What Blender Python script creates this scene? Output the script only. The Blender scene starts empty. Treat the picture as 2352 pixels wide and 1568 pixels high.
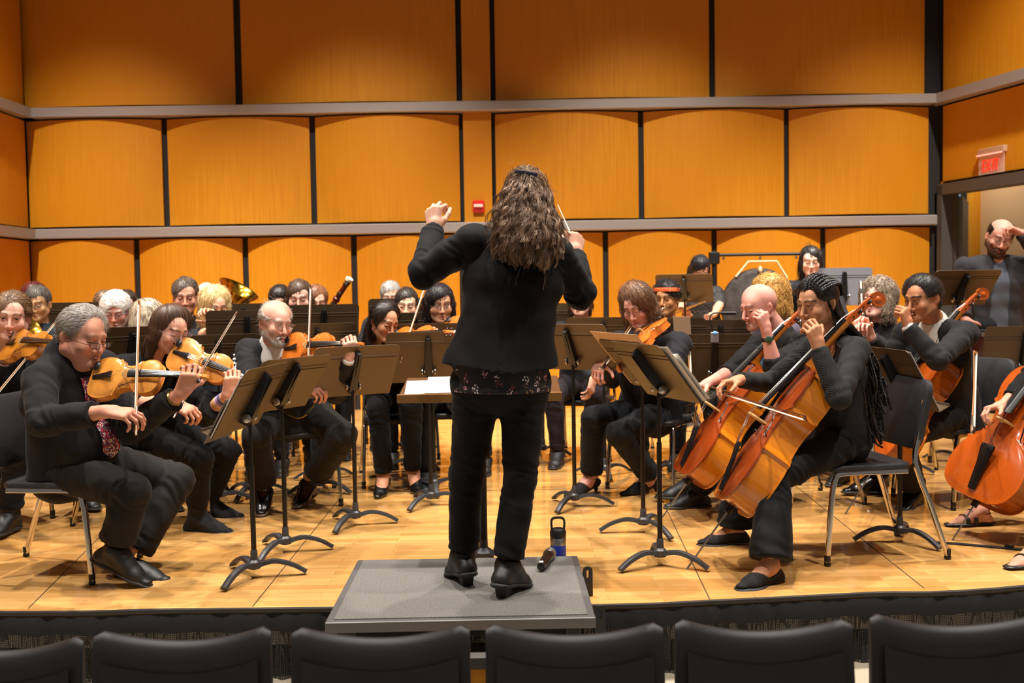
import bpy, math, random
import numpy as np
from mathutils import Vector, Matrix
random.seed(7); RNG = np.random.default_rng(7)
SC = bpy.context.scene; COL = SC.collection
PI = math.pi
# ---------------------------------------------------------------- camera and measuring
FPX, CX, CY, HC = 2287.0, 1176.0, 784.0, 1.30
PITCH = math.atan(112/FPX); ROLL = 0.016
_f = Vector((0, math.cos(PITCH), -math.sin(PITCH)))
_u0 = Vector((0, math.sin(PITCH), math.cos(PITCH))); _x0 = Vector((1, 0, 0))
_r = _x0*math.cos(ROLL) - _u0*math.sin(ROLL)
_u = _x0*math.sin(ROLL) + _u0*math.cos(ROLL)
CAM = Vector((0, 0, HC))
def ray(px, py): return _f + _r*((px-CX)/FPX) - _u*((py-CY)/FPX)
def P(px, py, d):
    v = ray(px, py); return CAM + v*(d/v.y)
def G(px, py, z=0.0):
    v = ray(px, py); return CAM + v*((z-HC)/v.z)
def make_camera():
    c = bpy.data.cameras.new('camera'); o = bpy.data.objects.new('camera', c); COL.objects.link(o)
    c.lens = FPX/2352*36; c.sensor_width = 36; c.sensor_fit = 'HORIZONTAL'; c.clip_end = 100; c.clip_start = 0.05
    m = Matrix((_r, _u, -_f)).transposed().to_4x4(); m.translation = CAM; o.matrix_world = m
    c.dof.use_dof = True; c.dof.focus_distance = 4.5; c.dof.aperture_fstop = 3.2
    SC.camera = o
# ---------------------------------------------------------------- materials
def lin(c):
    if isinstance(c, str):
        c = c.lstrip('#'); c = [int(c[i:i+2], 16)/255 for i in (0, 2, 4)]
    return tuple((x/12.92 if x <= .04045 else ((x+.055)/1.055)**2.4) for x in c[:3]) + (1,)
_M = {}
class NT:
    def __init__(s, name):
        s.m = bpy.data.materials.new(name); s.m.use_nodes = True
        s.t = s.m.node_tree; s.b = s.t.nodes['Principled BSDF']; s.out = s.t.nodes['Material Output']
    def n(s, typ, **kw):
        k = s.t.nodes.new('ShaderNode'+typ)
        for a, v in kw.items():
            if a.startswith('i_'): k.inputs[a[2:].replace('_', ' ')].default_value = v
            else: setattr(k, a, v)
        return k
    def l(s, a, b): s.t.links.new(a, b)
    def coord(s, scale=(1, 1, 1), kind='Object'):
        t = s.n('TexCoord'); m = s.n('Mapping'); m.inputs['Scale'].default_value = scale
        s.l(t.outputs[kind], m.inputs[0]); return m.outputs[0]
    def noise(s, vec, scale, detail=3, rough=.5):
        k = s.n('TexNoise'); k.inputs['Scale'].default_value = scale; k.inputs['Detail'].default_value = detail
        k.inputs['Roughness'].default_value = rough
        if vec is not None: s.l(vec, k.inputs['Vector'])
        return k.outputs[0]
    def ramp(s, fac, stops):
        k = s.n('ValToRGB'); e = k.color_ramp.elements
        while len(e) < len(stops): e.new(.5)
        for i, (p, c) in enumerate(stops): e[i].position = p; e[i].color = lin(c) if isinstance(c, str) else c
        s.l(fac, k.inputs[0]); return k.outputs[0]
    def mix(s, fac, a, b, mode='MIX'):
        k = s.n('Mix', data_type='RGBA', blend_type=mode)
        for sock, v in ((k.inputs[0], fac), (k.inputs[6], a), (k.inputs[7], b)):
            if isinstance(v, (int, float)): sock.default_value = v
            elif isinstance(v, str): sock.default_value = lin(v)
            elif isinstance(v, tuple): sock.default_value = v
            else: s.l(v, sock)
        return k.outputs[2]
    def bump(s, h, strength=.2, dist=.01):
        k = s.n('Bump'); k.inputs['Strength'].default_value = strength; k.inputs['Distance'].default_value = dist
        s.l(h, k.inputs['Height']); s.l(k.outputs[0], s.b.inputs['Normal'])
    def set(s, **kw):
        for a, v in kw.items():
            i = s.b.inputs[a.replace('_', ' ')]
            if isinstance(v, (int, float, tuple)): i.default_value = v
            elif isinstance(v, str): i.default_value = lin(v)
            else: s.l(v, i)
def mat(name, color='#808080', rough=.5, metal=0., noise=0., nscale=40., bump=0., bscale=60., spec=.5, coat=0., stretch=(1, 1, 1), color2=None, sheen=0., emit=None):
    if name in _M: return _M[name]
    t = NT(name); t.set(Base_Color=color, Roughness=float(rough), Metallic=float(metal))
    t.b.inputs['Specular IOR Level'].default_value = spec
    if coat: t.set(Coat_Weight=float(coat), Coat_Roughness=.08)
    if sheen: t.set(Sheen_Weight=float(sheen), Sheen_Roughness=.4)
    if noise or bump: co = t.coord(stretch)
    if noise:
        c = t.mix(t.noise(co, nscale, 4), t.mix(1., color, tuple([1-noise]*3)+(1,), 'MULTIPLY') if color2 is None else color2, color)
        t.set(Base_Color=c)
    if bump: t.bump(t.noise(co, bscale, 3), bump, .004)
    if emit: t.set(Emission_Color=emit[0], Emission_Strength=float(emit[1]))
    _M[name] = t.m; return t.m
# ---------------------------------------------------------------- mesh building
def rotm(ax, a): return Matrix.Rotation(a, 4, ax)
class MB:
    def __init__(s): s.v = []; s.f = []; s.mi = []; s.cur = 0
    def add(s, vs, fs, M=None):
        b = len(s.v)
        s.v.extend([tuple(M @ Vector(v)) for v in vs] if M is not None else [tuple(v) for v in vs])
        s.f.extend([tuple(b+i for i in f) for f in fs]); s.mi.extend([s.cur]*len(fs)); return s
    def box(s, lo, hi, M=None, bev=0.0):
        x0, y0, z0 = lo; x1, y1, z1 = hi
        if bev <= 0:
            return s.add([(x0,y0,z0),(x1,y0,z0),(x1,y1,z0),(x0,y1,z0),(x0,y0,z1),(x1,y0,z1),(x1,y1,z1),(x0,y1,z1)],
              [(0,3,2,1),(4,5,6,7),(0,1,5,4),(1,2,6,5),(2,3,7,6),(3,0,4,7)], M)
        ol = rrect(x0, y0, x1, y1, bev, 3); oi = rrect(x0+bev*.7, y0+bev*.7, x1-bev*.7, y1-bev*.7, bev*.5, 3)
        b2 = bev*.7
        return s.loft([[(x,y,z0) for x,y in oi], [(x,y,z0+b2) for x,y in ol], [(x,y,z1-b2) for x,y in ol], [(x,y,z1) for x,y in oi]], M)
    def loft(s, rings, M=None, caps=True, closed=True):
        n = len(rings[0]); vs = [p for r in rings for p in r]; fs = []
        for k in range(len(rings)-1):
            for i in range(n if closed else n-1):
                j = (i+1) % n; fs.append((k*n+i, k*n+j, (k+1)*n+j, (k+1)*n+i))
        if caps: fs.append(tuple(range(n-1, -1, -1))); fs.append(tuple((len(rings)-1)*n+i for i in range(n)))
        return s.add(vs, fs, M)
    def prism(s, outline, z0, z1, M=None):
        return s.loft([[(x, y, z0) for x, y in outline], [(x, y, z1) for x, y in outline]], M)
    def sweep(s, path, sec, M=None, scale=None, up=None):
        """sec: 2D outline; path: points; frames by parallel transport"""
        pts = [Vector(p) for p in path]; rings = []
        t0 = (pts[1]-pts[0]).normalized()
        u = Vector(up) if up is not None else (Vector((0,0,1)) if abs(t0.z) < .9 else Vector((0,1,0)))
        for i, p in enumerate(pts):
            t = ((pts[min(i+1,len(pts)-1)]-p).normalized() + (p-pts[max(i-1,0)]).normalized())
            t = t.normalized() if t.length > 1e-9 else t0
            u = (u - t*u.dot(t)).normalized(); w = t.cross(u)
            k = scale[i] if scale else 1.0
            rings.append([p + w*(a*k) + u*(b*k) for a, b in sec])
        return s.loft(rings, M)
    def tube(s, path, r, n=8, M=None, scale=None):
        return s.sweep(path, circ(r, n), M, scale)
    def lathe(s, prof, n=20, M=None, caps=True):
        return s.loft([[(r*math.cos(2*PI*i/n), r*math.sin(2*PI*i/n), z) for i in range(n)] for r, z in prof], M, caps)
    def ell(s, c, r, n=14, M=None):
        pr = [(max(math.sin(PI*k/n), 1e-3), -math.cos(PI*k/n)) for k in range(n+1)]
        vs = [[(c[0]+r[0]*a*math.cos(2*PI*i/n), c[1]+r[1]*a*math.sin(2*PI*i/n), c[2]+r[2]*z) for i in range(n)] for a, z in pr]
        return s.loft(vs, M)
    def build(s, name, m, parent=None, smooth=True, M=None, ang=40):
        me = bpy.data.meshes.new(name); me.from_pydata(s.v, [], s.f); me.update()
        ms = m if isinstance(m, (list, tuple)) else [m]
        for x in ms: me.materials.append(x)
        if len(ms) > 1: me.polygons.foreach_set('material_index', s.mi)
        o = bpy.data.objects.new(name, me); COL.objects.link(o)
        if smooth:
            me.polygons.foreach_set('use_smooth', [True]*len(me.polygons))
            try: me.set_sharp_from_angle(angle=math.radians(ang))
            except Exception: pass
        if parent is not None: o.parent = parent
        if M is not None: o.matrix_world = M if parent is None else o.matrix_world; o.matrix_local = M
        return o
def circ(r, n=8, ph=0.): return [(r*math.cos(2*PI*i/n+ph), r*math.sin(2*PI*i/n+ph)) for i in range(n)]
def rrect(x0, y0, x1, y1, r, n=4):
    o = []
    for cx, cy, a in ((x1-r,y0+r,-90),(x1-r,y1-r,0),(x0+r,y1-r,90),(x0+r,y0+r,180)):
        for k in range(n+1):
            t = math.radians(a+90*k/n); o.append((cx+r*math.cos(t), cy+r*math.sin(t)))
    return o
def spline(pts, n=8, closed=False):
    """catmull-rom through points"""
    pts = [Vector(p) for p in pts]; out = []; L = len(pts)
    for i in range(L if closed else L-1):
        g = (lambda k: pts[k % L]) if closed else (lambda k: pts[min(max(k, 0), L-1)])
        p0, p1, p2, p3 = g(i-1), g(i), g(i+1), g(i+2)
        for k in range(n):
            t = k/n
            out.append(.5*((2*p1)+(p2-p0)*t+(2*p0-5*p1+4*p2-p3)*t*t+(3*p1-p0-3*p2+p3)*t**3))
    if not closed: out.append(pts[-1])
    return out
def frame(o, y, z):
    """matrix with local y along y, local z near z"""
    y = Vector(y).normalized(); z = Vector(z); z = (z-y*z.dot(y)).normalized(); x = y.cross(z)
    m = Matrix((x, y, z)).transposed().to_4x4(); m.translation = Vector(o); return m
def yawm(loc, a):
    """local -y faces the camera at a=0; a=+90deg faces +x"""
    m = Matrix.Rotation(a, 4, 'Z'); m.translation = Vector(loc); return m
def empty(name, M=None):
    o = bpy.data.objects.new(name, None); COL.objects.link(o); o.empty_display_size = .05
    if M is not None: o.matrix_world = M
    return o
def tag(o, label, cat, group=None):
    o['label'] = label; o['category'] = cat
    if group: o['group'] = group
    return o
def struct(o): o['kind'] = 'structure'; return o
def kids(o): return [c for c in bpy.data.objects if c.parent == o]
_KIDS = {}
def dup(root, M, label=None, group=None, mats=None):
    if root.name not in _KIDS: _KIDS[root.name] = [(c, kids(c)) for c in kids(root)]
    r = root.copy(); COL.objects.link(r); r.matrix_world = M
    if label: r['label'] = label
    if group: r['group'] = group
    for c, gs in _KIDS[root.name]:
        k = c.copy(); COL.objects.link(k); k.parent = r
        for g in gs:
            h = g.copy(); COL.objects.link(h); h.parent = k
    return r
# ================================================================ the room
DW = 11.25
def veneer():
    t = NT('orange veneer'); co = t.coord((9, 9, .35))
    n1 = t.noise(co, 5, 6, .6); c = t.ramp(n1, [(.3, '#be7a16'), (.7, '#ce8a1f')])
    co2 = t.coord((.5, .5, .5)); n2 = t.noise(co2, 1.3, 2)
    c = t.mix(t.ramp(n2, [(.4, '#000000'), (.7, '#ffffff')]), c, '#c27c14')
    t.set(Base_Color=c, Roughness=.42); t.b.inputs['Specular IOR Level'].default_value = .3
    return t.m
def maple():
    t = NT('maple strip floor'); co = t.coord((1, 1, 1))
    b = t.n('TexBrick'); t.l(co, b.inputs[0]); b.offset = .37; b.offset_frequency = 2
    b.inputs['Scale'].default_value = 1; b.inputs['Brick Width'].default_value = .62; b.inputs['Row Height'].default_value = .056
    b.inputs['Mortar Size'].default_value = .0009; b.inputs['Mortar Smooth'].default_value = .5; b.inputs['Bias'].default_value = 0
    b.inputs['Color1'].default_value = lin('#d9a866'); b.inputs['Color2'].default_value = lin('#bf8a4a'); b.inputs['Mortar'].default_value = lin('#8a5a26')
    g = t.noise(t.coord((1.2, 22, 1)), 6, 5, .6)
    c = t.mix(t.ramp(g, [(.35, '#000000'), (.75, '#777777')]), b.outputs[0], '#a2682c')
    w = t.noise(t.coord((.8, 3, 1)), 1.6, 3)
    c = t.mix(t.ramp(w, [(.42, '#000000'), (.62, '#555555')]), c, '#e2b474')
    r = t.ramp(t.noise(t.coord((1, 1, 1)), 5, 4), [(.3, '#3c3c3c'), (.7, '#5a5a5a')])
    t.set(Base_Color=c, Roughness=r); t.bump(b.outputs[1], .05, .002); t.b.inputs['Specular IOR Level'].default_value = .5
    return t.m
def carpet(name, a, b, sc=220):
    t = NT(name); n = t.noise(t.coord(), sc, 4, .8)
    t.set(Base_Color=t.ramp(n, [(.35, a), (.65, b)]), Roughness=.95); t.bump(n, .5, .004); return t.m
M_VEN = veneer(); M_MAPLE = maple()
M_GAP = mat('black wall gap', '#16120f', .8)
M_TRIM = mat('grey satin metal trim', '#a29a96', .45, .35)
M_DGREY = mat('dark grey painted steel', '#4c4844', .5)
M_SKIRT = mat('black pleated fabric', '#191a1d', .9, bump=.4, bscale=160)
M_BLK = mat('black plastic', '#101010', .45)
M_CHROME = mat('chrome', '#c9c2b8', .12, 1.)
M_STEEL = mat('brushed steel', '#b4b2ae', .3, 1.)

Z1 = P(1176, 522, DW).z; Z2 = P(1176, 247, DW).z; ZT = 5.6; TH = .055
XL = P(62, 400, DW).x; XR = P(2135, 400, DW).x
def px_x(px, py): return P(px, py, DW).x
wall = struct(MB().box((XL-.2, DW+.02, -.05), (XR+.2, DW+.15, ZT)).build('wall_back', M_GAP))
def panel(parent, A, B, z0, z1, bulge, name='wall_panel', n=16, th=.05):
    """bowed veneer panel from A to B (2D), bulging to the left of A->B seen from above is away; towards the room"""
    A = Vector((A[0], A[1])); B = Vector((B[0], B[1])); d = (B-A); L = d.length; d.normalize(); nrm = Vector((d.y, -d.x))
    f, k = [], []
    for i in range(n+1):
        s = i/n; off = bulge*(1-(2*s-1)**2)
        f.append((A.x+d.x*L*s+nrm.x*(off+.012), A.y+d.y*L*s+nrm.y*(off+.012)))
    out = f + [(B.x-nrm.x*th, B.y-nrm.y*th), (A.x-nrm.x*th, A.y-nrm.y*th)]
    return MB().prism(out, z0, z1).build(name, M_VEN, parent)
g = .028
def row(seams, py, z0, z1, bulge):
    for a, b in seams:
        panel(wall, (px_x(a, py), DW), (px_x(b, py), DW), z0, z1, bulge)
row([(75, 310), (324, 559), (573, 808), (822, 1056), (1141, 1385), (1398, 1634), (1647, 1883), (1896, 2133)], 650, 0, Z1-TH-.02, .11)
row([(66, 374), (388, 713), (727, 1056), (1139, 1466), (1479, 1800), (1812, 2131)], 400, Z1+TH+.025, Z2-TH-.02, .10)
row([(49, 538), (555, 1047), (1137, 1628), (1642, 2122)], 120, Z2+TH+.02, ZT, .10)
MB().box((px_x(1066, 400), DW-.06, 0), (px_x(1130, 400), DW+.02, ZT)).build('wall_pilaster', M_VEN, wall)
# side walls
CR = G(2135, 241, Z2); CR.y = DW; CR.z = 0; DR = (G(2352, 179, Z2)-G(2130, 241, Z2)); DR.z = 0; DR.normalize()
CL = P(60, 265, DW); CL.z = 0; DL = (G(0, 246, Z2)-G(56, 265, Z2)); DL.z = 0; DL.normalize()
def on_wall(C, D, px, py):
    """point where the pixel's ray meets the side wall"""
    v = ray(px, py); n = Vector((D.y, -D.x, 0)); return CAM + v*((C-CAM).dot(n)/v.dot(n))
def wall_s(C, D, px, py): q = on_wall(C, D, px, py)-C; q.z = 0; return q.dot(D)
nR = Vector((D0 := DR).yxz) ; nR = Vector((-DR.y, DR.x, 0)); nR = nR if nR.x > 0 else -nR      # outward of the right wall
nL = Vector((DL.y, -DL.x, 0)); nL = nL if nL.x < 0 else -nL
sd0 = wall_s(CR, DR, 2163, 560); sd1 = sd0+1.95; zd = on_wall(CR, DR, 2200, 428).z+.03; LS = 8.0
def q2(C, D, s, n=None, o=0.): v = C+D*s+(n*o if n else Vector()); return (v.x, v.y)
wr = struct(empty('wall_right'))
def wseg(name, C, D, n, s0, s1, z0, z1, th, m, parent, off=0.):
    o = [q2(C, D, s0, n, off), q2(C, D, s1, n, off), q2(C, D, s1, n, off+th), q2(C, D, s0, n, off+th)]
    a = sum(o[i][0]*o[(i+1) % 4][1]-o[(i+1) % 4][0]*o[i][1] for i in range(4))
    return MB().prism(o if a > 0 else o[::-1], z0, z1).build(name, m, parent, smooth=False)
wseg('wall_backing', CR, DR, nR, -.1, sd0, -.02, ZT, .12, M_GAP, wr, .03)
wseg('wall_backing', CR, DR, nR, sd0, sd1, zd, ZT, .12, M_GAP, wr, .03)
wseg('wall_backing', CR, DR, nR, sd1, LS, -.02, ZT, .12, M_GAP, wr, .03)
wseg('wall_panel', CR, DR, nR, .07, LS, Z2+TH+.02, ZT, .03, M_VEN, wr)
wseg('wall_panel', CR, DR, nR, .07, LS, zd+.05, Z2-TH-.02, .03, M_VEN, wr)
wseg('wall_panel', CR, DR, nR, .07, sd0-.02, Z1+TH+.02, zd+.05, .03, M_VEN, wr)
wseg('wall_panel', CR, DR, nR, .02, sd0-.02, 0, Z1-TH-.02, .03, M_VEN, wr)
wseg('wall_panel', CR, DR, nR, sd1+.02, LS, 0, zd+.05, .03, M_VEN, wr)
wl = struct(empty('wall_left'))
wseg('wall_backing', CL, DL, nL, -.1, LS, -.02, ZT, .12, M_GAP, wl, .04)
for z0, z1 in ((0, Z1-TH-.02), (Z1+TH+.025, Z2-TH-.02), (Z2+TH+.02, ZT)):
    a = CL+DL*.07; b = CL+DL*1.6; c = CL+DL*1.68; e = CL+DL*LS
    panel(wl, (b.x, b.y), (a.x, a.y), z0, z1, .03); panel(wl, (e.x, e.y), (c.x, c.y), z0, z1, .03)
# trims
k = 0
for zz in (Z1, Z2):
    k += 1
    struct(MB().box((XL, DW-.15, zz-TH), (XR+.03, DW+.02, zz+TH), None, .012).build('trim_%d' % k, M_TRIM))
struct(wseg('trim_3', CR, DR, -nR, -.03, LS, Z2-TH, Z2+TH, .13, M_TRIM, None))
struct(wseg('trim_4', CR, DR, -nR, -.03, sd0-.03, Z1-TH, Z1+TH, .13, M_TRIM, None))
struct(wseg('trim_5', CL, DL, -nL, -.03, LS, Z1-TH, Z1+TH, .13, M_TRIM, None))
struct(wseg('trim_6', CL, DL, -nL, -.03, LS, Z2-TH, Z2+TH, .13, M_TRIM, None))
# doorway in the right wall
dr = struct(empty('door_1'))
wseg('door_frame', CR, DR, -nR, sd0-.02, sd0+.10, 0, zd, .05, M_DGREY, dr, -.14)
wseg('door_frame', CR, DR, -nR, sd1-.10, sd1+.02, 0, zd, .05, M_DGREY, dr, -.14)
wseg('door_frame', CR, DR, -nR, sd0-.02, sd1+.02, zd-.10, zd+.02, .19, M_DGREY, dr, -.14)
wseg('door_frame', CR, DR, -nR, sd0-.02, sd0+.06, 0, zd, .19, M_DGREY, dr, -.14)
M_LEAF = mat('slate grey door leaf', '#4d5356', .5); M_HALL = mat('beige corridor wall', '#b08a5e', .7, noise=.12, nscale=20, stretch=(6, 6, .5))
M_HALLB = mat('pale blue corridor trim', '#8fa9bf', .6)
lp = CR+DR*(sd0+.10)+nR*.16
ld = Vector((.475, .88, 0)).normalized()
MB().box((0, -.025, .01), (.88, .025, zd-.12)).build('door_leaf', M_LEAF, dr, M=Matrix.Translation(lp) @ Matrix.Rotation(math.atan2(ld.y, ld.x), 4, 'Z'))
hall = struct(empty('wall_corridor'))
wseg('corridor_wall', CR, DR, nR, -3.4, 4.5, -.02, 3.2, .1, M_HALL, hall, 1.55)
wseg('corridor_trim', CR, DR, nR, -3.4, 4.5, 2.62, 2.85, .06, M_HALLB, hall, 1.49)
hs = [wall_s(CR+nR*1.47, DR, x_, 500) for x_ in (2203, 2211, 2227, 2240)]
wseg('corridor_post', CR, DR, nR, hs[0], hs[1], 0, 2.62, .10, M_HALLB, hall, 1.44)
wseg('corridor_post', CR, DR, nR, hs[1], hs[2], 0, 2.62, .10, M_GAP, hall, 1.44)
wseg('corridor_post', CR, DR, nR, hs[2], hs[3], 0, 2.62, .12, M_VEN, hall, 1.43)
struct(wseg('floor_corridor', CR, DR, nR, -3.4, 4.5, -.1, 0.0, 1.6, M_DGREY, None, .05))
_l = bpy.data.lights.new('corridor_lamp', 'AREA'); _l.energy = 30; _l.size = .8; _l.color = (1, .95, .88); _o = bpy.data.objects.new('corridor_lamp', _l); COL.objects.link(_o); _o.location = CR-DR*.7+nR*.85+Vector((0, 0, 3.1))
struct(wseg('ceiling_corridor', CR, DR, nR, -3.4, 4.5, 3.15, 3.2, 1.6, M_HALL, None, .1))
# exit sign above the door: acrylic blade with red letters
ex = tag(empty('exit_sign'), 'red EXIT sign on a clear plate above the doorway', 'sign')
p0 = on_wall(CR, DR, 2283, 372)-nR*.03; exm = Matrix((DR, -nR, Vector((0, 0, 1)))).transposed().to_4x4()
exm = Matrix((-DR if False else DR, nR, Vector((0, 0, 1)))).transposed().to_4x4(); exm.translation = p0
ex.matrix_world = exm
t = NT('clear acrylic'); t.set(Base_Color=(1, .9, .88, 1), Roughness=.1, Transmission_Weight=.0, Alpha=.22); M_ACR = t.m
M_RED = mat('lit red letters', '#ff3020', .5, emit=('#ff2a1c', 1.2))
MB().box((-.19, -.02, .085), (.19, .03, .15), None, .006).build('housing', mat('pale brushed housing', '#c9a890', .4, .4), ex)
MB().box((-.185, -.036, .075), (.185, -.03, .087)).build('lamp_strip', mat('pink lit strip', '#ffc0b0', .4, emit=('#ffb0a0', .8)), ex)
MB().box((-.18, -.004, -.12), (.18, .004, .085)).build('clear_plate', M_ACR, ex)
def letters(s):
    mb = MB(); w, h, st = .052, .115, .015; x = -.125
    def bar(a, b):
        a = Vector((a[0], 0, a[1])); b = Vector((b[0], 0, b[1])); d = (b-a).normalized(); n = Vector((-d.z, 0, d.x))*st/2
        mb.add([tuple(a-n+Vector((0,-.009,0))), tuple(b-n+Vector((0,-.009,0))), tuple(b+n+Vector((0,-.009,0))), tuple(a+n+Vector((0,-.009,0))),
                tuple(a-n+Vector((0,-.005,0))), tuple(b-n+Vector((0,-.005,0))), tuple(b+n+Vector((0,-.005,0))), tuple(a+n+Vector((0,-.005,0)))],
               [(0,1,2,3),(7,6,5,4),(0,4,5,1),(1,5,6,2),(2,6,7,3),(3,7,4,0)])
    z0 = -.085; z1 = z0+h
    for ch in s:
        if ch == 'E':
            bar((x+st/2, z0), (x+st/2, z1))
            for z in (z0+st/2, (z0+z1)/2, z1-st/2): bar((x, z), (x+w, z))
        if ch == 'X': bar((x, z0), (x+w, z1)); bar((x+w, z0), (x, z1))
        if ch == 'I': bar((x+w/2, z0), (x+w/2, z1))
        if ch == 'T': bar((x+w/2, z0), (x+w/2, z1)); bar((x-.004, z1-st/2), (x+w+.004, z1-st/2))
        x += w+.014 if ch != 'I' else w-.006
    return mb
letters('EXIT').build('lettering', M_RED, ex, smooth=False)
# light switch plate
sw = on_wall(CR, DR, 2139, 598)
sm = Matrix((DR, nR, Vector((0, 0, 1)))).transposed().to_4x4(); sm.translation = sw-nR*.004
s_ = tag(empty('light_switch', sm), 'pale switch plate on the wood panel beside the doorway', 'switch')
MB().box((-.035, -.012, -.06), (.035, .003, .06), None, .004).build('plate', mat('ivory plastic', '#d8d2c4', .5), s_)
MB().box((-.012, -.018, -.022), (.012, -.011, .022), None, .003).build('toggle', mat('ivory plastic', '#d8d2c4', .5), s_)
# fire alarm strobe on the pilaster
fa = tag(empty('fire_alarm', Matrix.Translation(P(1099, 474, DW-.07))), 'red fire alarm strobe on the narrow wood pilaster', 'alarm')
M_ALR = mat('red alarm plastic', '#d8241c', .4)
MB().box((-.065, -.03, -.068), (.065, .0, .068), None, .012).build('housing', M_ALR, fa)
MB().box((-.052, -.05, -.012), (.052, -.028, .022), None, .008).build('strobe_lens', mat('pale strobe lens', '#e8d8c8', .15, spec=.8), fa)
MB().box((-.05, -.034, -.05), (.05, -.028, -.03)).build('speaker_slot', mat('dark red slot', '#8c120e', .5), fa)
# ---------------------------------------------------------------- stage
E = [(-60, 1402), (375, 1396.5), (750, 1393), (1390, 1386), (1620, 1377), (1980, 1359), (2420, 1336)]
edge = [G(*e) for e in E]
edge = [Vector((edge[0].x-3.2, edge[0].y+.25, 0))]+edge+[Vector((edge[-1].x+3.2, edge[-1].y+.9, 0))]
edge = [Vector((p.x, p.y, 0)) for p in spline(edge, 6)]
out = [(p.x, p.y) for p in edge] + [(8.2, DW+.05), (-8.2, DW+.05)]
floor = struct(MB().prism(out, -.035, 0).build('floor', M_MAPLE))
M_SEAM = mat('dark platform seam', '#4a3218', .7)
def seam(a, b, w=.005):
    a = Vector((a.x, a.y, 0)); b = Vector((b.x, b.y, 0)); d = (b-a).normalized(); n = Vector((-d.y, d.x, 0))*w/2
    return [(a-n), (b-n), (b+n), (a+n)]
sb = MB()
for (x0, y0), (x1, y1) in (((65, 1397), (222, 1240)), ((580, 1393), (800, 1120)), ((1630, 1376), (1512, 1130)), ((2123, 1351), (1905, 1178))):
    a = G(x0, y0); b = G(x1, y1); b = a+(b-a)*((6.6-a.y)/(b.y-a.y)); q = seam(a, b)
    sb.add([(v.x, v.y, .0012) for v in q], [(0, 1, 2, 3)])
qa = G(690, 1133); qb = G(1420, 1121); q = seam(qa-(qb-qa)*3, qb+(qb-qa)*3, .012)
sb.build('platform_seams', M_SEAM, floor, smooth=False)
MB().add([(v.x, v.y, .0022) for v in q], [(0, 1, 2, 3)]).build('platform_joint_strip', mat('worn aluminium strip', '#d8c0a0', .3, .8), floor, smooth=False)
ME = mat('stage edge band', '#2b2723', .7)
def follow(path, sec, name, m, parent=None, smooth=False):
    return MB().sweep(path, sec, up=(0, 0, 1)).build(name, m, parent, smooth)
stage = struct(follow([p+Vector((0, -.008, -.02)) for p in edge], [(-.01, .004), (.012, .004), (.012, .0195), (-.01, .0195)], 'trim_7', ME))
follow([p+Vector((0, .03, -.135)) for p in edge], [(-.012, -.03), (.012, -.03), (.012, .03), (-.012, .03)], 'stage_rail', mat('aluminium stage rail', '#9a9184', .4, .7), stage)
# pleated skirt header and net skirt
def skirt():
    L = [0]
    for i in range(1, len(edge)): L.append(L[-1]+(edge[i]-edge[i-1]).length)
    def at(s):
        for i in range(1, len(edge)):
            if s <= L[i]:
                k = (s-L[i-1])/max(L[i]-L[i-1], 1e-6); d = (edge[i]-edge[i-1]).normalized()
                return edge[i-1].lerp(edge[i], k), Vector((d.y, -d.x, 0))
        return edge[-1], Vector((0, -1, 0))
    hd, net = MB(), MB(); n = int(L[-1]/.012); vs = []; vn = []
    for i in range(n+1):
        s = L[-1]*i/n; p, nn = at(s); fr = (s/.235) % 1.0
        pl = .016+.012*(fr if fr < .85 else (1-fr)/.15*.85)+.003*math.sin(s*60)
        wv = .012+.011*math.sin(2*PI*s/.118)+.004*math.sin(2*PI*s/.05)
        zb = -.098+.004*math.sin(s*23)
        vs.append([p+nn*(pl-.004)+Vector((0,0,-.022)), p+nn*pl+Vector((0,0,-.034)), p+nn*(pl+.006)+Vector((0,0,-.060)), p+nn*pl+Vector((0,0,zb))])
        vn.append([p+nn*(wv*.6)+Vector((0,0,-.08)), p+nn*wv+Vector((0,0,-.18)), p+nn*(wv*1.3)+Vector((0,0,-.40))])
    for mb, V in ((hd, vs), (net, vn)):
        k = len(V[0]); mb.add([tuple(q) for r in V for q in r], [(i*k+j, i*k+j+1, (i+1)*k+j+1, (i+1)*k+j) for i in range(n) for j in range(k-1)])
    return hd, net
hd, net = skirt()
sk = tag(hd.build('stage_skirt', M_SKIRT), 'black pleated fabric skirt along the front edge of the stage', 'stage skirt')
t = NT('black net'); co = t.coord((1, 1, 1)); v = t.n('TexVoronoi', feature='DISTANCE_TO_EDGE'); v.inputs['Scale'].default_value = 130; v.inputs['Randomness'].default_value = .15
t.l(co, v.inputs['Vector']); a = t.ramp(v.outputs[0], [(.10, '#ffffff'), (.2, '#000000')]); t.set(Base_Color='#1c1a19', Roughness=.8, Alpha=a); M_NET = t.m
net.build('net_skirt', M_NET, sk)
struct(follow([p+Vector((0, .45, -.25)) for p in edge], [(-.01, -.3), (.01, -.3), (.01, .2), (-.01, .2)], 'wall_under_stage', mat('black void', '#0b0a0a', .9)))
# auditorium carpet
fl2 = struct(MB().box((-7, .2, -.34), (8, 5.2, -.30)).build('floor_auditorium', carpet('tan loop carpet', '#8f8271', '#b5a893', 160)))
# ceiling
struct(MB().box((-8.5, -.5, 8.6), (8.5, DW+.3, 8.7)).build('ceiling', mat('dark ceiling', '#2e2a28', .9)))
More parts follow.
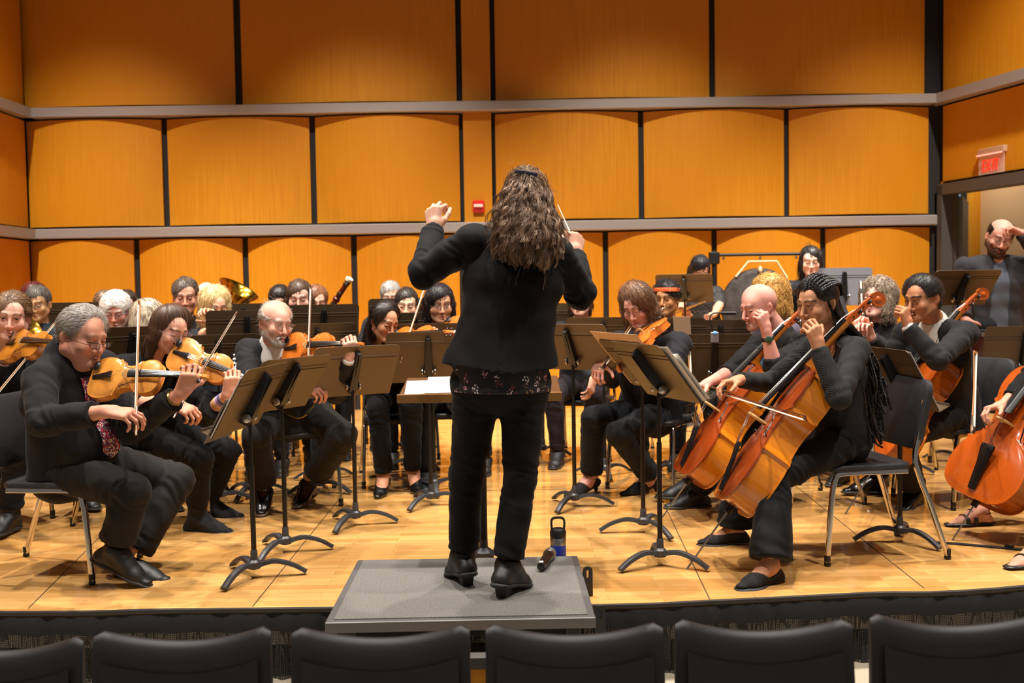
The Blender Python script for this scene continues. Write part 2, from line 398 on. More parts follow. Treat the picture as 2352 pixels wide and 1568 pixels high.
# ================================================================ furniture and small things
M_SEAT = mat('charcoal polypropylene', '#232326', .5, bump=.15, bscale=300)
M_STAND = mat('black coat with orange bounce', '#54432f', .42, .2, spec=.6, bump=.06, bscale=250)  # orange bounce light on the black stands is put into this brown base
M_STANDB = mat('black stand channel', '#0e0d0d', .4)
M_TUBE = mat('dark stand tube', '#33302d', .35, .7)
M_BASE = mat('cast dark grey base', '#4a4a4c', .42, .5, bump=.08, bscale=120)
M_PAPER = mat('white paper', '#e8e6e2', .8)
M_MANILA = mat('buff card folder', '#c8a888', .7)
# ---- auditorium seats (front row, seen from behind)
M_AUD = mat('charcoal seat shell', '#1d191a', .55, bump=.12, bscale=350, spec=.4)
def make_seat():
    r = empty('auditorium_seat')
    rings = []; W = .236; nx = 20
    mb = MB(); F, B = [], []
    zs = [-.52, -.30, -.12, -.045, -.015, 0.0]
    V = []
    for side in (0, 1):
        for zi, z in enumerate(zs):
            for i in range(nx+1):
                u = 2*i/nx-1; w = W*(1-.04*(z+.5))
                x = u*w*(1 + .05*max(0, -z-.1))
                top = .058*u*u + (.0 if abs(u) < .93 else -.02*((abs(u)-.93)/.07)**2)
                y = .055*(1-u*u)*1.0 + (-z)*-.10
                th = .028*(1 if zi < 4 else (.75 if zi == 4 else .3))
                if abs(u) > .9: th *= 1-.5*((abs(u)-.9)/.1)
                V.append((x, y+(th if side else -th), z*1.0+top))
    nz = len(zs); st = nx+1; o = nz*st; fs = []
    for zi in range(nz-1):
        for i in range(nx):
            a = zi*st+i; fs.append((a, a+1, a+st+1, a+st)); a += o; fs.append((a, a+st, a+st+1, a+1))
    for i in range(nx):
        a = (nz-1)*st+i; fs.append((a, a+1, o+a+1, o+a)); fs.append((i, o+i, o+i+1, i+1))
    for zi in range(nz-1):
        a = zi*st; fs.append((a, a+st, o+a+st, o+a)); a = zi*st+nx; fs.append((a, o+a, o+a+st, a+st))
    MB().add(V, fs).build('backrest', M_AUD, r, ang=60)
    V2 = []; fs = []
    for k, z in enumerate((-.50, -.30, -.13, -.075)):
        for i in range(nx+1):
            u = 2*i/nx-1; w = W*.86
            V2.append((u*w, .055*(1-u*u)+(-z)*-.10-.0335, z+.054*u*u))
    for k in range(3):
        for i in range(nx): a = k*st+i; fs.append((a, a+1, a+st+1, a+st))
    MB().add(V2, fs).build('rear_panel', mat('dark seat back panel', '#151213', .75), r)
    MB().box((-.21, .0, -.44), (.21, .36, -.38), None, .03).build('seat', M_AUD, r)
    MB().box((-.03, -.02, -.80), (.03, .12, -.42), None, .008).build('pedestal', M_DGREY, r)
    return r
seat0 = make_seat()
SD = 2.55
seats = [(-10, 1492, 8), (421, 1468, 5), (876, 1462, 1), (1319, 1456, -2), (1752, 1446, -5), (2200, 1434, -8)]
slab = ['dark auditorium seat back at the left end of the front row', 'second dark auditorium seat back from the left, below the older violinist',
        'dark auditorium seat back below the left half of the grey podium', 'dark auditorium seat back below the right corner of the grey podium',
        'dark auditorium seat back below the cellist with braids', 'dark auditorium seat back at the right end of the front row']
for i, (px, py, a) in enumerate(seats):
    p = P(px, py+20, SD+.03*abs(i-2.5)); m = yawm(p, math.radians(180+a*.6)); m = yawm(p, math.radians(a*.5))
    o = seat0 if i == 0 else dup(seat0, m); o.matrix_world = m
    tag(o, slab[i], 'seat', 'front row of auditorium seats')
# ---- wood step in front of the podium
wb = tag(empty('wooden_step', Matrix.Translation(P(1098, 1520, 3.15))), 'orange wood step block showing between two front row seats', 'step')
MB().box((-.14, 0, -.3), (.14, .03, -.02), None, .006).build('wood_front', M_VEN, wb)
MB().box((-.15, -.01, -.02), (.15, .035, .02), None, .005).build('grey_nosing', M_DGREY, wb)
# ---- podium
HP = .10
pc = [G(746.5, 1426, HP), G(1368.6, 1416, HP), G(1326.5, 1275.4, HP), G(822.5, 1282.5, HP)]
pf = (pc[0]+pc[1])/2; pb = (pc[2]+pc[3])/2; pw = ((pc[1]-pc[0]).length+(pc[2]-pc[3]).length)/2; pd = (pb-pf).length
pod = tag(empty('podium', frame((pf.x, pf.y, 0), (pb-pf), (0, 0, 1))), 'low grey carpeted conductor podium at the stage edge', 'podium')
m_pc = carpet('grey podium carpet', '#4e4b49', '#807d78', 170)
w2 = pw/2
MB().box((-w2, 0, HP-.045), (w2, pd, HP-.004), None, .004).build('edge_frame', mat('grey anodised edge', '#6f6d6d', .45, .5), pod)
MB().box((-w2+.028, .028, HP-.012), (w2-.028, pd-.02, HP), None, .001).build('carpet_top', m_pc, pod)
MB().box((-w2+.04, .05, HP-.085), (w2-.04, pd-.05, HP-.045)).build('underframe', mat('black void', '#0b0a0a', .9), pod)
for x in (-w2+.05, w2-.11):
    MB().box((x, .04, -.298), (x+.06, .10, HP-.045), None, .01).build('leg', M_BLK, pod)
    MB().box((x, pd-.1, .002), (x+.06, pd-.05, HP-.045), None, .01).build('leg', M_BLK, pod)
def slotbar(mb, M):
    o = rrect(-.022, 0, .022, .16, .02, 4); i = rrect(-.007, .11, .007, .145, .0065, 4)
    for z, fl in ((-.004, 1), (.004, 0)):
        mb.add([(x, y, z) for x, y in o[:]]+[(x, y, z) for x, y in i], [((k, (k+1) % 20, 20+(k+1) % 20, 20+k) if fl == 0 else (k, 20+k, 20+(k+1) % 20, (k+1) % 20)) for k in range(20)], M)
    mb.loft([[(x, y, -.004) for x, y in o], [(x, y, .004) for x, y in o]], M, caps=False); mb.loft([[(x, y, .004) for x, y in i], [(x, y, -.004) for x, y in i]], M, caps=False)
for yy, z0 in ((.06, -.04), (pd-.30, -.03)):
    mb = MB(); slotbar(mb, Matrix.Translation((w2+.02, yy, z0)) @ Matrix.Rotation(PI/2, 4, 'X') @ Matrix.Rotation(math.radians(20), 4, 'Y')); mb.build('slotted_bracket', M_BLK, pod)
# ---- musician chair
def make_chair():
    r = empty('musician_chair')       # sitter faces local -y
    mb = MB(); o = []
    for x, y in rrect(-.22, -.23, .22, .20, .05, 5): o.append((x*(1-.06*(y > 0)), y))
    top = [(x, y, .462-.012*(1-(x/.22)**2)*(y > -.1)) for x, y in o]
    mb.loft([[(x*.96, y*.96, .43) for x, y in o], [(x, y, .438) for x, y in o], [(x, y, .455) for x, y in o], [(x*.97, y*.97, .463) for x, y in o]])
    mb.build('seat', M_SEAT, r)
    ob = rrect(-.215, 0, .215, .34, .07, 6); R = Matrix.Translation((0, .23, .52)) @ Matrix.Rotation(math.radians(90-12), 4, 'X')
    mb = MB(); rr = []
    for k, (s, z) in enumerate(((.94, -.02), (1, -.012), (1, .012), (.94, .02))):
        rr.append([(x*s, .17+(y-.17)*s, z+ .22*x*x) for x, y in ob])
    mb.loft(rr, R); mb.build('backrest', M_SEAT, r)
    sec = rrect(-.011, -.011, .011, .011, .004, 2)
    for s in (-1, 1):
        x = .205*s
        MB().sweep(spline([(x*1.12, -.245, .018), (x*1.08, -.225, .25), (x*1.04, -.20, .40), (x*1.0, -.15, .425), (x*.98, .05, .425), (x*.97, .17, .425)], 5), sec).build('front_leg', M_CHROME, r)
        MB().sweep(spline([(x*1.12, .36, .018), (x*1.06, .27, .28), (x*1.03, .225, .40), (x*1.0, .205, .50), (x*.96, .245, .66), (x*.95, .26, .76)], 5), sec).build('back_leg', M_CHROME, r)
        for yy in (-.245, .36): MB().lathe([(.013, .0), (.016, .006), (.016, .014), (.012, .022), (.015, .024), (.015, .05)], 10, Matrix.Translation((x*1.12, yy, 0))).build('leg_foot', M_BLK, r)
    [MB().box((-.20, a_, .415), (.20, a_+.025, .432)).build('cross_bar', M_BLK, r) for a_ in (.14, -.17)]
    return r
chair0 = make_chair(); tag(chair0, 'chair', 'chair'); _chair_used = [False]
def chair(loc, a, label):
    m = yawm((loc[0], loc[1], 0), math.radians(a))
    o = chair0 if not _chair_used[0] else dup(chair0, m); o.matrix_world = m; _chair_used[0] = True
    return tag(o, label, 'chair', 'black musician chairs on stage')
# ---- music stand. Local: desk centre is at origin of 'desk frame'; root at floor under the pole
_stand = {}
def deskmesh():
    mb = MB(); w, h = .255, .17; o = rrect(-w, -h, w, h, .03, 4)
    o2 = []
    for x, y in rrect(-w, -h, w, h, .03, 4):
        o2.append((x, y if y > 0 else (-h if y < -h+.031 and abs(x) < w-.001 else y)))
    o = [(-w, -h), (w, -h)] + [p for p in rrect(-w, -h, w, h, .032, 5) if p[1] > 0]
    mb.prism(o, -.0015, .0015)
    for y in (.108, .088): mb.sweep([(-w+.004, y, .0015), (w-.004, y, .0015)], [(-.0025, -.003), (.0025, -.003), (.0, .0035)], up=(0, 0, 1))
    return mb
def make_stand_parts():
    d = {}
    d['desk'] = deskmesh()
    # ledge towards the player (local -z), lip
    d['ledge'] = MB().box((-.255, -.172, -.062), (.255, -.169, 0)).box((-.255, -.172, -.064), (.255, -.158, -.061))
    ch = [(-.022, -.125), (-.027, -.06), (-.019, .12), (-.012, .135), (.012, .135), (.019, .12), (.027, -.06), (.022, -.125)]
    d['channel'] = MB().loft([[(x, y, .001) for x, y in ch], [(x*.8, y, .035+.012*(y < 0)) for x, y in ch]][:2]).box((-.005, -.12, .02), (.005, .125, .046))
    d['knob'] = MB().lathe([(.001, -.047), (.014, -.046), (.021, -.042), (.021, -.036), (.012, -.030), (.006, -.028), (.006, .028), (.012, .030), (.021, .036), (.021, .042), (.014, .046), (.001, .047)], 16, Matrix.Translation((0, -.085, .03)) @ Matrix.Rotation(PI/2, 4, 'Y'))
    return d
SP = make_stand_parts()
def legs_mesh():
    out = []
    for k in range(3):
        a = math.radians(90+120*k); pth = spline([(.02, 0, .058), (.09, 0, .072), (.17, 0, .052), (.235, 0, .014)], 5)
        pth = [(p.x*math.cos(a), p.x*math.sin(a), p.z) for p in pth]; n = len(pth)
        out.append(MB().sweep(pth, [(-.021, -.008), (.021, -.008), (.016, .010), (0, .014), (-.016, .010)], scale=[1.0-.25*(i/n)+.12*(i == n-1) for i in range(n)], up=(0, 0, 1)))
    return out
def stand(foot, deskc, deskyaw, tilt, label, basedeg=0, w=1., h=1., mdesk=None, extra=None, knobs=1, group='black music stands on stage', roll=0.):
    """foot: floor point; deskc: centre of the desk; deskyaw: direction the desk's back faces (0 = to camera); tilt: lean from upright"""
    r = empty('music_stand', Matrix.Translation((foot[0], foot[1], 0)))
    tag(r, label, 'music stand', group)
    key = ('p', w, h)
    if key not in _stand: _stand[key] = True
    A = Matrix.Rotation(math.radians(deskyaw), 4, 'Z') @ Matrix.Rotation(math.radians(90+tilt), 4, 'X') @ Matrix.Rotation(math.radians(roll), 4, 'Z')
    # local desk: x right, y up the desk, z out of the back of the desk
    kn0 = A @ Vector((0, -.085, .03)); dc = Vector(deskc); ny = foot[1]-kn0.y; dc = CAM+(dc-CAM)*(ny/dc.y)
    r.location.x = dc.x+kn0.x; loc = dc-Vector((r.location.x, foot[1], 0)); foot = (r.location.x, foot[1])
    S = Matrix.Diagonal((w, h, 1, 1)); D = Matrix.Translation(loc) @ A
    def put(name, m):
        if name not in _stand: o = SP[name].build(name, m, r); _stand[name] = o
        else:
            o = _stand[name].copy(); COL.objects.link(o); o.parent = r
            if m is not None and o.data.materials[0] != m: o.data = o.data.copy(); o.data.materials[0] = m
        o.matrix_local = D @ (S if name in ('desk', 'ledge') else Matrix.Identity(4)); return o
    dk = put('desk', mdesk or M_STAND); put('ledge', mdesk or M_STAND); put('channel', M_STANDB); put('knob', M_STEEL)
    kn = D @ Vector((0, -.085, .03)); top = Vector((0, 0, kn.z-.005))
    MB().tube([(0, 0, .05), (0, 0, min(.62, kn.z*.7))], .0125, 10).build('lower_tube', M_TUBE, r)
    MB().tube([(0, 0, min(.60, kn.z*.68)), (kn.x*.35, kn.y*.35, kn.z-.06), (kn.x, kn.y, kn.z)], .0085, 10).build('upper_tube', M_TUBE, r)
    MB().lathe([(.016, .04), (.03, .045), (.03, .075), (.018, .085), (.016, .125), (.0135, .13)], 12).build('base_hub', M_BASE, r)
    B = Matrix.Rotation(math.radians(basedeg), 4, 'Z')
    for mbx in (range(3)):
        nm = 'leg%d' % mbx
        if nm not in _stand: o = LEGS[mbx].build('leg', M_BASE, r); _stand[nm] = o
        else: o = _stand[nm].copy(); COL.objects.link(o); o.parent = r
        o.matrix_local = B
    return r, Matrix.Translation((foot[0], foot[1], 0)) @ D
LEGS = legs_mesh()
def sheet(M, x0, y0, x1, y1, z, label, m=None, curl=0., name='sheet_music', cat='sheet music', group=None, th=.0012):
    """paper lying on a stand desk: M desk frame; the player's side is local -z"""
    n = 8; V = []; fs = []
    for i in range(n+1):
        u = i/n; x = x0+(x1-x0)*u; c = curl*(u*u)
        for y in (y0, y1):
            V.append((x, y, -z-c)); V.append((x, y, -z-c-th))
    mb = MB()
    rings = []
    for i in range(n+1):
        b = 4*i; rings.append([V[b], V[b+2], V[b+3], V[b+1]])
    mb.loft(rings)
    o = mb.build(name, m or M_PAPER, M=M); return tag(o, label, cat, group)
# ================================================================ instruments
def wood(name, a, b, rough=.28, coat=.6, axis=(1, 1, 1), sc=6):
    t = NT(name); n = t.noise(t.coord(axis), sc, 5, .6)
    t.set(Base_Color=t.ramp(n, [(.3, a), (.72, b)]), Roughness=rough, Coat_Weight=coat, Coat_Roughness=.1); return t.m
W_AMB = wood('amber varnished spruce', '#c9782a', '#e09a42', axis=(60, 4, 60))
W_ORG = wood('orange varnished spruce', '#b5561a', '#d87c26', axis=(60, 4, 60))
W_BRN = wood('brown amber varnished spruce', '#a5621c', '#c07a26', axis=(60, 4, 60))
W_CEL = wood('red brown cello varnish', '#7e300e', '#8e3c12', rough=.2, axis=(40, 1.0, 40))
W_CER = wood('golden flamed maple ribs', '#bc6812', '#cc7c1a', rough=.2, axis=(1.5, 40, 1.5), sc=3)
W_CE2 = wood('orange cello varnish', '#a8480e', '#b85414', rough=.22, axis=(40, 1.0, 40))
W_CE3 = wood('dark orange flamed maple ribs', '#8c3c0a', '#b86414', rough=.2, axis=(3, 40, 3), sc=5)
EBONY = mat('ebony', '#121010', .32)
W_BRI = mat('pale maple bridge', '#d8b070', .5)
W_STK = mat('pernambuco bow stick', '#5a2a12', .3, coat=.4); W_STL = mat('pale brown bow stick', '#9a6a3c', .35, coat=.4)
HAIRB = mat('white horsehair', '#ece0c8', .6)
SILV = mat('silver', '#d8d4cc', .18, 1.)
GOLD = mat('lacquered brass', '#d8a236', .16, 1.)
HALF = [(0, 0), (.052, .002), (.086, .018), (.102, .05), (.1045, .08), (.099, .11), (.089, .131), (.0935, .139), (.090, .142), (.071, .152), (.058, .178), (.0555, .20), (.061, .226), (.077, .243), (.0805, .245), (.077, .254), (.0825, .275), (.0838, .296), (.078, .325), (.060, .346), (.030, .354), (0, .356)]
def bodyoutline():
    pts = [Vector((x, y, 0)) for x, y in HALF]; segs = [(0, 6), (6, 8), (8, 14), (14, 15), (15, 21)]; h = []
    for a, b in segs: h += spline(pts[a:b+1], 4)[:-1]
    h.append(pts[-1]); h = [(p.x, p.y) for p in h]
    return h + [(-x, y) for x, y in h[-2:0:-1]]
def make_string_instrument(name, S, rib, mtop, mrib, cello=False):
    r = empty(name); o = [(x*S, y*S) for x, y in bodyoutline()]; n = len(o); yc = .19*S
    def ring(s, z): return [(x*s, yc+(y-yc)*s, z) for x, y in o]
    ar = .0135*S if not cello else .025
    # ribs and back
    mb = MB(); mb.cur = 0
    mb.loft([ring(.965, -rib), ring(.965, 0)], caps=False)
    mb.loft([ring(.3, -rib-ar*.9), ring(.7, -rib-ar*.6), ring(.9, -rib-.004*S), ring(1, -rib-.004*S), ring(1.0, -rib), ring(.965, -rib)], caps=True)
    mb.build('ribs_and_back', mrib, r, ang=50)
    mb = MB(); prof = [(.965, 0), (1.0, .0), (1.0, .0042*S), (.955, .0044*S), (.93, .0052*S), (.85, .40*ar+.003*S), (.7, .72*ar+.003*S), (.45, .95*ar+.003*S), (.2, ar+.003*S)]
    mb.loft([ring(s, z) for s, z in prof]); mb.build('top_plate', mtop, r, ang=50)
    def tz(x, y):   # height of the arched top
        s = 0; vx, vy = x, y-yc
        for i in range(n):     # how far out of the outline the point lies, along its own ray from the centre
            ax_, ay_ = o[i][0], o[i][1]-yc; bx_, by_ = o[(i+1) % n][0], o[(i+1) % n][1]-yc; c1 = ax_*vy-ay_*vx; c2 = bx_*vy-by_*vx
            if c1*c2 <= 0 and (ax_+bx_)*vx+(ay_+by_)*vy > 0 and abs(c1-c2) > 1e-12:
                k_ = c1/(c1-c2); ex, ey = ax_+(bx_-ax_)*k_, ay_+(by_-ay_)*k_; s = max(s, math.hypot(vx, vy)/max(math.hypot(ex, ey), 1e-9))
        for (s0, z0), (s1, z1) in zip(prof[3:], prof[4:]):
            if s1 <= s <= s0: return z0+(z1-z0)*(s0-s)/(s0-s1)
        return prof[-1][1]
    for sg in (-1, 1):
        f = [(.028, .232), (.024, .226), (.027, .219), (.034, .222), (.037, .215), (.041, .195), (.046, .175), (.050, .166), (.057, .167), (.060, .174), (.056, .179), (.051, .176)]
        p = spline([(sg*x*S, y*S, tz(x*S, y*S)+.0007*S) for x, y in f], 5); L = len(p)
        MB().sweep(p, [(-.0013*S, -.001*S), (.0013*S, -.001*S), (0, .0004*S)], scale=[.7+1.0*math.sin(PI*i/(L-1)) for i in range(L)], up=(0, 0, 1)).build('f_hole', EBONY, r)
    by = .195*S; bh = .033*S if not cello else .088; zt = tz(0, by)
    bo = [(-.021, 0), (-.016, .004), (-.008, .006), (0, .010), (.008, .006), (.016, .004), (.021, 0), (.0205, .012), (.018, .024), (.009, .0325), (0, .034), (-.009, .0325), (-.018, .024), (-.0205, .012)]
    k = bh/.033
    ws = S if not cello else 1.55*1.2
    MB().prism([(x*ws, y*k) for x, y in bo], -.002*S, .002*S, Matrix.Translation((0, by, zt-.0005)) @ Matrix.Rotation(PI/2, 4, 'X')).build('bridge', W_BRI, r)
    nutY = .356*S+(.13*S if not cello else .28); nutZ = .016*S if not cello else .012; fbL = .27*S if not cello else .58
    zs = zt+bh
    def sz(y): return zs+(nutZ+.004-zs)*(y-by)/(nutY-by)
    wn, wb_ = (.012*S, .021*S) if not cello else (.016, .031)
    e = nutY-fbL
    rg = []
    for y, w in ((e, wb_), (nutY, wn)):
        z = sz(y)-.006*S if y < nutY else nutZ; t_ = .006*S
        rg.append([(-w, y, z-t_), (w, y, z-t_), (w, y, z-.001*S), (w*.6, y, z+.0016*S), (0, y, z+.0026*S), (-w*.6, y, z+.0016*S), (-w, y, z-.001*S)])
    MB().loft(rg).build('fingerboard', EBONY, r)
    hb = .356*S
    rg = []
    for y, w, d in ((hb-.002*S, wn*1.35, rib*.9), (hb+.012*S, wn*1.2, .022*S), (hb+.04*S, wn*1.05, .016*S), (nutY, wn, .013*S)):
        z = sz(y)-.010*S if y < nutY else nutZ-.006*S
        rg.append([(w*math.cos(t_), y, z-d*abs(math.sin(t_))) if True else 0 for t_ in [PI*i/8 for i in range(9)]])
    MB().loft(rg).build('neck', mtop if not cello else W_CER, r)
    # pegbox and scroll in the YZ plane
    pl = .075*S if not cello else .155; R0 = .017*S if not cello else .036
    rg = []; 
    for u, w, d in ((0, wn, .013*S), (.3, wn*.92, .018*S*.95), (.7, wn*.8, .016*S*.9), (1, wn*.6, .012*S*.9)):
        y = nutY+pl*u; z = nutZ-.004*S-.10*pl*u*u-.12*pl*u
        rg.append([(-w, y, z), (-w*.7, y, z+.002*S), (w*.7, y, z+.002*S), (w, y, z), (w*.9, y, z-d), (-w*.9, y, z-d)])
    pe = (nutY+pl, nutZ-.004*S-.22*pl)
    mb = MB(); mb.loft(rg)
    sp = []; sc_ = []; N = 44
    cy_, cz_ = pe[0]+R0*.35, pe[1]-R0*1.02
    for i in range(N+1):
        u = i/N; a = math.radians(100)-u*2*PI*2.1; rr = R0*(1-.80*u)
        sp.append((0, cy_+rr*math.cos(a), cz_+rr*math.sin(a)+.0)); sc_.append(1-.62*u)
    hw = wn*.62
    for sg in (1,):
        mb.sweep(sp, [(-hw, -R0*.2), (hw, -R0*.2), (hw*1.1, R0*.16), (-hw*1.1, R0*.16)], scale=[1.0+.25*(i/N) for i in range(N+1)] if False else None, up=(0, 0, 1))
    mb.lathe([(R0*.16, -hw*1.7), (R0*.30, -hw*1.5), (R0*.5, -hw*1.1), (R0*.5, hw*1.1), (R0*.30, hw*1.5), (R0*.16, hw*1.7)], 12, Matrix.Translation((0, cy_, cz_)) @ Matrix.Rotation(PI/2, 4, 'Y'))
    mb.build('pegbox_and_scroll', mtop if not cello else W_CE2, r, ang=35)
    for i in range(4):
        u = (.2, .42, .62, .82)[i]; sg = 1 if i % 2 else -1; y = nutY+pl*u; z = nutZ-.012*S-.16*pl*u
        q = .85*S if not cello else S*.62
        MB().lathe([(.0035*q, -.020*q), (.004*q, .012*q), (.003*q, .018*q), (.008*q, .024*q), (.011*q, .032*q), (.008*q, .042*q), (.001*q, .046*q)], 10, Matrix.Translation((0, y, z)) @ Matrix.Rotation(sg*PI/2, 4, 'Y') @ Matrix.Diagonal((.55, 1, 1, 1))).build('tuning_peg', EBONY, r)
    # tailpiece
    tl = .108*S if not cello else .235; y0 = .018*S; y1 = y0+tl
    za = tz(0, y0)+.006*S; zb = zs-(zs-za)*.42
    rg = [[(-w, y, z-.005*S), (w, y, z-.005*S), (w*.9, y, z), (0, y, z+.003*S), (-w*.9, y, z)] for y, w, z in ((y0, .010*S, za), (y0+tl*.6, .014*S, za+(zb-za)*.6), (y1-.01*S, .021*S*.9, zb), (y1, .018*S, zb))]
    MB().loft(rg).build('tailpiece', EBONY, r)
    for i in range(4):
        f = (i-1.5)/1.5; xs = [f*.011*S*.9, f*.0165*S*.9*(.8 if cello else 1), f*wn*.62]
        dz = -.0022*S*f*f
        MB().tube([(xs[0], y1-.006*S, zb+.002*S), (xs[1], by, zs+.001+dz), (xs[2], nutY, nutZ+.0035*S), (xs[2]*.4, nutY+pl*.5, nutZ-.01*S)], .0006 if not cello else .0011, 5).build('string', SILV, r)
    if not cello:
        mb = MB(); mb.ell((-.050*S, .032*S, .0125*S+.012), (.023*S, .017*S, .005*S), 12)
        for xx in (-.062, -.042): mb.box(((xx-.004)*S, -.003, -rib), ((xx+.004)*S, .003*S, .020*S), None, .001)
        mb.build('chin_rest', EBONY, r)
        MB().lathe([(.001, -.012), (.006*S, -.010), (.006*S, 0), (.008*S, .002), (.001, .004)], 10, Matrix.Translation((0, -.001, -rib*.5)) @ Matrix.Rotation(PI/2, 4, 'X')).build('end_button', EBONY, r)
        mb = MB(); mb.box((-.085*S, .03*S, -rib-.04*S), (.085*S, .05*S, -rib-.03*S), None, .004); 
        for sg in (-1, 1): mb.box((sg*.088*S-.005, .035*S, -rib-.035*S), (sg*.088*S+.005, .045*S, -rib+.004))
        mb.build('shoulder_rest', M_BLK, r)
    else:
        MB().tube([(0, .01, -rib*.5), (0, -.03, -rib*.5)], .017, 12).build('endpin_collar', EBONY, r)
        MB().tube([(0, -.03, -rib*.5), (0, -.36, -rib*.5)], .0045, 8).build('endpin', M_STEEL, r)
    r['nut'] = nutY; return r
def make_bow(name, L, stick):
    r = empty(name)    # y from frog to tip; hair on -z
    p = spline([(0, 0, 0), (0, L*.25, -.004), (0, L*.5, -.008), (0, L*.75, -.005), (0, L, .002)], 6); n = len(p)
    mb = MB().tube(p, .0046, 8, scale=[1-.35*i/n for i in range(n)])
    mb.loft([[(-.004, L-.008, .003), (.004, L-.008, .003), (.004, L+.006, .003), (-.004, L+.006, .003)], [(-.004, L-.004, -.022), (.004, L-.004, -.022), (.004, L+.014, -.024), (-.004, L+.014, -.024)]])
    mb.build('stick', stick, r)
    MB().add([(-.005, .03, -.021), (.005, .03, -.021), (.005, L+.002, -.021), (-.005, L+.002, -.021), (-.005, .03, -.0195), (.005, .03, -.0195), (.005, L+.002, -.0195), (-.005, L+.002, -.0195)], [(0,3,2,1), (4,5,6,7), (0,1,5,4), (1,2,6,5), (2,3,7,6), (3,0,4,7)]).build('hair', HAIRB, r)
    MB().box((-.0065, .012, -.024), (.0065, .055, -.002), None, .003).build('frog', EBONY, r)
    MB().tube([(0, -.018, 0), (0, 0, 0)], .0052, 8).build('screw', SILV, r)
    MB().tube([(0, .05, -.001), (0, .13, -.0025)], .0056, 8).build('grip_winding', SILV, r)
    return r
_proto = {}
def proto(key, fn): 
    if key not in _proto: _proto[key] = [fn(), False]
    return _proto[key]
def inst(key, fn, M, label, cat, group=None):
    pr = proto(key, fn)
    o = pr[0] if not pr[1] else dup(pr[0], M); pr[1] = True
    o.matrix_world = M; return tag(o, label, cat, group)
def violin(chin, scroll, zh, label, kind='amb', viola=False, cat='violin'):
    """chin: bottom block; scroll: a point along the neck; zh: direction the top plate faces"""
    S = 1.0 if not viola else 1.13; m = {'amb': W_AMB, 'org': W_ORG, 'brn': W_BRN}[kind]
    key = ('v', kind, viola)
    return inst(key, lambda: make_string_instrument('viola' if viola else 'violin', S, .032*S, m, m), frame(chin, Vector(scroll)-Vector(chin), zh), label, cat, 'violins and violas')
def cello(bottom, scroll, zh, label, kind='a', endpin=None):
    m = {'a': (W_CEL, W_CER), 'b': (W_CE2, W_CE3)}[kind]
    return inst(('c', kind), lambda: make_string_instrument('cello', 2.12, .128, m[0], m[1], True), frame(bottom, Vector(scroll)-Vector(bottom), zh), label, 'cello', 'cellos')
def bow(frog, tip, hairdir, label, L=.72, pale=False):
    """hairdir: direction the hair side faces"""
    return inst(('b', L, pale), lambda: make_bow('bow', L, W_STL if pale else W_STK), frame(frog, Vector(tip)-Vector(frog), -Vector(hairdir)), label, 'bow', 'string bows')
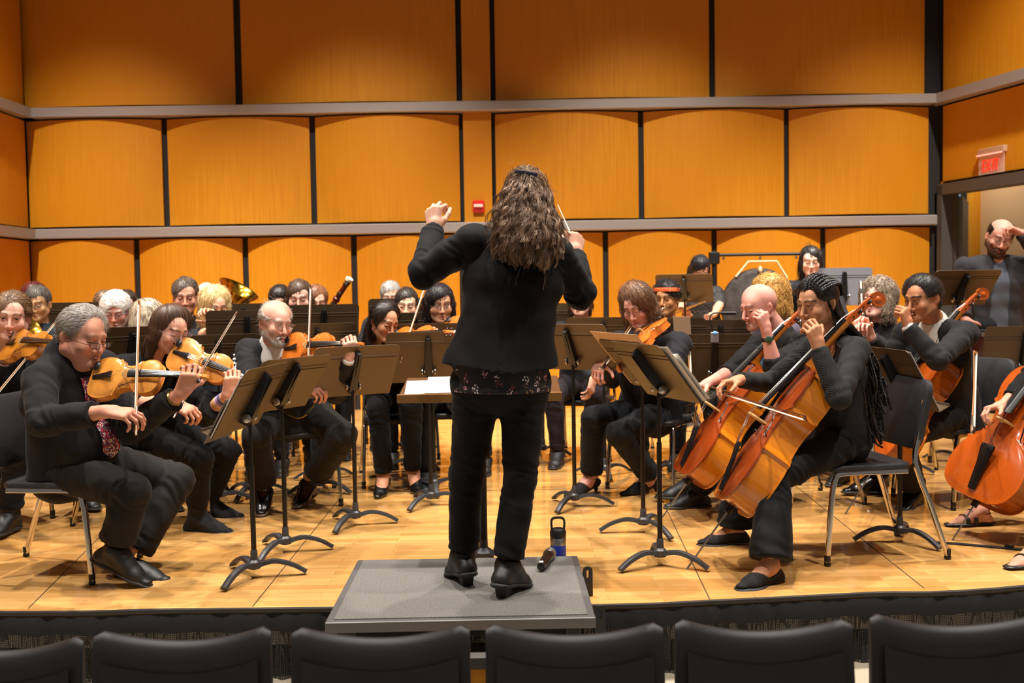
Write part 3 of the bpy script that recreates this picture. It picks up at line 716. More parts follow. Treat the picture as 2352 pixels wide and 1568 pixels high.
# ================================================================ organic surfaces: smooth-union distance fields meshed by surface nets
A3 = lambda v: np.array((v[0], v[1], v[2]), dtype=np.float32)
class SDF:
    def __init__(s, lo, hi, h):
        s.lo = A3(lo); s.h = float(h); s.n = np.ceil((A3(hi)-s.lo)/h).astype(int)+1
        s.v = np.full(tuple(s.n), 9.0, np.float32)
        s.ax = [s.lo[i]+h*np.arange(s.n[i], dtype=np.float32) for i in range(3)]
    def blk(s, lo, hi):
        a = np.clip(np.floor((A3(lo)-s.lo)/s.h).astype(int), 0, s.n-1); b = np.clip(np.ceil((A3(hi)-s.lo)/s.h).astype(int)+1, 1, s.n)
        if np.any(b <= a): return None, None
        sl = tuple(slice(a[i], b[i]) for i in range(3))
        return sl, (s.ax[0][sl[0]][:, None, None], s.ax[1][sl[1]][None, :, None], s.ax[2][sl[2]][None, None, :])
    def put(s, sl, d, k, op='u'):
        a = s.v[sl]; k = max(k, 1e-5)
        if op == 'u': h = np.maximum(k-np.abs(a-d), 0); s.v[sl] = np.minimum(a, d)-h*h/(4*k)
        else: d = -d; h = np.maximum(k-np.abs(a-d), 0); s.v[sl] = np.maximum(a, d)+h*h/(4*k)
    def cap(s, a, b, ra, rb=None, k=.01, flat=None, ff=1., cut=None, wr=0., wf=90., op='u', cut0=None, fold=None):
        rb = ra if rb is None else rb; a = A3(a); b = A3(b); m = max(ra, rb)+k+3*s.h+abs(wr)
        sl, X = s.blk(np.minimum(a, b)-m, np.maximum(a, b)+m)
        if sl is None: return s
        ab = b-a; L2 = max(float(ab@ab), 1e-9); q = [X[i]-a[i] for i in range(3)]
        t = np.clip((q[0]*ab[0]+q[1]*ab[1]+q[2]*ab[2])/L2, 0, 1)
        e = [q[i]-t*ab[i] for i in range(3)]; r2 = e[0]**2+e[1]**2+e[2]**2
        r = ra+(rb-ra)*t
        if flat is not None:
            f = A3(flat); f = f/np.linalg.norm(f); ef = e[0]*f[0]+e[1]*f[1]+e[2]*f[2]; r2 = r2+ef*ef*(1/ff**2-1)
        d = (np.sqrt(r2)-r)*(ff if flat is not None and ff < 1 else 1)
        if wr: d = d+wr*s.wrk(X, wf)
        if fold:
            L = math.sqrt(L2); w_ = s.wrk(X, 60.); u1 = Vector(ab.tolist()).orthogonal().normalized(); sd = (e[0]*u1.x+e[1]*u1.y+e[2]*u1.z)
            for c_, wd, am in fold: d = d+am*np.exp(-((t-c_)/wd)**2)*np.sin(t*L*2*PI/.052+4*w_+sd*40)
        if cut is not None:
            L = math.sqrt(L2); d = np.maximum(d, (q[0]*ab[0]+q[1]*ab[1]+q[2]*ab[2])/L-(L+cut))
        if cut0 is not None:
            L = math.sqrt(L2); d = np.maximum(d, -(q[0]*ab[0]+q[1]*ab[1]+q[2]*ab[2])/L-cut0)
        s.put(sl, d, k, op); return s
    KV = None
    def wrk(s, X, f):
        f = f*.8
        """random soft folds"""
        if SDF.KV is None:
            g = np.random.default_rng(11); d = g.normal(size=(9, 3)); d /= np.linalg.norm(d, axis=1)[:, None]; SDF.KV = [(d[i]*(.35+.75*g.random()), g.random()*6.28, d[(i+3) % 9]*.3, g.random()*6.28) for i in range(9)]
        n = 0
        for k, ph, k2, p2 in SDF.KV:
            n = n+np.sin(f*(k[0]*X[0]+k[1]*X[1]+k[2]*X[2])+ph+1.2*np.sin(f*(k2[0]*X[0]+k2[1]*X[1]+k2[2]*X[2])+p2))
        return n*.26
    def tap(s, c0, c1, lat, r0, r1, k=.03, wr=0., wf=70., cut=None, cut0=None, op='u'):
        """elliptic section cone: r = (half width along lat, half depth)"""
        a = A3(c0); b = A3(c1); m = max(*r0, *r1)+k+3*s.h
        sl, X = s.blk(np.minimum(a, b)-m, np.maximum(a, b)+m)
        if sl is None: return s
        ab = b-a; L = float(np.linalg.norm(ab)); ax = ab/L; la = A3(lat); la = la-ax*(la@ax); la /= np.linalg.norm(la); fw = np.cross(la, ax)
        q = [X[i]-a[i] for i in range(3)]; al = q[0]*ax[0]+q[1]*ax[1]+q[2]*ax[2]; t = np.clip(al/L, 0, 1); res = al-t*L
        u = q[0]*la[0]+q[1]*la[1]+q[2]*la[2]; w = q[0]*fw[0]+q[1]*fw[1]+q[2]*fw[2]
        rx = r0[0]+(r1[0]-r0[0])*t; ry = r0[1]+(r1[1]-r0[1])*t; mn = np.minimum(rx, ry)
        d = (np.sqrt((u/rx)**2+(w/ry)**2+(res/mn)**2)-1)*mn
        if wr: d = d+wr*s.wrk(X, wf)
        if cut is not None: d = np.maximum(d, al-(L+cut))
        if cut0 is not None: d = np.maximum(d, -al-cut0)
        s.put(sl, d, k, op); return s
    def ell(s, c, r, R=None, k=.01, op='u', wr=0., wf=90.):
        c = A3(c); m = max(r)+k+3*s.h+abs(wr); sl, X = s.blk(c-m, c+m)
        if sl is None: return s
        q = [X[i]-c[i] for i in range(3)]
        if R is not None: q = [q[0]*R[0][i]+q[1]*R[1][i]+q[2]*R[2][i] for i in range(3)]
        k0 = np.sqrt((q[0]/r[0])**2+(q[1]/r[1])**2+(q[2]/r[2])**2); k1 = np.sqrt((q[0]/r[0]**2)**2+(q[1]/r[1]**2)**2+(q[2]/r[2]**2)**2)+1e-6
        d = k0*(k0-1)/k1
        if wr: d = d+wr*s.wrk(X, wf)
        s.put(sl, d, k, op); return s
    def plane(s, p, n, k=.004):
        """keep the side opposite to n"""
        p = A3(p); n = A3(n); n = n/np.linalg.norm(n)
        d = (s.ax[0][:, None, None]-p[0])*n[0]+(s.ax[1][None, :, None]-p[1])*n[1]+(s.ax[2][None, None, :]-p[2])*n[2]
        a = s.v; h = np.maximum(k-np.abs(a-d), 0); s.v = np.maximum(a, d)+h*h/(4*k); return s
    def val(s, p):
        i = np.clip(np.round((A3(p)-s.lo)/s.h).astype(int), 0, s.n-1); return float(s.v[tuple(i)])
    def march(s, p, d, mx=.5):
        p = Vector(p); d = Vector(d).normalized(); t = 0; last = Vector(p)
        while t < mx:
            q = p+d*t
            if s.val(q) > 0: return q
            t += s.h*.5
        return p+d*mx
    def net(s):
        v = s.v; v[0] = v[-1] = 9; v[:, 0] = v[:, -1] = 9; v[:, :, 0] = v[:, :, -1] = 9
        ins = v < 0; c = np.zeros(tuple(s.n-1), np.uint8)
        for dx in (0, 1):
            for dy in (0, 1):
                for dz in (0, 1): c += ins[dx:dx+s.n[0]-1, dy:dy+s.n[1]-1, dz:dz+s.n[2]-1]
        idx = np.argwhere((c > 0) & (c < 8)); N = len(idx)
        if N == 0: return np.zeros((0, 3)), np.zeros((0, 4), int)
        ids = np.full(tuple(s.n-1), -1, np.int64); ids[tuple(idx.T)] = np.arange(N)
        acc = np.zeros((N, 3), np.float64); cnt = np.zeros(N)
        cr = [(i, j, k) for i in (0, 1) for j in (0, 1) for k in (0, 1)]
        vals = {o: v[idx[:, 0]+o[0], idx[:, 1]+o[1], idx[:, 2]+o[2]].astype(np.float64) for o in cr}
        for o in cr:
            for a in range(3):
                if o[a]: continue
                p = list(o); p[a] = 1; p = tuple(p); f0, f1 = vals[o], vals[p]; m = (f0 < 0) != (f1 < 0)
                t = f0[m]/(f0[m]-f1[m]); pt = np.tile(np.array(o, float), (m.sum(), 1)); pt[:, a] = t
                acc[m] += pt; cnt[m] += 1
        verts = s.lo+s.h*(idx+acc/cnt[:, None]); F = []
        for a in range(3):
            b, cc = (a+1) % 3, (a+2) % 3
            s0 = [slice(None)]*3; s1 = [slice(None)]*3; s0[a] = slice(0, -1); s1[a] = slice(1, None)
            for q in (b, cc): s0[q] = slice(1, -1); s1[q] = slice(1, -1)
            i0 = ins[tuple(s0)]; i1 = ins[tuple(s1)]; e = np.argwhere(i0 != i1)
            if len(e) == 0: continue
            fl = i0[tuple(e.T)]; e = e.copy(); e[:, b] += 1; e[:, cc] += 1
            def g(db, dc): k = e.copy(); k[:, b] -= db; k[:, cc] -= dc; return ids[tuple(k.T)]
            q = np.stack([g(1, 1), g(0, 1), g(0, 0), g(1, 0)], 1); q[~fl] = q[~fl][:, ::-1]; F.append(q)
        F = np.concatenate(F); F = F[(F >= 0).all(1)]; return verts, F
def vnormals(v, f):
    n = np.zeros_like(v); fn = np.cross(v[f[:, 2]]-v[f[:, 0]], v[f[:, 3]]-v[f[:, 1]])
    for i in range(4): np.add.at(n, f[:, i], fn)
    return n/(np.linalg.norm(n, axis=1)[:, None]+1e-12)
def npmesh(name, v, f, m, parent=None, org=(0, 0, 0), col=None, smooth=True, mi=None):
    me = bpy.data.meshes.new(name); v = np.asarray(v, np.float32)-np.asarray(A3(org))
    n = len(v); k = f.shape[1]; me.vertices.add(n); me.vertices.foreach_set('co', v.ravel())
    me.loops.add(len(f)*k); me.loops.foreach_set('vertex_index', np.asarray(f, np.int32).ravel())
    me.polygons.add(len(f)); me.polygons.foreach_set('loop_start', np.arange(0, len(f)*k, k, dtype=np.int32))
    me.polygons.foreach_set('loop_total', np.full(len(f), k, np.int32))
    if mi is not None: me.polygons.foreach_set('material_index', np.asarray(mi, np.int32))
    me.update(calc_edges=True); me.polygons.foreach_set('use_smooth', np.full(len(f), smooth)); me.validate()
    for x in (m if isinstance(m, (list, tuple)) else [m]): me.materials.append(x)
    if col is not None:
        a = me.attributes.new('Col', 'FLOAT_COLOR', 'POINT'); c4 = np.ones((n, 4), np.float32); c4[:, :3] = col; a.data.foreach_set('color', c4.ravel())
    o = bpy.data.objects.new(name, me); COL.objects.link(o)
    if parent is not None: o.parent = parent
    else: o.location = Vector(org)
    return o
def strands(roots, paths, r, col=None, taper=.25, sides=3):
    """paths: (N, K, 3) polylines -> tube mesh verts, quads, colours"""
    N, K, _ = paths.shape; t = np.gradient(paths, axis=1); t /= np.linalg.norm(t, axis=2, keepdims=True)+1e-9
    up = np.zeros_like(t); up[:, :, 0] = .31; up[:, :, 1] = .52; up[:, :, 2] = .79
    u = np.cross(t, up); u /= np.linalg.norm(u, axis=2, keepdims=True)+1e-9; w = np.cross(t, u)
    rr = (np.asarray(r).reshape(-1, 1) if np.ndim(r) else np.full((N, 1), r))*np.linspace(1, taper, K)[None, :]
    ring = []
    for k in range(sides): a = 2*PI*k/sides; ring.append(paths+(u*math.cos(a)+w*math.sin(a))*rr[:, :, None])
    V = np.stack(ring, 2).reshape(-1, 3); base = (np.arange(N)*K*sides)[:, None, None]; kk = (np.arange(K-1)*sides)[None, :, None]; ss = np.arange(sides)[None, None, :]; s2 = (ss+1) % sides
    q = np.stack([base+kk+ss, base+kk+s2, base+kk+sides+s2, base+kk+sides+ss], -1).reshape(-1, 4)
    C = None if col is None else np.repeat(col, K*sides, axis=0)
    return V, q, C
def skinmat(name, rough=.55):
    if name in _M: return _M[name]
    t = NT(name); a = t.n('VertexColor'); a.layer_name = 'Col'; n = t.noise(t.coord(), 90, 3)
    c = t.mix(t.ramp(n, [(.4, '#000000'), (.75, '#2a2a2a')]), a.outputs[0], t.mix(1., a.outputs[0], (.86, .72, .66, 1), 'MULTIPLY'))
    t.set(Base_Color=c, Roughness=rough, Subsurface_Weight=.12, Subsurface_Radius=(.02, .008, .004), Subsurface_Scale=.5)
    t.b.inputs['Specular IOR Level'].default_value = .25; t.bump(t.noise(t.coord(), 260, 3), .12, .002); _M[name] = t.m; return t.m
def hairmat():
    if 'hair' in _M: return _M['hair']
    t = NT('hair strands'); a = t.n('VertexColor'); a.layer_name = 'Col'; t.set(Base_Color=a.outputs[0], Roughness=.42)
    t.b.inputs['Specular IOR Level'].default_value = .45; t.bump(t.noise(t.coord((1, 1, .3)), 220, 3), .25, .003); _M['hair'] = t.m; return t.m
M_SKIN = skinmat('skin'); M_HAIR = hairmat()
L3 = lambda c: np.array(lin(c)[:3], np.float32)
# ================================================================ people
def fw(a): a = math.radians(a); return Vector((math.sin(a), -math.cos(a), 0))
def ik(a, t, l1, l2, pole):
    d = t-a; L = d.length
    if L > (l1+l2)*.999: t = a+d*((l1+l2)*.999/L); d = t-a; L = d.length
    c = (l1*l1-l2*l2+L*L)/(2*L); h = math.sqrt(max(l1*l1-c*c, 0)); ax = d/L; p = Vector(pole); p = (p-ax*p.dot(ax))
    p = p.normalized() if p.length > 1e-6 else Vector((0, 0, -1)); return a+ax*c+p*h, t
LEN = dict(ua=.285, fa=.255, th=.43, sh=.425)
FING = [(.031, .092, (.042, .026, .020), .0088), (.0105, .096, (.046, .030, .021), .0090), (-.010, .091, (.042, .028, .020), .0085), (-.029, .082, (.033, .021, .018), .0076)]
def hand_pts(W, f, n, side, s, curl, spread=.0, thumb=(.75, .5, .35)):
    """side +1 right hand, -1 left hand; returns capsule lists"""
    f = Vector(f).normalized(); n = Vector(n); n = (n-f*n.dot(f)).normalized(); t = f.cross(n)*side; caps = []
    for i, (off, ml, ph, r) in enumerate(FING):
        m0 = W+t*off*.55*s+f*.012*s; m1 = W+t*off*s+f*ml*s+n*(-.004*s if i in (1, 2) else 0)
        caps.append((m0, m1, .0145*s, .0118*s, 'p'))
        c = curl[i] if isinstance(curl, (list, tuple)) else curl
        ang = 0; p = m1; d0 = (f+t*spread*(off/.03)).normalized()
        for j, L in enumerate(ph):
            ang += math.radians((72, 92, 58)[j])*c+math.radians(4); d = d0*math.cos(ang)+n*math.sin(ang); q = p+d*L*s
            caps.append((p, q, (r-.0007*j)*s, (r-.0007*(j+1))*s, 'f%d' % i)); p = q
    tb = W+t*.018*s+f*.018*s+n*.008*s; tm = W+t*.040*s+f*.045*s+n*.020*s
    td = (t*thumb[0]+f*thumb[1]+n*thumb[2]).normalized(); caps.append((tb, tm, .017*s, .0135*s, 'p'))
    t1 = tm+td*.036*s; caps.append((tm, t1, .0112*s, .0098*s, 't')); td2 = (td+f*.35+n*.15-t*.25).normalized()
    caps.append((t1, t1+td2*.028*s, .0098*s, .0082*s, 't')); return caps
def put_hand(F, caps, s):
    for a, b, ra, rb, g in caps:
        if g == 'p': F.cap(a, b, ra, rb, .014*s)
    for a, b, ra, rb, g in caps:
        if g != 'p': F.cap(a, b, ra, rb, .0035*s)
class Person:
    def __init__(s, label, head, hd, byaw, hip=None, size=1., stand=False, lean=None, wide=1., bust=0., belly=0., neckf=0., syaw=None, lod=1, skin='#d9a488', group=None, shw=None, shz=0., hipw=.09, legsize=1., drop=0., neck=None):
        s.s = k = size; s.lod = lod; s.skin = L3(skin); s.label = label; s.byaw = byaw; s.wide = wide
        s.H = Vector(head); y, p, r = hd; f0 = fw(y); up = Vector((0, 0, 1)); p = math.radians(p); r = math.radians(r)
        f = f0*math.cos(p)-up*math.sin(p); u = up*math.cos(p)+f0*math.sin(p); rt = f.cross(u)
        rt2 = rt*math.cos(r)+u*math.sin(r); u = u*math.cos(r)-rt*math.sin(r); rt = rt2
        s.R = (rt, f, u)      # person's right, forward, up
        s.f = fw(byaw); s.sf = fw(byaw if syaw is None else syaw); s.r = s.f.cross(up); s.sr = s.sf.cross(up)
        s.N = s.H-up*(.185-drop)*k-s.sf*(.035+neckf)*k - f0*.012*k+ (f0-f)*.03
        if neck is not None: s.N = Vector(neck)
        if hip is None: hip = Vector((s.N.x, s.N.y, .57))-s.f*.04
        s.hip = Vector(hip); s.stand = stand
        if neck is not None: s.N = Vector(neck)
        w = (.175 if shw is None else shw)*k*wide
        s.shc = s.N-up*(.045-shz)*k
        s.S = {1: s.shc+s.sr*w-up*.008*k, -1: s.shc-s.sr*w-up*.008*k}; s.W = {}; s.E = {}; s.hand = {}; s.A = {}; s.K = {}; s.toe = {}; s.hipw = hipw; s.ls = legsize
        s.bust = bust; s.belly = belly; s.root = s.hip.copy(); s.root.z = 0; s.caps = []; s.shoes = {}
        s.o = None; s.group = group; s.skinparts = []
    def loc(s, x, y, z): return s.H+(s.R[0]*x+s.R[1]*y+s.R[2]*z)*s.s
    def arm(s, side, wrist, fdir=None, palm=None, curl=.35, pole=None, elbow=None, spread=.1, thumb=(.75, .5, .35), bare=0.):
        k = s.s; wrist = Vector(wrist)
        if elbow is not None:
            e = Vector(elbow)
        else: e, wrist = ik(s.S[side], wrist, LEN['ua']*k, LEN['fa']*k, pole if pole is not None else Vector((0, 0, -1))+s.sr*side*.5)
        s.E[side] = e; s.W[side] = wrist; fd = Vector(fdir) if fdir is not None else (wrist-e); n = Vector(palm) if palm is not None else Vector((0, 0, -1))
        s.hand[side] = hand_pts(wrist, fd, n, side, k, curl, spread, thumb); s.bare = getattr(s, 'bare', {}); s.bare[side] = bare
        return s
    def leg(s, side, ankle, toe=None, pole=None, knee=None):
        k = s.s; h = s.hip+s.r*side*s.hipw*k; ankle = Vector(ankle)
        if knee is not None: kn = Vector(knee)
        else: kn, ankle = ik(h, ankle, LEN['th']*k*s.ls, LEN['sh']*k*s.ls, pole if pole is not None else s.f+Vector((0, 0, .6)))
        s.K[side] = kn; s.A[side] = ankle; s.toe[side] = Vector(toe).normalized() if toe is not None else s.f.copy(); return s
    def defaults(s):
        for sd in (1, -1):
            if sd not in s.E:
                t = s.shc+s.sf*.30*s.s+s.sr*sd*.10-Vector((0, 0, .22)); s.arm(sd, t, fdir=s.sf-s.sr*sd*.3, palm=-s.sr*sd+Vector((0, 0, -.3)), curl=.5, pole=Vector((0, 0, -1))+s.sr*sd*.6)
            if sd not in s.K:
                if s.stand: a = Vector((s.hip.x, s.hip.y, .085))+s.r*sd*.11
                else: a = Vector((s.hip.x, s.hip.y, .085))+s.f*.40+s.r*sd*.13
                s.leg(sd, a, pole=s.f+Vector((0, 0, .8))+s.r*sd*.15)
    # ------------------------------------------------------------ body
    def torso(s, F, g=0., wr=0., k=.035, skirt=None, top=True):
        """torso sections grown by g"""
        q = s.s; up = Vector((0, 0, 1)); w = s.wide; hip = s.hip; sp = s.shc-hip; c = lambda t, o=0: hip+sp*t+s.f*o*q
        lat = lambda t: s.r*(1-t)+s.sr*t; W = lambda a, b: ((a*w*q+g), (b*q*(1+.4*(w-1))+g))
        F.tap(c(-.04), c(.20, .0), lat(.1), W(.165, .115), W(.145, .108), k, wr, cut0=.16)
        F.tap(c(.20), c(.45, .005), lat(.3), W(.145, .108), W(.142, .108), k, wr)
        F.tap(c(.45, .005), c(.74, .0), lat(.7), W(.142, .108), W(.155, .110), k, wr)
        F.tap(c(.74, .0), c(.94, -.005), lat(1), W(.155, .110), W(.120, .070), k, wr)
        if s.belly: F.ell(c(.27, .075), (.14*w*q+g, (.06+s.belly)*q+g, .15*q+g), (s.r, s.f, up), k*1.5, wr=wr)
        if s.bust:
            for sd in (1, -1): F.ell(c(.68, .075)+s.sr*sd*.072*q, (.062*q+g, (.045+s.bust)*q+g, .065*q+g), (s.sr, s.sf, up), k)
        for sd in (1, -1): F.cap(s.N+s.sr*sd*.035*q-up*.025*q, s.S[sd]-s.sr*sd*.01, .040*q+g, .056*q+g, k, wr=wr)
    def sleeve(s, F, side, g=.012, to=1.0, wr=.003, cuff=0., k=.02, flare=0.):
        q = s.s; S, E, W = s.S[side], s.E[side], s.W[side]
        fa = min(wr*1.1, .0045)
        F.cap(S, E, .054*q+g, .043*q+g, k, wr=wr, wf=105, fold=((.95, .22, fa), (.25, .2, fa*.6)))
        if to > 0: b = E+(W-E)*to; F.cap(E, b, .044*q+g, (.030+.012*(1-to))*q+g+flare, k*.6, cut=cuff, wr=wr, wf=105, fold=((.08, .25, fa), (.95, .15, fa*.5)))
    def face_fields(s, F, P):
        q = s.s; L = s.loc; R = s.R; E = lambda c, r, k, op='u': F.ell(L(*c), tuple(x*q for x in r), R, k*q, op)
        jw = P.get('jaw', 1.); w = P.get('w', 1.); ch = P.get('chub', 0.)
        E((0, -.015, .035), (.076*w, .097, .088), .02); E((0, .025, -.035), (.062*w+ch*.4, .064, .082), .03)
        E((0, .036, .034), (.060*w, .044, .05), .03)
        for x in (1, -1):
            F.cap(L(x*.052*jw*w, -.005, -.055), L(x*.016, .068, -.102), (.024+ch)*q, .017*q, .03*q)
            E((x*.040*w, .060, -.032), (.026+ch*.6, .024, .026), .02)
        F.cap(L(-.034, .084, .020), L(.034, .084, .020), .0105*q, .0105*q, .016*q)
        E((0, .080, -.100), (.018, .016, .016), .016)
        for x in (1, -1): E((x*.031, .104, -.001), (.017, .020, .0125), .014, 's')
        ns = P.get('nose', 1.)
        F.cap(L(0, .089, .008), L(0, .100+.007*ns, -.034), .0068*q, .0092*ns*q, .010*q); E((0, .101+.007*ns, -.040), (.0108*ns, .0095, .0088), .006)
        for x in (1, -1): E((x*.0120*ns, .095, -.043), (.0078*ns, .009, .0075), .006)
        for x in (1, -1): E((x*.0060*ns, .101, -.050), (.003, .0035, .003), .003, 's')
        lp = P.get('lips', 1.)
        E((0, .0905, -.0670), (.023, .0105, .0062*lp), .008); E((0, .0895, -.0795), (.020, .0105, .0072*lp), .007)
        F.cap(L(-.021, .0985, -.0735), L(.021, .0985, -.0735), .0024*q, .0024*q, .004*q, op='s')
        if P.get('open_mouth'): E((0, .096, -.0745), (.012, .012, .005), .003, 's')
        op = P.get('eyes', .2)
        for x in (1, -1):
            c = L(x*.0315, .0795, .0); F.ell(c, (.0138*q,)*3, R, .003*q)
            if op > 0: F.cap(L(x*.0315-.009, .096, -.0005), L(x*.0315+.009, .096, -.0005), .0035*q+.012*op*q, None, .0015*q, flat=R[2], ff=.70, op='s') if s.lod < 1.5 and op >= .1 else None
        for x in (1, -1):
            E((x*.079*w, -.012, -.012), (.0085, .019, .031), .006); E((x*.088*w, -.004, -.010), (.006, .010, .019), .004, 's')
    def face_colors(s, V, P):
        q = s.s; d = (V-A3(s.H))/q; x = d@A3(s.R[0]); y = d@A3(s.R[1]); z = d@A3(s.R[2]); C = np.tile(s.skin, (len(V), 1)); ax = np.abs(x)
        def mixc(m, c): nonlocal C; m = np.clip(m, 0, 1)[:, None]; C = C*(1-m)+c*m
        fr = (y > .03) & (ax < .09) & (np.abs(z) < .15)
        red = np.clip(1-np.sqrt(((ax-.042)/.03)**2+((z+.035)/.028)**2), 0, 1)*fr; mixc(red*.5, s.skin*np.array([1.0, .72, .66]))
        nr = np.clip(1-np.sqrt((x/.02)**2+((z+.04)/.022)**2), 0, 1)*(y > .085); mixc(nr*.5, s.skin*np.array([1.0, .70, .64]))
        er = (ax > .070) & (np.abs(z+.01) < .04) & (np.abs(y+.01) < .03); mixc(er*.35, s.skin*np.array([1, .68, .6]))
        lc = L3(P.get('lipcol', '#b0645a')) if isinstance(P.get('lipcol', '#b0645a'), str) else P['lipcol']
        lm = np.clip(1.6-np.sqrt((x/.019)**2+((z+.0735)/.0098)**2)*1.3, 0, 1)*(y > .078); mixc(lm*.9, lc)
        bd = P.get('beard')
        if bd:
            m = np.clip((-.048-z+.02*(ax > .045))/.012, 0, 1)*(y > -.01)*(np.sqrt((x/.017)**2+((z+.074)/.007)**2) > 1)*(z > -.14)
            if P.get('goatee'): m = m*np.clip((.042-ax)/.01, 0, 1)
            m = m*(1-((z > -.058) & (ax < .013) & (y > .09))); mixc(m*P.get('beard_amt', .9), L3(bd))
        bc = L3(P.get('brow', '#3a2a20')); zb = .0215+.006*np.sin(np.clip((ax-.010)/.042, 0, 1)*PI)
        bm = np.clip(1.9-1.5*np.abs(z-zb)/.0055, 0, 1)*((ax > .011) & (ax < .052) & (y > .05)); mixc(bm*P.get('brow_amt', .85), bc)
        lash = np.clip(1.7-1.2*np.abs(z+(.0045 if P.get('eyes', .2) <= 0 else -.004))/.003, 0, 1)*(np.abs(ax-.0315) < .0155)*(y > .07); mixc(lash*.85, L3('#2a1a14'))
        if s.lod >= 1.5 and P.get('eyes', .2) > 0: mixc(np.clip(1.2-np.sqrt(((ax-.0315)/.010)**2+(z/.005)**2), 0, 1)*(y > .07)*.9, L3('#3a2a24'))
        return C
    def build_body(s, P=None, neck=True, bare_legs=None):
        P = P or {}; s.P = P; q = s.s; lo = s.lod; s.defaults(); h1 = (.0034, .0042, .0055)[int(lo)-1] if lo >= 1 else .003; V, Fc, C = [], [], []
        def add(F, fn):
            v, f = F.net(); 
            if len(v) == 0: return
            b = sum(len(a) for a in V); V.append(v); Fc.append(f+b); C.append(fn(v))
        up = Vector((0, 0, 1))
        F = SDF(s.H-Vector((.16, .16, .30))*q, s.H+Vector((.16, .16, .16))*q, h1); s.face_fields(F, P)
        nr = P.get('neck', .052)*q
        F.cap(s.loc(0, -.028, -.05), s.N, nr*.98, nr*1.05, .03*q); F.cap(s.N, s.N-up*.07*q+s.sf*.01, nr*1.05, nr*(1.15+.35*P.get('chest', 0)), .03*q)
        for sd in (1, -1): F.cap(s.N-up*.03*q, s.N.lerp(s.S[sd], .40)-up*.012*q, .03*q, .028*q, .03*q)
        if P.get('jowl'): F.ell(s.loc(0, .03, -.115), (.05*q, .05*q, .03*q), s.R, .03*q)
        add(F, lambda v: s.face_colors(v, P))
        for sd in (1, -1):
            W = s.W[sd]; E = s.E[sd]; b = s.bare.get(sd, 0); top = E+(s.S[sd]-E)*max(b-1, 0) if b > 1 else W+(E-W)*max(b, .3)
            pts = [p for c in s.hand[sd] for p in c[:2]]+[W, top] + ([E] if b >= 1 else [])
            l = Vector([min(p[i] for p in pts)-.06 for i in range(3)]); hh = Vector([max(p[i] for p in pts)+.06 for i in range(3)])
            F = SDF(l, hh, h1*(1. if b < 1 else 1.25)); put_hand(F, s.hand[sd], q); m = W+(E-W)*.55
            if b >= 1: F.cap(W, m, .026*q, .037*q, .012); F.cap(m, E, .037*q, .040*q, .02); F.cap(E, top, .040*q, .046*q, .02)
            else: F.cap(W, W+(E-W)*max(b, .3), .026*q, (.026+.02*max(b, .3))*q, .012)
            F.cap(W-(W-E)*.02, W+(s.hand[sd][0][1]-W)*.35, .022*q, .024*q, .012)
            add(F, lambda v: np.tile(s.skin*np.array([1., .93, .9]), (len(v), 1)))
        # core under the clothes
        pts = [s.hip, s.N]+[s.S[i] for i in (1, -1)]+[s.K[i] for i in (1, -1)]+[s.A[i] for i in (1, -1)]+[s.E[i] for i in (1, -1)]
        l = Vector([min(p[i] for p in pts)-.15 for i in range(3)]); hh = Vector([max(p[i] for p in pts)+.15 for i in range(3)])
        F = SDF(l, hh, .016); s.torso(F, -.014)
        for sd in (1, -1):
            F.cap(s.S[sd], s.E[sd], .042*q, .034*q, .02); F.cap(s.E[sd], s.W[sd], .034*q, .024*q, .02); h = s.hip+s.r*sd*s.hipw*q
            F.cap(h, s.K[sd], .070*q, .048*q, .03); F.cap(s.K[sd], s.A[sd]+up*.05, .046*q, .032*q, .02)
        add(F, lambda v: np.tile(s.skin, (len(v), 1)))
        for sd in (1, -1):
            if s.shoes.get(sd, s.shoes.get('kind')) in ('flat', 'heel', 'sandal', 'strap') or (bare_legs and sd in bare_legs):
                A = s.A[sd]; t = s.toe[sd]; F = SDF(A-Vector((.26, .26, .16)), A+Vector((.26, .26, .26)), .005); s.foot(F, sd, 0)
                kn = s.K[sd]; F.cap(A, A+(kn-A).normalized()*.18, .033*q, .042*q, .02, cut=0)
                add(F, lambda v: np.tile(s.skin*np.array([1., .93, .9]), (len(v), 1)))
        o = npmesh('person', np.concatenate(V), np.concatenate(Fc), M_SKIN, None, s.root, np.concatenate(C)); s.o = tag(o, s.label, 'person', s.group)
        if lo < 2.5 and P.get('eyes', .2) > 0: s.eyes(P)
        return s
    def eyes(s, P):
        q = s.s; g = P.get('gaze', (0, 0)); wm = mat('eye white', '#dcd4cc', .25); im = mat('iris '+P.get('iris', '#4a3222'), P.get('iris', '#4a3222'), .2); pm = mat('pupil', '#080606', .15)
        for x in (1, -1):
            mb = MB(); c = s.loc(x*.0315, .0795, 0)-s.root; fwd = (s.R[1]+s.R[0]*g[0]+s.R[2]*g[1]).normalized(); a = s.R[2].cross(fwd).normalized(); b = fwd.cross(a); rings = []
            for th in (2.2, 1.2, .62, .50, .22, .02): rings.append([c+(fwd*math.cos(th)+(a*math.cos(2*PI*i/12)+b*math.sin(2*PI*i/12))*math.sin(th))*.0128*q for i in range(12)])
            for i in range(len(rings)-1): mb.cur = 0 if i < 2 else (1 if i < 4 else 2); mb.loft(rings[i:i+2], caps=(i == len(rings)-2))
            mb.build('eye', [wm, im, pm], s.o)
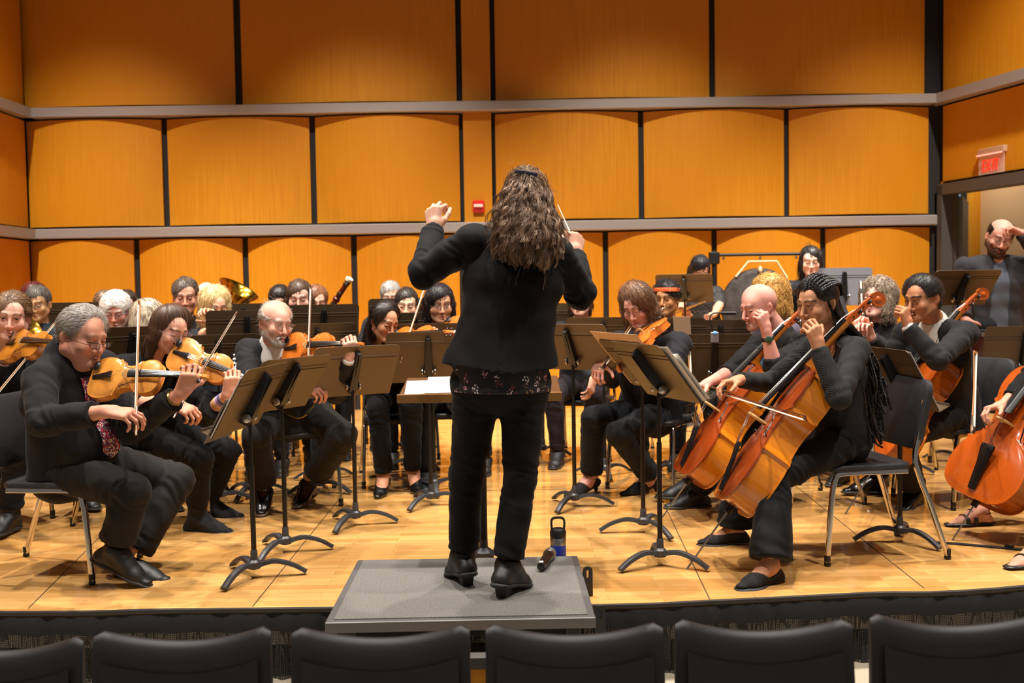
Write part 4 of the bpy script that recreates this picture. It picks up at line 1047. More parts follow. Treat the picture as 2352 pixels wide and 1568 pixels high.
    def foot(s, F, sd, g, k=.02):
        q = s.s; A = s.A[sd]; t = s.toe[sd].copy(); heel = A.z > .115 or s.shoes.get('kind') == 'heel'; up = Vector((0, 0, 1)); fl = Vector((t.x, t.y, 0)).normalized(); lat = fl.cross(up)
        if s.shoes.get('kind') == 'heel':
            h = A-fl*.03*q-up*.035*q; ball = Vector((A.x, A.y, .018))+fl*.125*q; toe = ball+fl*.07*q-up*.004
        else:
            nn = t.cross(lat); nn = nn if nn.z > 0 else -nn; h = A-t*.035*q-nn*.055*q; ball = A+t*.12*q-nn*.060*q; toe = A+t*.175*q-nn*.064*q
        F.cap(h, A, .030*q+g, .034*q+g, k); F.cap(A+t*.01, ball, .036*q+g, .026*q+g, k, flat=lat, ff=1.25); F.cap(h, ball, .026*q+g, .028*q+g, k)
        F.cap(ball, toe, .030*q+g, .020*q+g, k, flat=up, ff=.62)
        return h, ball, toe
    def part(s, F, name, m, col=None, label=None, parent=None, smoothit=0):
        v, f = F.net()
        if len(v) == 0: return None
        o = npmesh(name, v, f, m, parent or s.o, s.root if parent is None else s.root, col)
        if label: o['label'] = label
        return o
    def box3(s, pts, m): return Vector([min(p[i] for p in pts)-m for i in range(3)]), Vector([max(p[i] for p in pts)+m for i in range(3)])
    def top(s, name, m, g=.012, wr=.003, sl=(1., 1.), cuff=0., collar=None, neck=.0, hem=0., flare=0., h=None, vcut=None, scoop=None, armg=None, cutneck=True, fn=None, hemcut=None, sflare=0.):
        q = s.s; up = Vector((0, 0, 1)); pts = [s.hip, s.N]+list(s.S.values())+list(s.E.values())+list(s.W.values()); l, u = s.box3(pts, .22); h = h or (.0075, .010, .014)[int(s.lod)-1]
        F = SDF(l, u, h); s.torso(F, g, wr)
        if hem: F.tap(s.hip+up*.12, s.hip-up*hem, s.r, (.15*q*s.wide+g, .118*q+g), (.165*q*s.wide+g+flare, .128*q+g+flare), .03, wr, cut=0)
        for sd, i in ((1, 0), (-1, 1)):
            if sl[i] is not None: s.sleeve(F, sd, g if armg is None else armg, sl[i], wr, cuff, flare=sflare)
        nd = (s.loc(0, -.02, -.03)-s.N).normalized(); nr = s.P.get('neck', .052)*q
        if collar: F.cap(s.N-up*.085*q+s.sf*.014, s.N+nd*.01, nr+.034, nr+.020, .02); F.cap(s.N, s.N+nd*collar*q, nr+.018, nr+.009, .012, cut=0)
        if cutneck: F.cap(s.N-nd*.01, s.N+nd*.14, nr+.0035+neck, nr+.004+neck*1.5, .004, op='s')
        if scoop: F.ell(s.N+s.sf*.075*q-up*(.03+scoop*.4), (.05*q+scoop*.4, .075*q, .045*q+scoop*.6), (s.sr, s.sf, up), .006, 's')
        if vcut:
            b = s.shc+(s.hip-s.shc)*vcut[0]+s.f*.17*q; F.cap(s.N+s.sf*.10*q+up*.03, b, vcut[1]*q, .004, .004, op='s', flat=s.sf, ff=1.9)
        if fn: fn(F)
        s.F = F; return s.part(F, name, m)
    def trousers(s, m, g=.016, wr=.004, h=None, cuff=.052, name='trousers', to=(.92, .92), flare=0., seat=.085):
        q = s.s; pts = [s.hip]+list(s.K.values())+list(s.A.values()); l, u = s.box3(pts, .17); h = h or (.0085, .011, .014)[int(s.lod)-1]; F = SDF(l, u, h)
        F.tap(s.hip-s.r*.03*q, s.hip+s.r*.03*q, s.f, (.115*q+g, .115*q+g), (.115*q+g, .115*q+g), .03) if False else None
        F.ell(s.hip, (.165*s.wide*q+g, .125*q+g, .11*q+g), (s.r, s.f, Vector((0, 0, 1))), .03, wr=wr*.5)
        F.tap(s.hip, s.hip+(s.shc-s.hip)*.22, s.r, (.15*q*s.wide+g*.6, .112*q+g*.6), (.142*q*s.wide+g*.4, .106*q+g*.4), .03)
        for i, sd in enumerate((1, -1)):
            hp = s.hip+s.r*sd*s.hipw*q; K = s.K[sd]; A = s.A[sd]; b = K+(A-K)*to[i]
            fa = min(wr*1.1, .0045); F.cap(hp, K, (seat)*q+g, .056*q+g, .022, wr=wr, wf=85, fold=((.92, .2, fa), (.2, .25, fa))); F.cap(K, b, .056*q+g, cuff*q+flare, .016, wr=wr, wf=85, cut=.0, fold=((.1, .22, fa), (.92, .15, fa*.7)))
        s.FT = F; return s.part(F, name, m)
    def shoe(s, sd, kind, m, sole=None):
        q = s.s; A = s.A[sd]; s.shoes[sd] = kind; F = SDF(A-Vector((.30, .30, .17)), A+Vector((.30, .30, .22)), .005); up = Vector((0, 0, 1)); t = s.toe[sd]; fl = Vector((t.x, t.y, 0)).normalized(); lat = fl.cross(up)
        g = {'oxford': .008, 'boot': .010, 'loafer': .008}.get(kind, .0045); hh, ball, toe = s.foot(F, sd, g)
        n = t.cross(lat); n = n if n.z > 0 else -n
        kd = (s.K[sd]-A).normalized()
        if kind == 'boot': F.cap(A, A+kd*.14*q, .044*q, .050*q, .02, cut=0)
        elif kind in ('oxford', 'loafer'): F.cap(A-up*.01, A+kd*.02, .041*q, .040*q, .014, cut=0); F.plane(A+kd*.028+fl*0, kd+n*.3)
        if kind != 'heel': F.plane(A-n*.068*q, -n)
        if kind in ('oxford', 'boot', 'loafer'):
            F.cap(A+t*.05-n*.012-lat*.03, A+t*.05-n*.012+lat*.03, .004, .004, .004, op='s') if kind == 'loafer' else None
            s.part(F, kind_name(kind), m)
        else:
            # open shoe: cut the vamp away
            if kind == 'heel': F.ell(A+fl*.052*q-up*.008, (.042*q, .080*q, .055*q), (lat, (ball-A).normalized(), (ball-A).normalized().cross(lat)*-1), .004, 's'); F.plane(A-up*.012-fl*.02, up-fl*.25)
            else: F.ell(A+t*.05*q+n*.02, (.050*q, .105*q, .062*q), (lat, t, n), .004, 's'); F.plane(A-n*.008, n-t*.1)
            s.part(F, kind_name(kind), m)
        so = SDF(A-Vector((.30, .30, .17)), A+Vector((.30, .30, .1)), .005)
        if kind == 'heel':
            MB().loft([[tuple(p+lat*a*r+fl*b*r-s.root) for a, b in ((-1, -1), (1, -1), (1, 1), (-1, 1))] for p, r in ((hh-up*.015, .020), (hh-up*.035-fl*.006, .011), (Vector((hh.x-fl.x*.010, hh.y-fl.y*.010, .002)), .005))]).build('shoe_heel', m, s.o)
        else:
            thin = kind in ('flat', 'strap'); c0, th = (.074, .16) if thin else (.071, .30); b0 = A-n*c0*q; w_ = .031+g*.7
            so.cap(b0-t*.040*q, b0+t*.12*q, w_*q, (w_+.006)*q, .012, flat=n, ff=th); so.cap(b0+t*.12*q, b0+t*.178*q, (w_+.006)*q, (w_-.003)*q, .012, flat=n, ff=th)
            if kind in ('oxford', 'boot', 'loafer'): so.cap(b0-t*.042*q-n*.007, b0-n*.007, w_*q, w_*q, .006, flat=n, ff=.30)
            s.part(so, 'shoe_sole', sole or mat('dark grey rubber sole', '#2c2a29', .7))
    # ------------------------------------------------------------ hair, glasses
    def hair(s, kind, color, color2=None, n=900, L=.05, r=.0011, wave=0., thick=.0, extra=None, seed=1, lift=.004, comb=None, hl=.0, name='hair', cut=None, only=None, back=0., mess=.28):
        q = s.s; R = s.R; lo = s.lod; Lc = s.loc; h = (.0042, .0055, .0075)[int(lo)-1]; ext = extra[2] if extra else .22
        F = SDF(s.H-Vector((.2, .2, ext))*q, s.H+Vector((.2, .2, .2))*q, h); E = lambda c, rr, k, op='u', **kw: F.ell(Lc(*c), tuple(x*q for x in rr), R, k*q, op, **kw)
        w = s.P.get('w', 1.); t = thick
        E((0, -.014, .040), (.083*w+t, .1035+t, .0935+t), .01)
        if kind == 'afro': E((0, -.02, .05), (.098+t, .112+t, .10+t), .01, wr=.004, wf=160)
        E((0, -.05, -.035), (.068*w+t, .062+t, .06), .03)
        if kind in ('long', 'bob', 'tied'):
            for x in (1, -1): F.cap(Lc(x*.066*w, -.005, .03), Lc(x*.076*w, -.012, -.06), (.026+t)*q, (.024+t)*q, .02*q)
            F.tap(Lc(0, -.055, .0), Lc(0, -.068, -.12), R[0], ((.074*w+t)*q, (.045+t)*q), ((.075*w+t)*q, (.035+t)*q), .03*q)
        if kind == 'long' and extra:
            for x in (1, -1):
                for xo, yo in ((.070, .0), (.055, -.05), (.02, -.075)):
                    F.cap(Lc(x*xo*w, yo, -.02), Lc(x*xo*w, yo+extra[1], -extra[0]), (.027+t)*q, (.020+t)*q, .03*q, wr=.003, wf=120)
        if kind == 'bob':
            for x in (1, -1): F.cap(Lc(x*.076*w, .018, -.0), Lc(x*.074*w, .020, -.085), (.020+t)*q, (.018+t)*q, .02*q, wr=.002)
        # hairline: open the face
        fz = .070-hl
        E((0, .118, -.034), (.066*w, .080, .094-hl), .012, 's')
        if kind in ('short', 'fringe', 'tied', 'afro', 'buzz'):
            for x in (1, -1): E((x*.095*w, .030, -.055), (.055, .045, .075), .008, 's'); E((x*.094*w, -.012, -.02), (.024, .028, .038), .004, 's')
            F.plane(Lc(0, -.05, -.075), R[2]*-1+R[1]*.35)
        if kind == 'fringe':
            E((0, .03, .105), (.064*w, .125, .075), .012, 's')
        if cut: cut(F)
        v, f = F.net(); c1 = L3(color); c2 = L3(color2) if color2 else c1*.55
        rg = np.random.default_rng(seed); nv = vnormals(v, f); base = c1*.75+c2*.25
        VV, FF, CC = [v], [f], [np.tile(base, (len(v), 1))*(1+.25*(rg.random((len(v), 1))-.5))]
        if n:
            d = (v-A3(s.H))/q; up = A3(R[2]); fwv = A3(R[1]); z = d@up
            idx = rg.choice(len(v), n); p = v[idx]; nn = nv[idx]; dl = d[idx]
            cdir = A3(R[2])*-1.0 if comb is None else sum(A3(R[i])*comb[i] for i in range(3))
            g = np.tile(cdir, (n, 1)); top = np.clip((dl@up-.04)/.06, 0, 1)[:, None]
            rad = p-A3(Lc(0, -.05, .09)); rad /= np.linalg.norm(rad, axis=1, keepdims=True)+1e-9
            if comb is None: g = g*(1-top)+rad*top
            g = g-nn*(g*nn).sum(1, keepdims=True); g += rg.normal(0, mess, (n, 3)); g = g-nn*(g*nn).sum(1, keepdims=True)*.8; g /= np.linalg.norm(g, axis=1, keepdims=True)+1e-9
            K = 6 if not wave else 10; LL = L*q*(.5+rg.random((n, 1))); tt = np.linspace(0, 1, K)[None, :, None]
            path = p[:, None, :]+nn[:, None, :]*(lift*q*np.sin(tt*PI*.9))+g[:, None, :]*LL[:, None, :]*tt-nn[:, None, :]*((LL*LL/.19*np.clip((dl@up+.03)/.05, .12, 1)[:, None]*(.0 if kind == 'afro' else 1))[:, None, :]*tt*tt) - np.array([0, 0, 1.])*(LL[:, None, :]*.12*tt*tt)
            if wave:
                b = np.cross(g, nn); ph = rg.random((n, 1, 1))*6.28; fr = 2*PI*LL[:, None, :]/.045
                path = path+(b[:, None, :]*np.sin(ph+fr*tt)+nn[:, None, :]*np.cos(ph+fr*tt))*wave*q*np.minimum(tt*3, 1)
            mixv = rg.random((n, 1)); cc = (c1*mixv+c2*(1-mixv))*(1+.3*(rg.random((n, 1))-.5))
            V2, F2, C2 = strands(None, path, r*q*(1.25 if lo > 1 else 1)*(.7+.6*rg.random(n)), cc); FF.append(F2+len(v)); VV.append(V2); CC.append(C2)
        o = npmesh(name, np.concatenate(VV), np.concatenate(FF), M_HAIR, s.o, s.root, np.concatenate(CC)); s.hv = (v, nv); return o
    def beard(s, color, color2, n=900, full=True):
        q = s.s; L = s.loc; R = s.R; F = SDF(s.H-Vector((.14, .14, .2))*q, s.H+Vector((.14, .14, .05))*q, .004); g = .006; jw = s.P.get('jaw', 1.)*s.P.get('w', 1.)
        for x in (1, -1): F.cap(L(x*.052*jw, -.002, -.055), L(x*.016, .068, -.102), (.022+g)*q, (.016+g)*q, .03*q); F.cap(L(0, .100, -.0595), L(x*.026, .086, -.075), .0058*q, .005*q, .006*q); F.cap(L(x*.026, .084, -.075), L(x*.016, .080, -.098), .008*q, .010*q, .01*q)
        F.ell(L(0, .078, -.102), (.022*q, .020*q, .020*q), R, .016*q); F.ell(L(0, .10, -.073), (.020*q, .02*q, .0085*q), R, .003*q, 's'); F.ell(L(0, .02, -.030), (.10*q, .058*q, .028*q), R, .01*q, 's')
        for x in (1, -1): F.ell(L(x*.042, .075, -.045), (.026*q, .03*q, .024*q), R, .008*q, 's')
        v, f = F.net(); nv = vnormals(v, f); rg = np.random.default_rng(2); c1, c2 = L3(color), L3(color2); i = rg.choice(len(v), n); tt = np.linspace(0, 1, 5)[None, :, None]
        g = np.tile(-A3(R[2])*1.0, (n, 1))+rg.normal(0, .25, (n, 3)); g -= nv[i]*(g*nv[i]).sum(1, keepdims=True)*.85; path = v[i][:, None, :]+nv[i][:, None, :]*.002+g[:, None, :]*(.016*q*tt); mx = rg.random((n, 1))
        V2, F2, C2 = strands(None, path, .0009*q*(.7+.6*rg.random(n)), c1*mx+c2*(1-mx))
        return npmesh('beard', np.concatenate([v, V2]), np.concatenate([f, F2+len(v)]), M_HAIR, s.o, s.root, np.concatenate([np.tile(c1*.6+c2*.4, (len(v), 1)), C2]))
    def glasses(s, col='#2a2420', rim=.0011, w=.023, hgt=.016, z=-.004, metal=.0, y=.101, square=2.6, half=False):
        q = s.s; m = mat('glasses frame '+col, col, .3, metal); g = None; t = _M.get('lens')
        if not t:
            n = NT('clear lens'); n.set(Base_Color=(1, 1, 1, 1), Roughness=.03, Alpha=.10); n.b.inputs['Specular IOR Level'].default_value = .8; t = _M['lens'] = n.m
        fr = MB(); le = []
        for x in (1, -1):
            pts = []
            for i in range(20):
                a = 2*PI*i/20; ca, sa = math.cos(a), math.sin(a); rr = (abs(ca)**square+abs(sa)**square)**(-1/square)
                pts.append(s.loc(x*.0325+w*rr*ca, y-.004*abs((x*.0325+w*rr*ca)/.05)**2, z+hgt*rr*sa)-s.root)
            if half: fr.tube(pts[0:11] , rim*q, 5)
            else: fr.tube(pts+[pts[0], pts[1]], rim*q, 5)
            le.append(MB().add([tuple(p) for p in pts], [tuple(range(20))]))
            fr.tube([s.loc(x*(.0325+w), y-.006, z+.004)-s.root, s.loc(x*.074, y-.016, z+.006)-s.root, s.loc(x*.084, .02, z+.006)-s.root, s.loc(x*.082, -.015, z+.002)-s.root], rim*q*1.15, 5)
        fr.tube([s.loc(-.0325+w, y, z+.003)-s.root, s.loc(0, y+.004, z+.007)-s.root, s.loc(.0325-w, y, z+.003)-s.root], rim*q, 5)
        o = fr.build('glasses', m, s.o)
        for l in le: l.build('lens', t, o)
        return o
def kind_name(k): return {'oxford': 'shoe', 'loafer': 'shoe', 'boot': 'boot', 'flat': 'flat_shoe', 'strap': 'flat_shoe', 'heel': 'high_heel_shoe', 'sandal': 'sandal'}[k]
def cloth(name, c, rough=.85, noise=.18, nsc=35, bump=.25, bsc=220, sheen=.04, spec=.22): return mat(name, c, rough, noise=noise, nscale=nsc, bump=bump, bscale=bsc, sheen=sheen, spec=spec)
K_SHIRT = cloth('black cotton shirt', '#1a1819'); K_TROU = cloth('charcoal trousers', '#23201e'); K_BLK = cloth('black wool', '#0f0e10'); K_BTR = cloth('black trousers', '#121113')
K_SUIT = cloth('charcoal suit wool', '#242324', bump=.3); K_NAVY = cloth('dark navy cotton', '#20242c'); K_GREY = cloth('heather grey knit', '#5f6064', noise=.3); K_WHITE = cloth('white dress shirt', '#d8d4d0', noise=.05)
K_SHOE = mat('black polished leather', '#0e0d0d', .25, spec=.6); K_SHOE2 = mat('dull black leather', '#171514', .5); K_SUEDE = mat('black suede', '#141314', .9)
# ================================================================ the orchestra: main figures
V3 = Vector
def tie_strip(p, m, t0=.9, t1=.1, w0=.02, w1=.045, name='tie', point=True, off=.006):
    """strip lying on the front of the top p.F"""
    c, n = [], 14; a = p.N+p.sf*.02; b = p.hip+(p.shc-p.hip)*t1
    for i in range(n+1):
        u = i/n; q = (a+(p.hip-a)*.0).lerp(b, u); q = Vector(q); e = p.F.march(q, p.sf if u < .4 else p.f, .4); c.append(e+(p.sf)*off)
    rg = []
    for i, q in enumerate(c):
        u = i/n; w = (w0+(w1-w0)*u)*(1 if not (point and i == n) else .15); th = .003
        la = p.sr; rg.append([tuple(q+la*w-p.root), tuple(q+p.sf*th-p.root), tuple(q-la*w-p.root), tuple(q-p.sf*th-p.root)])
    return MB().loft(rg).build(name, m, p.o)
def band(p, a, b, r, m, name, label=None, n=14):
    """bracelet or watch band around a limb between a and b"""
    a, b = Vector(a)-p.root, Vector(b)-p.root; ax = (b-a).normalized(); u = ax.orthogonal().normalized(); w = ax.cross(u)
    L = (b-a).length; rg = []
    for z, k in ((0, .93), (.15, 1.04), (.85, 1.04), (1, .93)): rg.append([tuple(a+ax*L*z+(u*math.cos(2*PI*i/n)+w*math.sin(2*PI*i/n))*r*k) for i in range(n)])
    o = MB().loft(rg).build(name, m, p.o)
    if label: o['label'] = label
    return o
def knitmat():
    t = NT('red purple speckled tie silk'); v = t.n('TexVoronoi'); v.inputs['Scale'].default_value = 170; t.l(t.coord(), v.inputs['Vector'])
    sx = t.n('SeparateColor'); t.l(v.outputs['Color'], sx.inputs[0])
    k = t.n('ValToRGB'); k.color_ramp.interpolation = 'CONSTANT'; e = k.color_ramp.elements
    cols = ['#241c3c', '#b81c2c', '#3a3478', '#d8c8a0', '#8c1024', '#e8dcd0', '#c02838', '#5c2a5c']
    while len(e) < len(cols): e.new(.5)
    for i, c in enumerate(cols): e[i].position = i/len(cols); e[i].color = lin(c)
    t.l(sx.outputs[0], k.inputs[0]); t.set(Base_Color=k.outputs[0], Roughness=.6); return t.m
def floral(name, bg, cols, sc=34, size=.38):
    t = NT(name); co = t.coord(); v = t.n('TexVoronoi'); v.inputs['Scale'].default_value = sc; t.l(co, v.inputs['Vector'])
    d = t.n('TexVoronoi'); d.inputs['Scale'].default_value = sc*4.2; t.l(co, d.inputs['Vector'])
    sx = t.n('SeparateColor'); t.l(v.outputs['Color'], sx.inputs[0]); k = t.n('ValToRGB'); k.color_ramp.interpolation = 'CONSTANT'; e = k.color_ramp.elements
    while len(e) < len(cols): e.new(.5)
    for i, c in enumerate(cols): e[i].position = i/len(cols); e[i].color = lin(c)
    t.l(sx.outputs[1], k.inputs[0])
    fl = t.ramp(v.outputs['Distance'], [(size*.8, '#ffffff'), (size, '#000000')]); pt = t.ramp(d.outputs['Distance'], [(.38, '#ffffff'), (.46, '#000000')])
    m = t.mix(1., fl, pt, 'MULTIPLY'); t.set(Base_Color=t.mix(m, bg, k.outputs[0]), Roughness=.7); return t.m
M_TIE = knitmat()
CAST = {}
def front_violinist():
    p = Person('older man in glasses, black shirt and speckled tie playing violin at the left front', P(190, 770, 4.60), (66, 16, 0), 60, hip=P(172, 1068, 4.76), neck=P(146, 818, 4.62), size=1.10, wide=1.18, belly=.075, skin='#c99078', syaw=62, shw=.165)
    p.S[1] = P(92, 874, 4.46)
    p.arm(1, P(240, 945, 4.24), fdir=(.92, .05, -.12), palm=(.1, .35, -.9), curl=(.35, .4, .45, .5), elbow=P(98, 968, 4.30), spread=.25, thumb=(.5, .7, .6))
    p.arm(-1, P(414, 905, 4.42), fdir=(.55, -.15, .85), palm=(-.5, .8, .25), curl=(.6, .62, .66, .6), elbow=P(300, 985, 4.60), spread=.2)
    p.leg(1, P(264, 1262, 4.47), toe=(.85, -.1, -.42), knee=P(302, 1128, 4.44)); p.leg(-1, P(296, 1290, 4.62), toe=(.95, -.3, 0), knee=P(408, 1102, 4.82))
    p.build_body(dict(w=1.03, jaw=1.18, chub=.006, nose=1.25, eyes=0., brow='#6a5a50', brow_amt=.5, neck=.062, jowl=1, lipcol='#a0605a'))
    p.top('shirt', K_SHIRT, g=.016, wr=.004, cuff=-.055, collar=.05, hem=.04, h=.0065, armg=.020); tie_strip(p, M_TIE, t1=.12, w0=.026, w1=.050)
    p.trousers(K_TROU, wr=.004, g=.02, cuff=.075, to=(.84, .86))
    for sd in (1, -1): p.shoe(sd, 'loafer', K_SHOE2)
    p.hair('short', '#8a8078', '#b8b0a8', n=2600, L=.04, r=.0008, seed=3, comb=(0, -.8, -.4), thick=-.003, cut=lambda F: F.ell(p.loc(0, .105, .085), (.055, .06, .04), p.R, .02, 's'))
    p.glasses('#1c1a18', half=False, hgt=.011, w=.024, z=-.012, y=.112)
    a = p.W[-1]; b = p.E[-1]; band(p, a+(b-a)*.10, a+(b-a)*.17, .037, mat('gold watch strap', '#b89a58', .25, 1.), 'wristwatch')
    CAST['front_violinist'] = p
    violin(P(208, 868, 4.54), P(505, 860, 4.40), (0.02, -.84, .54), 'pale amber violin under the chin of the man in the speckled tie', 'amb')
    bow(P(313, 990, 4.22), P(322, 684, 4.70), (-.55, .8, -.2), 'violin bow held upright by the man in the speckled tie', .74, True)
    c = chair((-2.02, 4.72), 84, 'black musician chair under the man in the speckled tie'); c.location = (P(150, 1100, 4.74).x, 4.74, 0)
def conductor():
    p = Person('woman conductor seen from behind in a black jacket with long curly hair, arms raised', P(1208, 462, 3.98), (178, 8, -3), 180, hip=P(1150, 880, 3.97), neck=P(1186, 540, 3.99), size=1.03, stand=True, wide=1.12, skin='#dcae98', legsize=.86, shw=.165)
    p.S[-1] = P(1085, 556, 3.98); p.S[1] = P(1278, 585, 4.0)
    p.arm(-1, P(996, 530, 4.24), fdir=(-.02, .25, .95), palm=(.45, .85, -.1), curl=(.75, .62, .55, .5), elbow=P(972, 628, 4.05), spread=.35, thumb=(.3, .85, .5))
    p.arm(1, P(1322, 590, 4.27), fdir=(.12, .35, .92), palm=(-.6, .75, 0), curl=(.85, .9, .95, .95), elbow=P(1334, 676, 4.08), thumb=(.2, .8, .5))
    la = G(1064, 1345, HP); ra = G(1160, 1372, HP)
    p.leg(-1, la+V3((0, .045, .115)), toe=(-.35, .9, -.25), knee=P(1072, 1090, 4.02)); p.leg(1, ra+V3((0.01, .045, .115)), toe=(.45, .85, -.25), knee=P(1195, 1100, 3.95))
    p.build_body(dict(eyes=.2))
    def pep(F):
        up = V3((0, 0, 1)); w = P(1168, 740, 3.98); b = P(1150, 855, 3.97)
        F.tap(w+up*.05, w, p.r, (.165, .125), (.172, .130), .03, .002); F.tap(w, b, p.r, (.172, .130), (.243, .185), .03, .004, cut=0)
        F.plane(b+V3((0, 0, -.004)), V3((.10, 0, -1)), .003)
        for a, c in (((1168, 620), (1152, 748)), ((1152, 748), (1146, 862))):
            F.cap(P(*a, 3.98)-V3((0, .128 if a[1] < 700 else .15, 0)), P(*c, 3.97)-V3((0, .15 if c[1] < 800 else .187, 0)), .0045, .0045, .004, op='s')
        for sx, x0 in ((-1, 1100), (1, 1236)): F.cap(P(x0, 600, 3.98)-V3((0, .11, 0)), P(x0+sx*4, 740, 3.97)-V3((0, .115, 0)), .0035, .0035, .004, op='s')
    p.top('jacket', K_BLK, g=.012, wr=.004, cuff=.0, collar=.02, fn=pep, armg=.016, h=.007, cutneck=False)
    F = SDF(p.hip-V3((.35, .3, .2)), p.hip+V3((.35, .3, .25)), .0065)
    F.tap(P(1150, 840, 3.97), P(1150, 897, 3.97), p.r, (.188, .150), (.198, .160), .01, .003, cut=0); p.part(F, 'floral_shirt', floral('dark floral blouse cloth', '#15121a', ['#e8c8d0', '#d890a8', '#e8dcd8', '#b88a50', '#8a3a48'], 26, .42))
    p.trousers(K_BTR, g=.010, wr=.003, cuff=.062, to=(.90, .90), seat=.088, h=.0075)
    p.shoes['kind'] = 'oxford'
    for sd in (1, -1): 
        p.shoe(sd, 'loafer', K_SHOE2); A = p.A[sd]; t = p.toe[sd]; fl = V3((t.x, t.y, 0)).normalized(); lat = fl.cross(V3((0, 0, 1))); h = A-t*.035-V3((0, 0, .075))
        MB().loft([[tuple(q+lat*a*r+fl*b*r-p.root) for a, b in ((-1, -1), (1, -1), (1, 1), (-1, 1))] for q, r in ((h+V3((0, 0, .02)), .030), (h-V3((0, 0, .01)), .025), (V3((h.x, h.y, HP+.001)), .021))]).build('shoe_heel', K_SHOE2, p.o)
    # long curly hair, half pulled back
    rg = np.random.default_rng(5); c1, c2, c3 = L3('#946f54'), L3('#5a4232'), L3('#cdb090')
    F = SDF(p.H-V3((.3, .3, .42)), p.H+V3((.3, .3, .2)), .006); L = p.loc
    F.ell(L(0, -.018, .038), (.082, .100, .094), p.R, .01); F.ell(L(0, -.075, -.06), (.082, .05, .09), p.R, .04)
    for a, b, ra, rb in (((0, -.07, 0), (.0, -.11, -.13), .065, .065), ((-.036, -.05, -.04), (-.046, -.085, -.11), .042, .042), ((.038, -.05, -.04), (.062, -.085, -.13), .042, .042), ((.02, -.11, -.10), (.040, -.12, -.175), .065, .055)):
        F.cap(L(*a), L(*b), ra, rb, .04, wr=.008, wf=130)
    F.ell(L(0, .115, -.03), (.07, .085, .11), p.R, .012, 's')
    v, f = F.net(); nv = vnormals(v, f); d = v-A3(p.H); zl = d@A3(p.R[2])
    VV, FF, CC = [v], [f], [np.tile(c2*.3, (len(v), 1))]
    N = 1500; cand = np.where(zl > .012)[0]; i = rg.choice(cand, N); P0, N0 = v[i], nv[i]; K = 8; tt = np.linspace(0, 1, K)[None, :, None]; clip = A3(L(.0, -.105, .075))
    g = clip-P0; D0 = np.linalg.norm(g, axis=1, keepdims=True); g = g-N0*(g*N0).sum(1, keepdims=True); g /= np.linalg.norm(g, axis=1, keepdims=True)+1e-9; g += rg.normal(0, .10, (N, 3)); LL = np.minimum(D0, .07)[:, :, None]
    path = P0[:, None, :]+N0[:, None, :]*.003+g[:, None, :]*LL*tt-N0[:, None, :]*(LL*LL/.17)*tt*tt+N0[:, None, :]*.0018*np.sin(tt*9+rg.random((N, 1, 1))*6)
    mx = rg.random((N, 1)); cc = np.where(rg.random((N, 1)) < .2, c3, c1*mx+c2*(1-mx)); V2, F2, C2 = strands(None, path, .0011, cc, .5); VV.append(V2); FF.append(F2+len(v)); CC.append(C2); n0 = len(v)+len(V2)
    G0 = 640; M0 = 12; cand = np.where((zl < .065) & (zl > -.17) & ((d@A3(p.R[1])) < .02))[0]; i = np.repeat(rg.choice(cand, G0), M0); N = G0*M0; P0, N0 = v[i], nv[i].copy(); N0[:, 2] *= .3; K = 20; tt = np.linspace(0, 1, K)[None, :, None]
    rp = lambda a: np.repeat(a, M0, axis=0)
    g = np.array([0, 0, -1.])+rp(rg.normal(0, .13, (G0, 3)))+rg.normal(0, .035, (N, 3)); zz = zl[i][:, None, None]; NF = nv[i]; g = g-NF*np.maximum((g*NF).sum(1, keepdims=True), -9)*.92; g /= np.linalg.norm(g, axis=1, keepdims=True)
    LL = rp(.10+.06*rg.random(G0))[:, None, None]*np.clip(1+(zz+.05)*2.2, .55, 1.2); b = np.cross(g, N0); ph = rp(rg.random((G0, 1, 1))*6.28)+rg.normal(0, .25, (N, 1, 1)); fr = 2*PI*LL/rp(.05+.035*rg.random(G0))[:, None, None]; am = rp(.005+.007*rg.random(G0))[:, None, None]
    path = P0[:, None, :]+(b*rg.normal(0, .004, (N, 1))+N0*rg.normal(.004, .003, (N, 1)))[:, None, :]*(1-.4*tt)+N0[:, None, :]*(.010*np.sin(tt*2.8))+g[:, None, :]*LL*tt+np.array([0, 0, -1.])*(.025*tt*tt)
    path = path+(b[:, None, :]*np.sin(ph+fr*tt)+N0[:, None, :]*np.cos(ph+fr*tt)*.8)*am*np.minimum(tt*3, 1)
    mx = np.clip(rp(rg.random((G0, 1)))+rg.normal(0, .2, (N, 1)), 0, 1); hi = rp(rg.random((G0, 1)) < .2); cc = np.where(hi, c3*.6+c1*.4, c1*mx+c2*(1-mx))*(1+.25*(rg.random((N, 1))-.5))
    V2, F2, C2 = strands(None, path, .0010*(.7+.6*rg.random(N)), cc, .35); VV.append(V2); FF.append(F2+n0); CC.append(C2); n0 += len(V2)
    N = 90; i = rg.choice(len(v), N); K = 10; tt = np.linspace(0, 1, K)[None, :, None]; dr = nv[i]*.6+rg.normal(0, .5, (N, 3))+np.array([-.25, -.1, -.5]); path = v[i][:, None, :]+dr[:, None, :]*(.07*tt)+np.array([0, 0, -1.])*.05*tt*tt+.006*np.sin(tt*9+rg.random((N, 1, 1))*6)
    V2, F2, C2 = strands(None, path, .0005, np.tile(c1, (N, 1)), .5); VV.append(V2); FF.append(F2+n0); CC.append(C2)
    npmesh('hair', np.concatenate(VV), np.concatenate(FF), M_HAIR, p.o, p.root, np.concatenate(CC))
    q = [L(x, -.118-.010*(1-(x/.045)**2), .078-.12*x)-p.root for x in (-.042, -.02, 0, .02, .042)]
    MB().sweep(spline(q, 4), rrect(-.003, -.006, .003, .006, .002, 2)).build('hair_clip', mat('dark navy hair clip', '#1a2040', .12, spec=.8), p.o)
    CAST['conductor'] = p
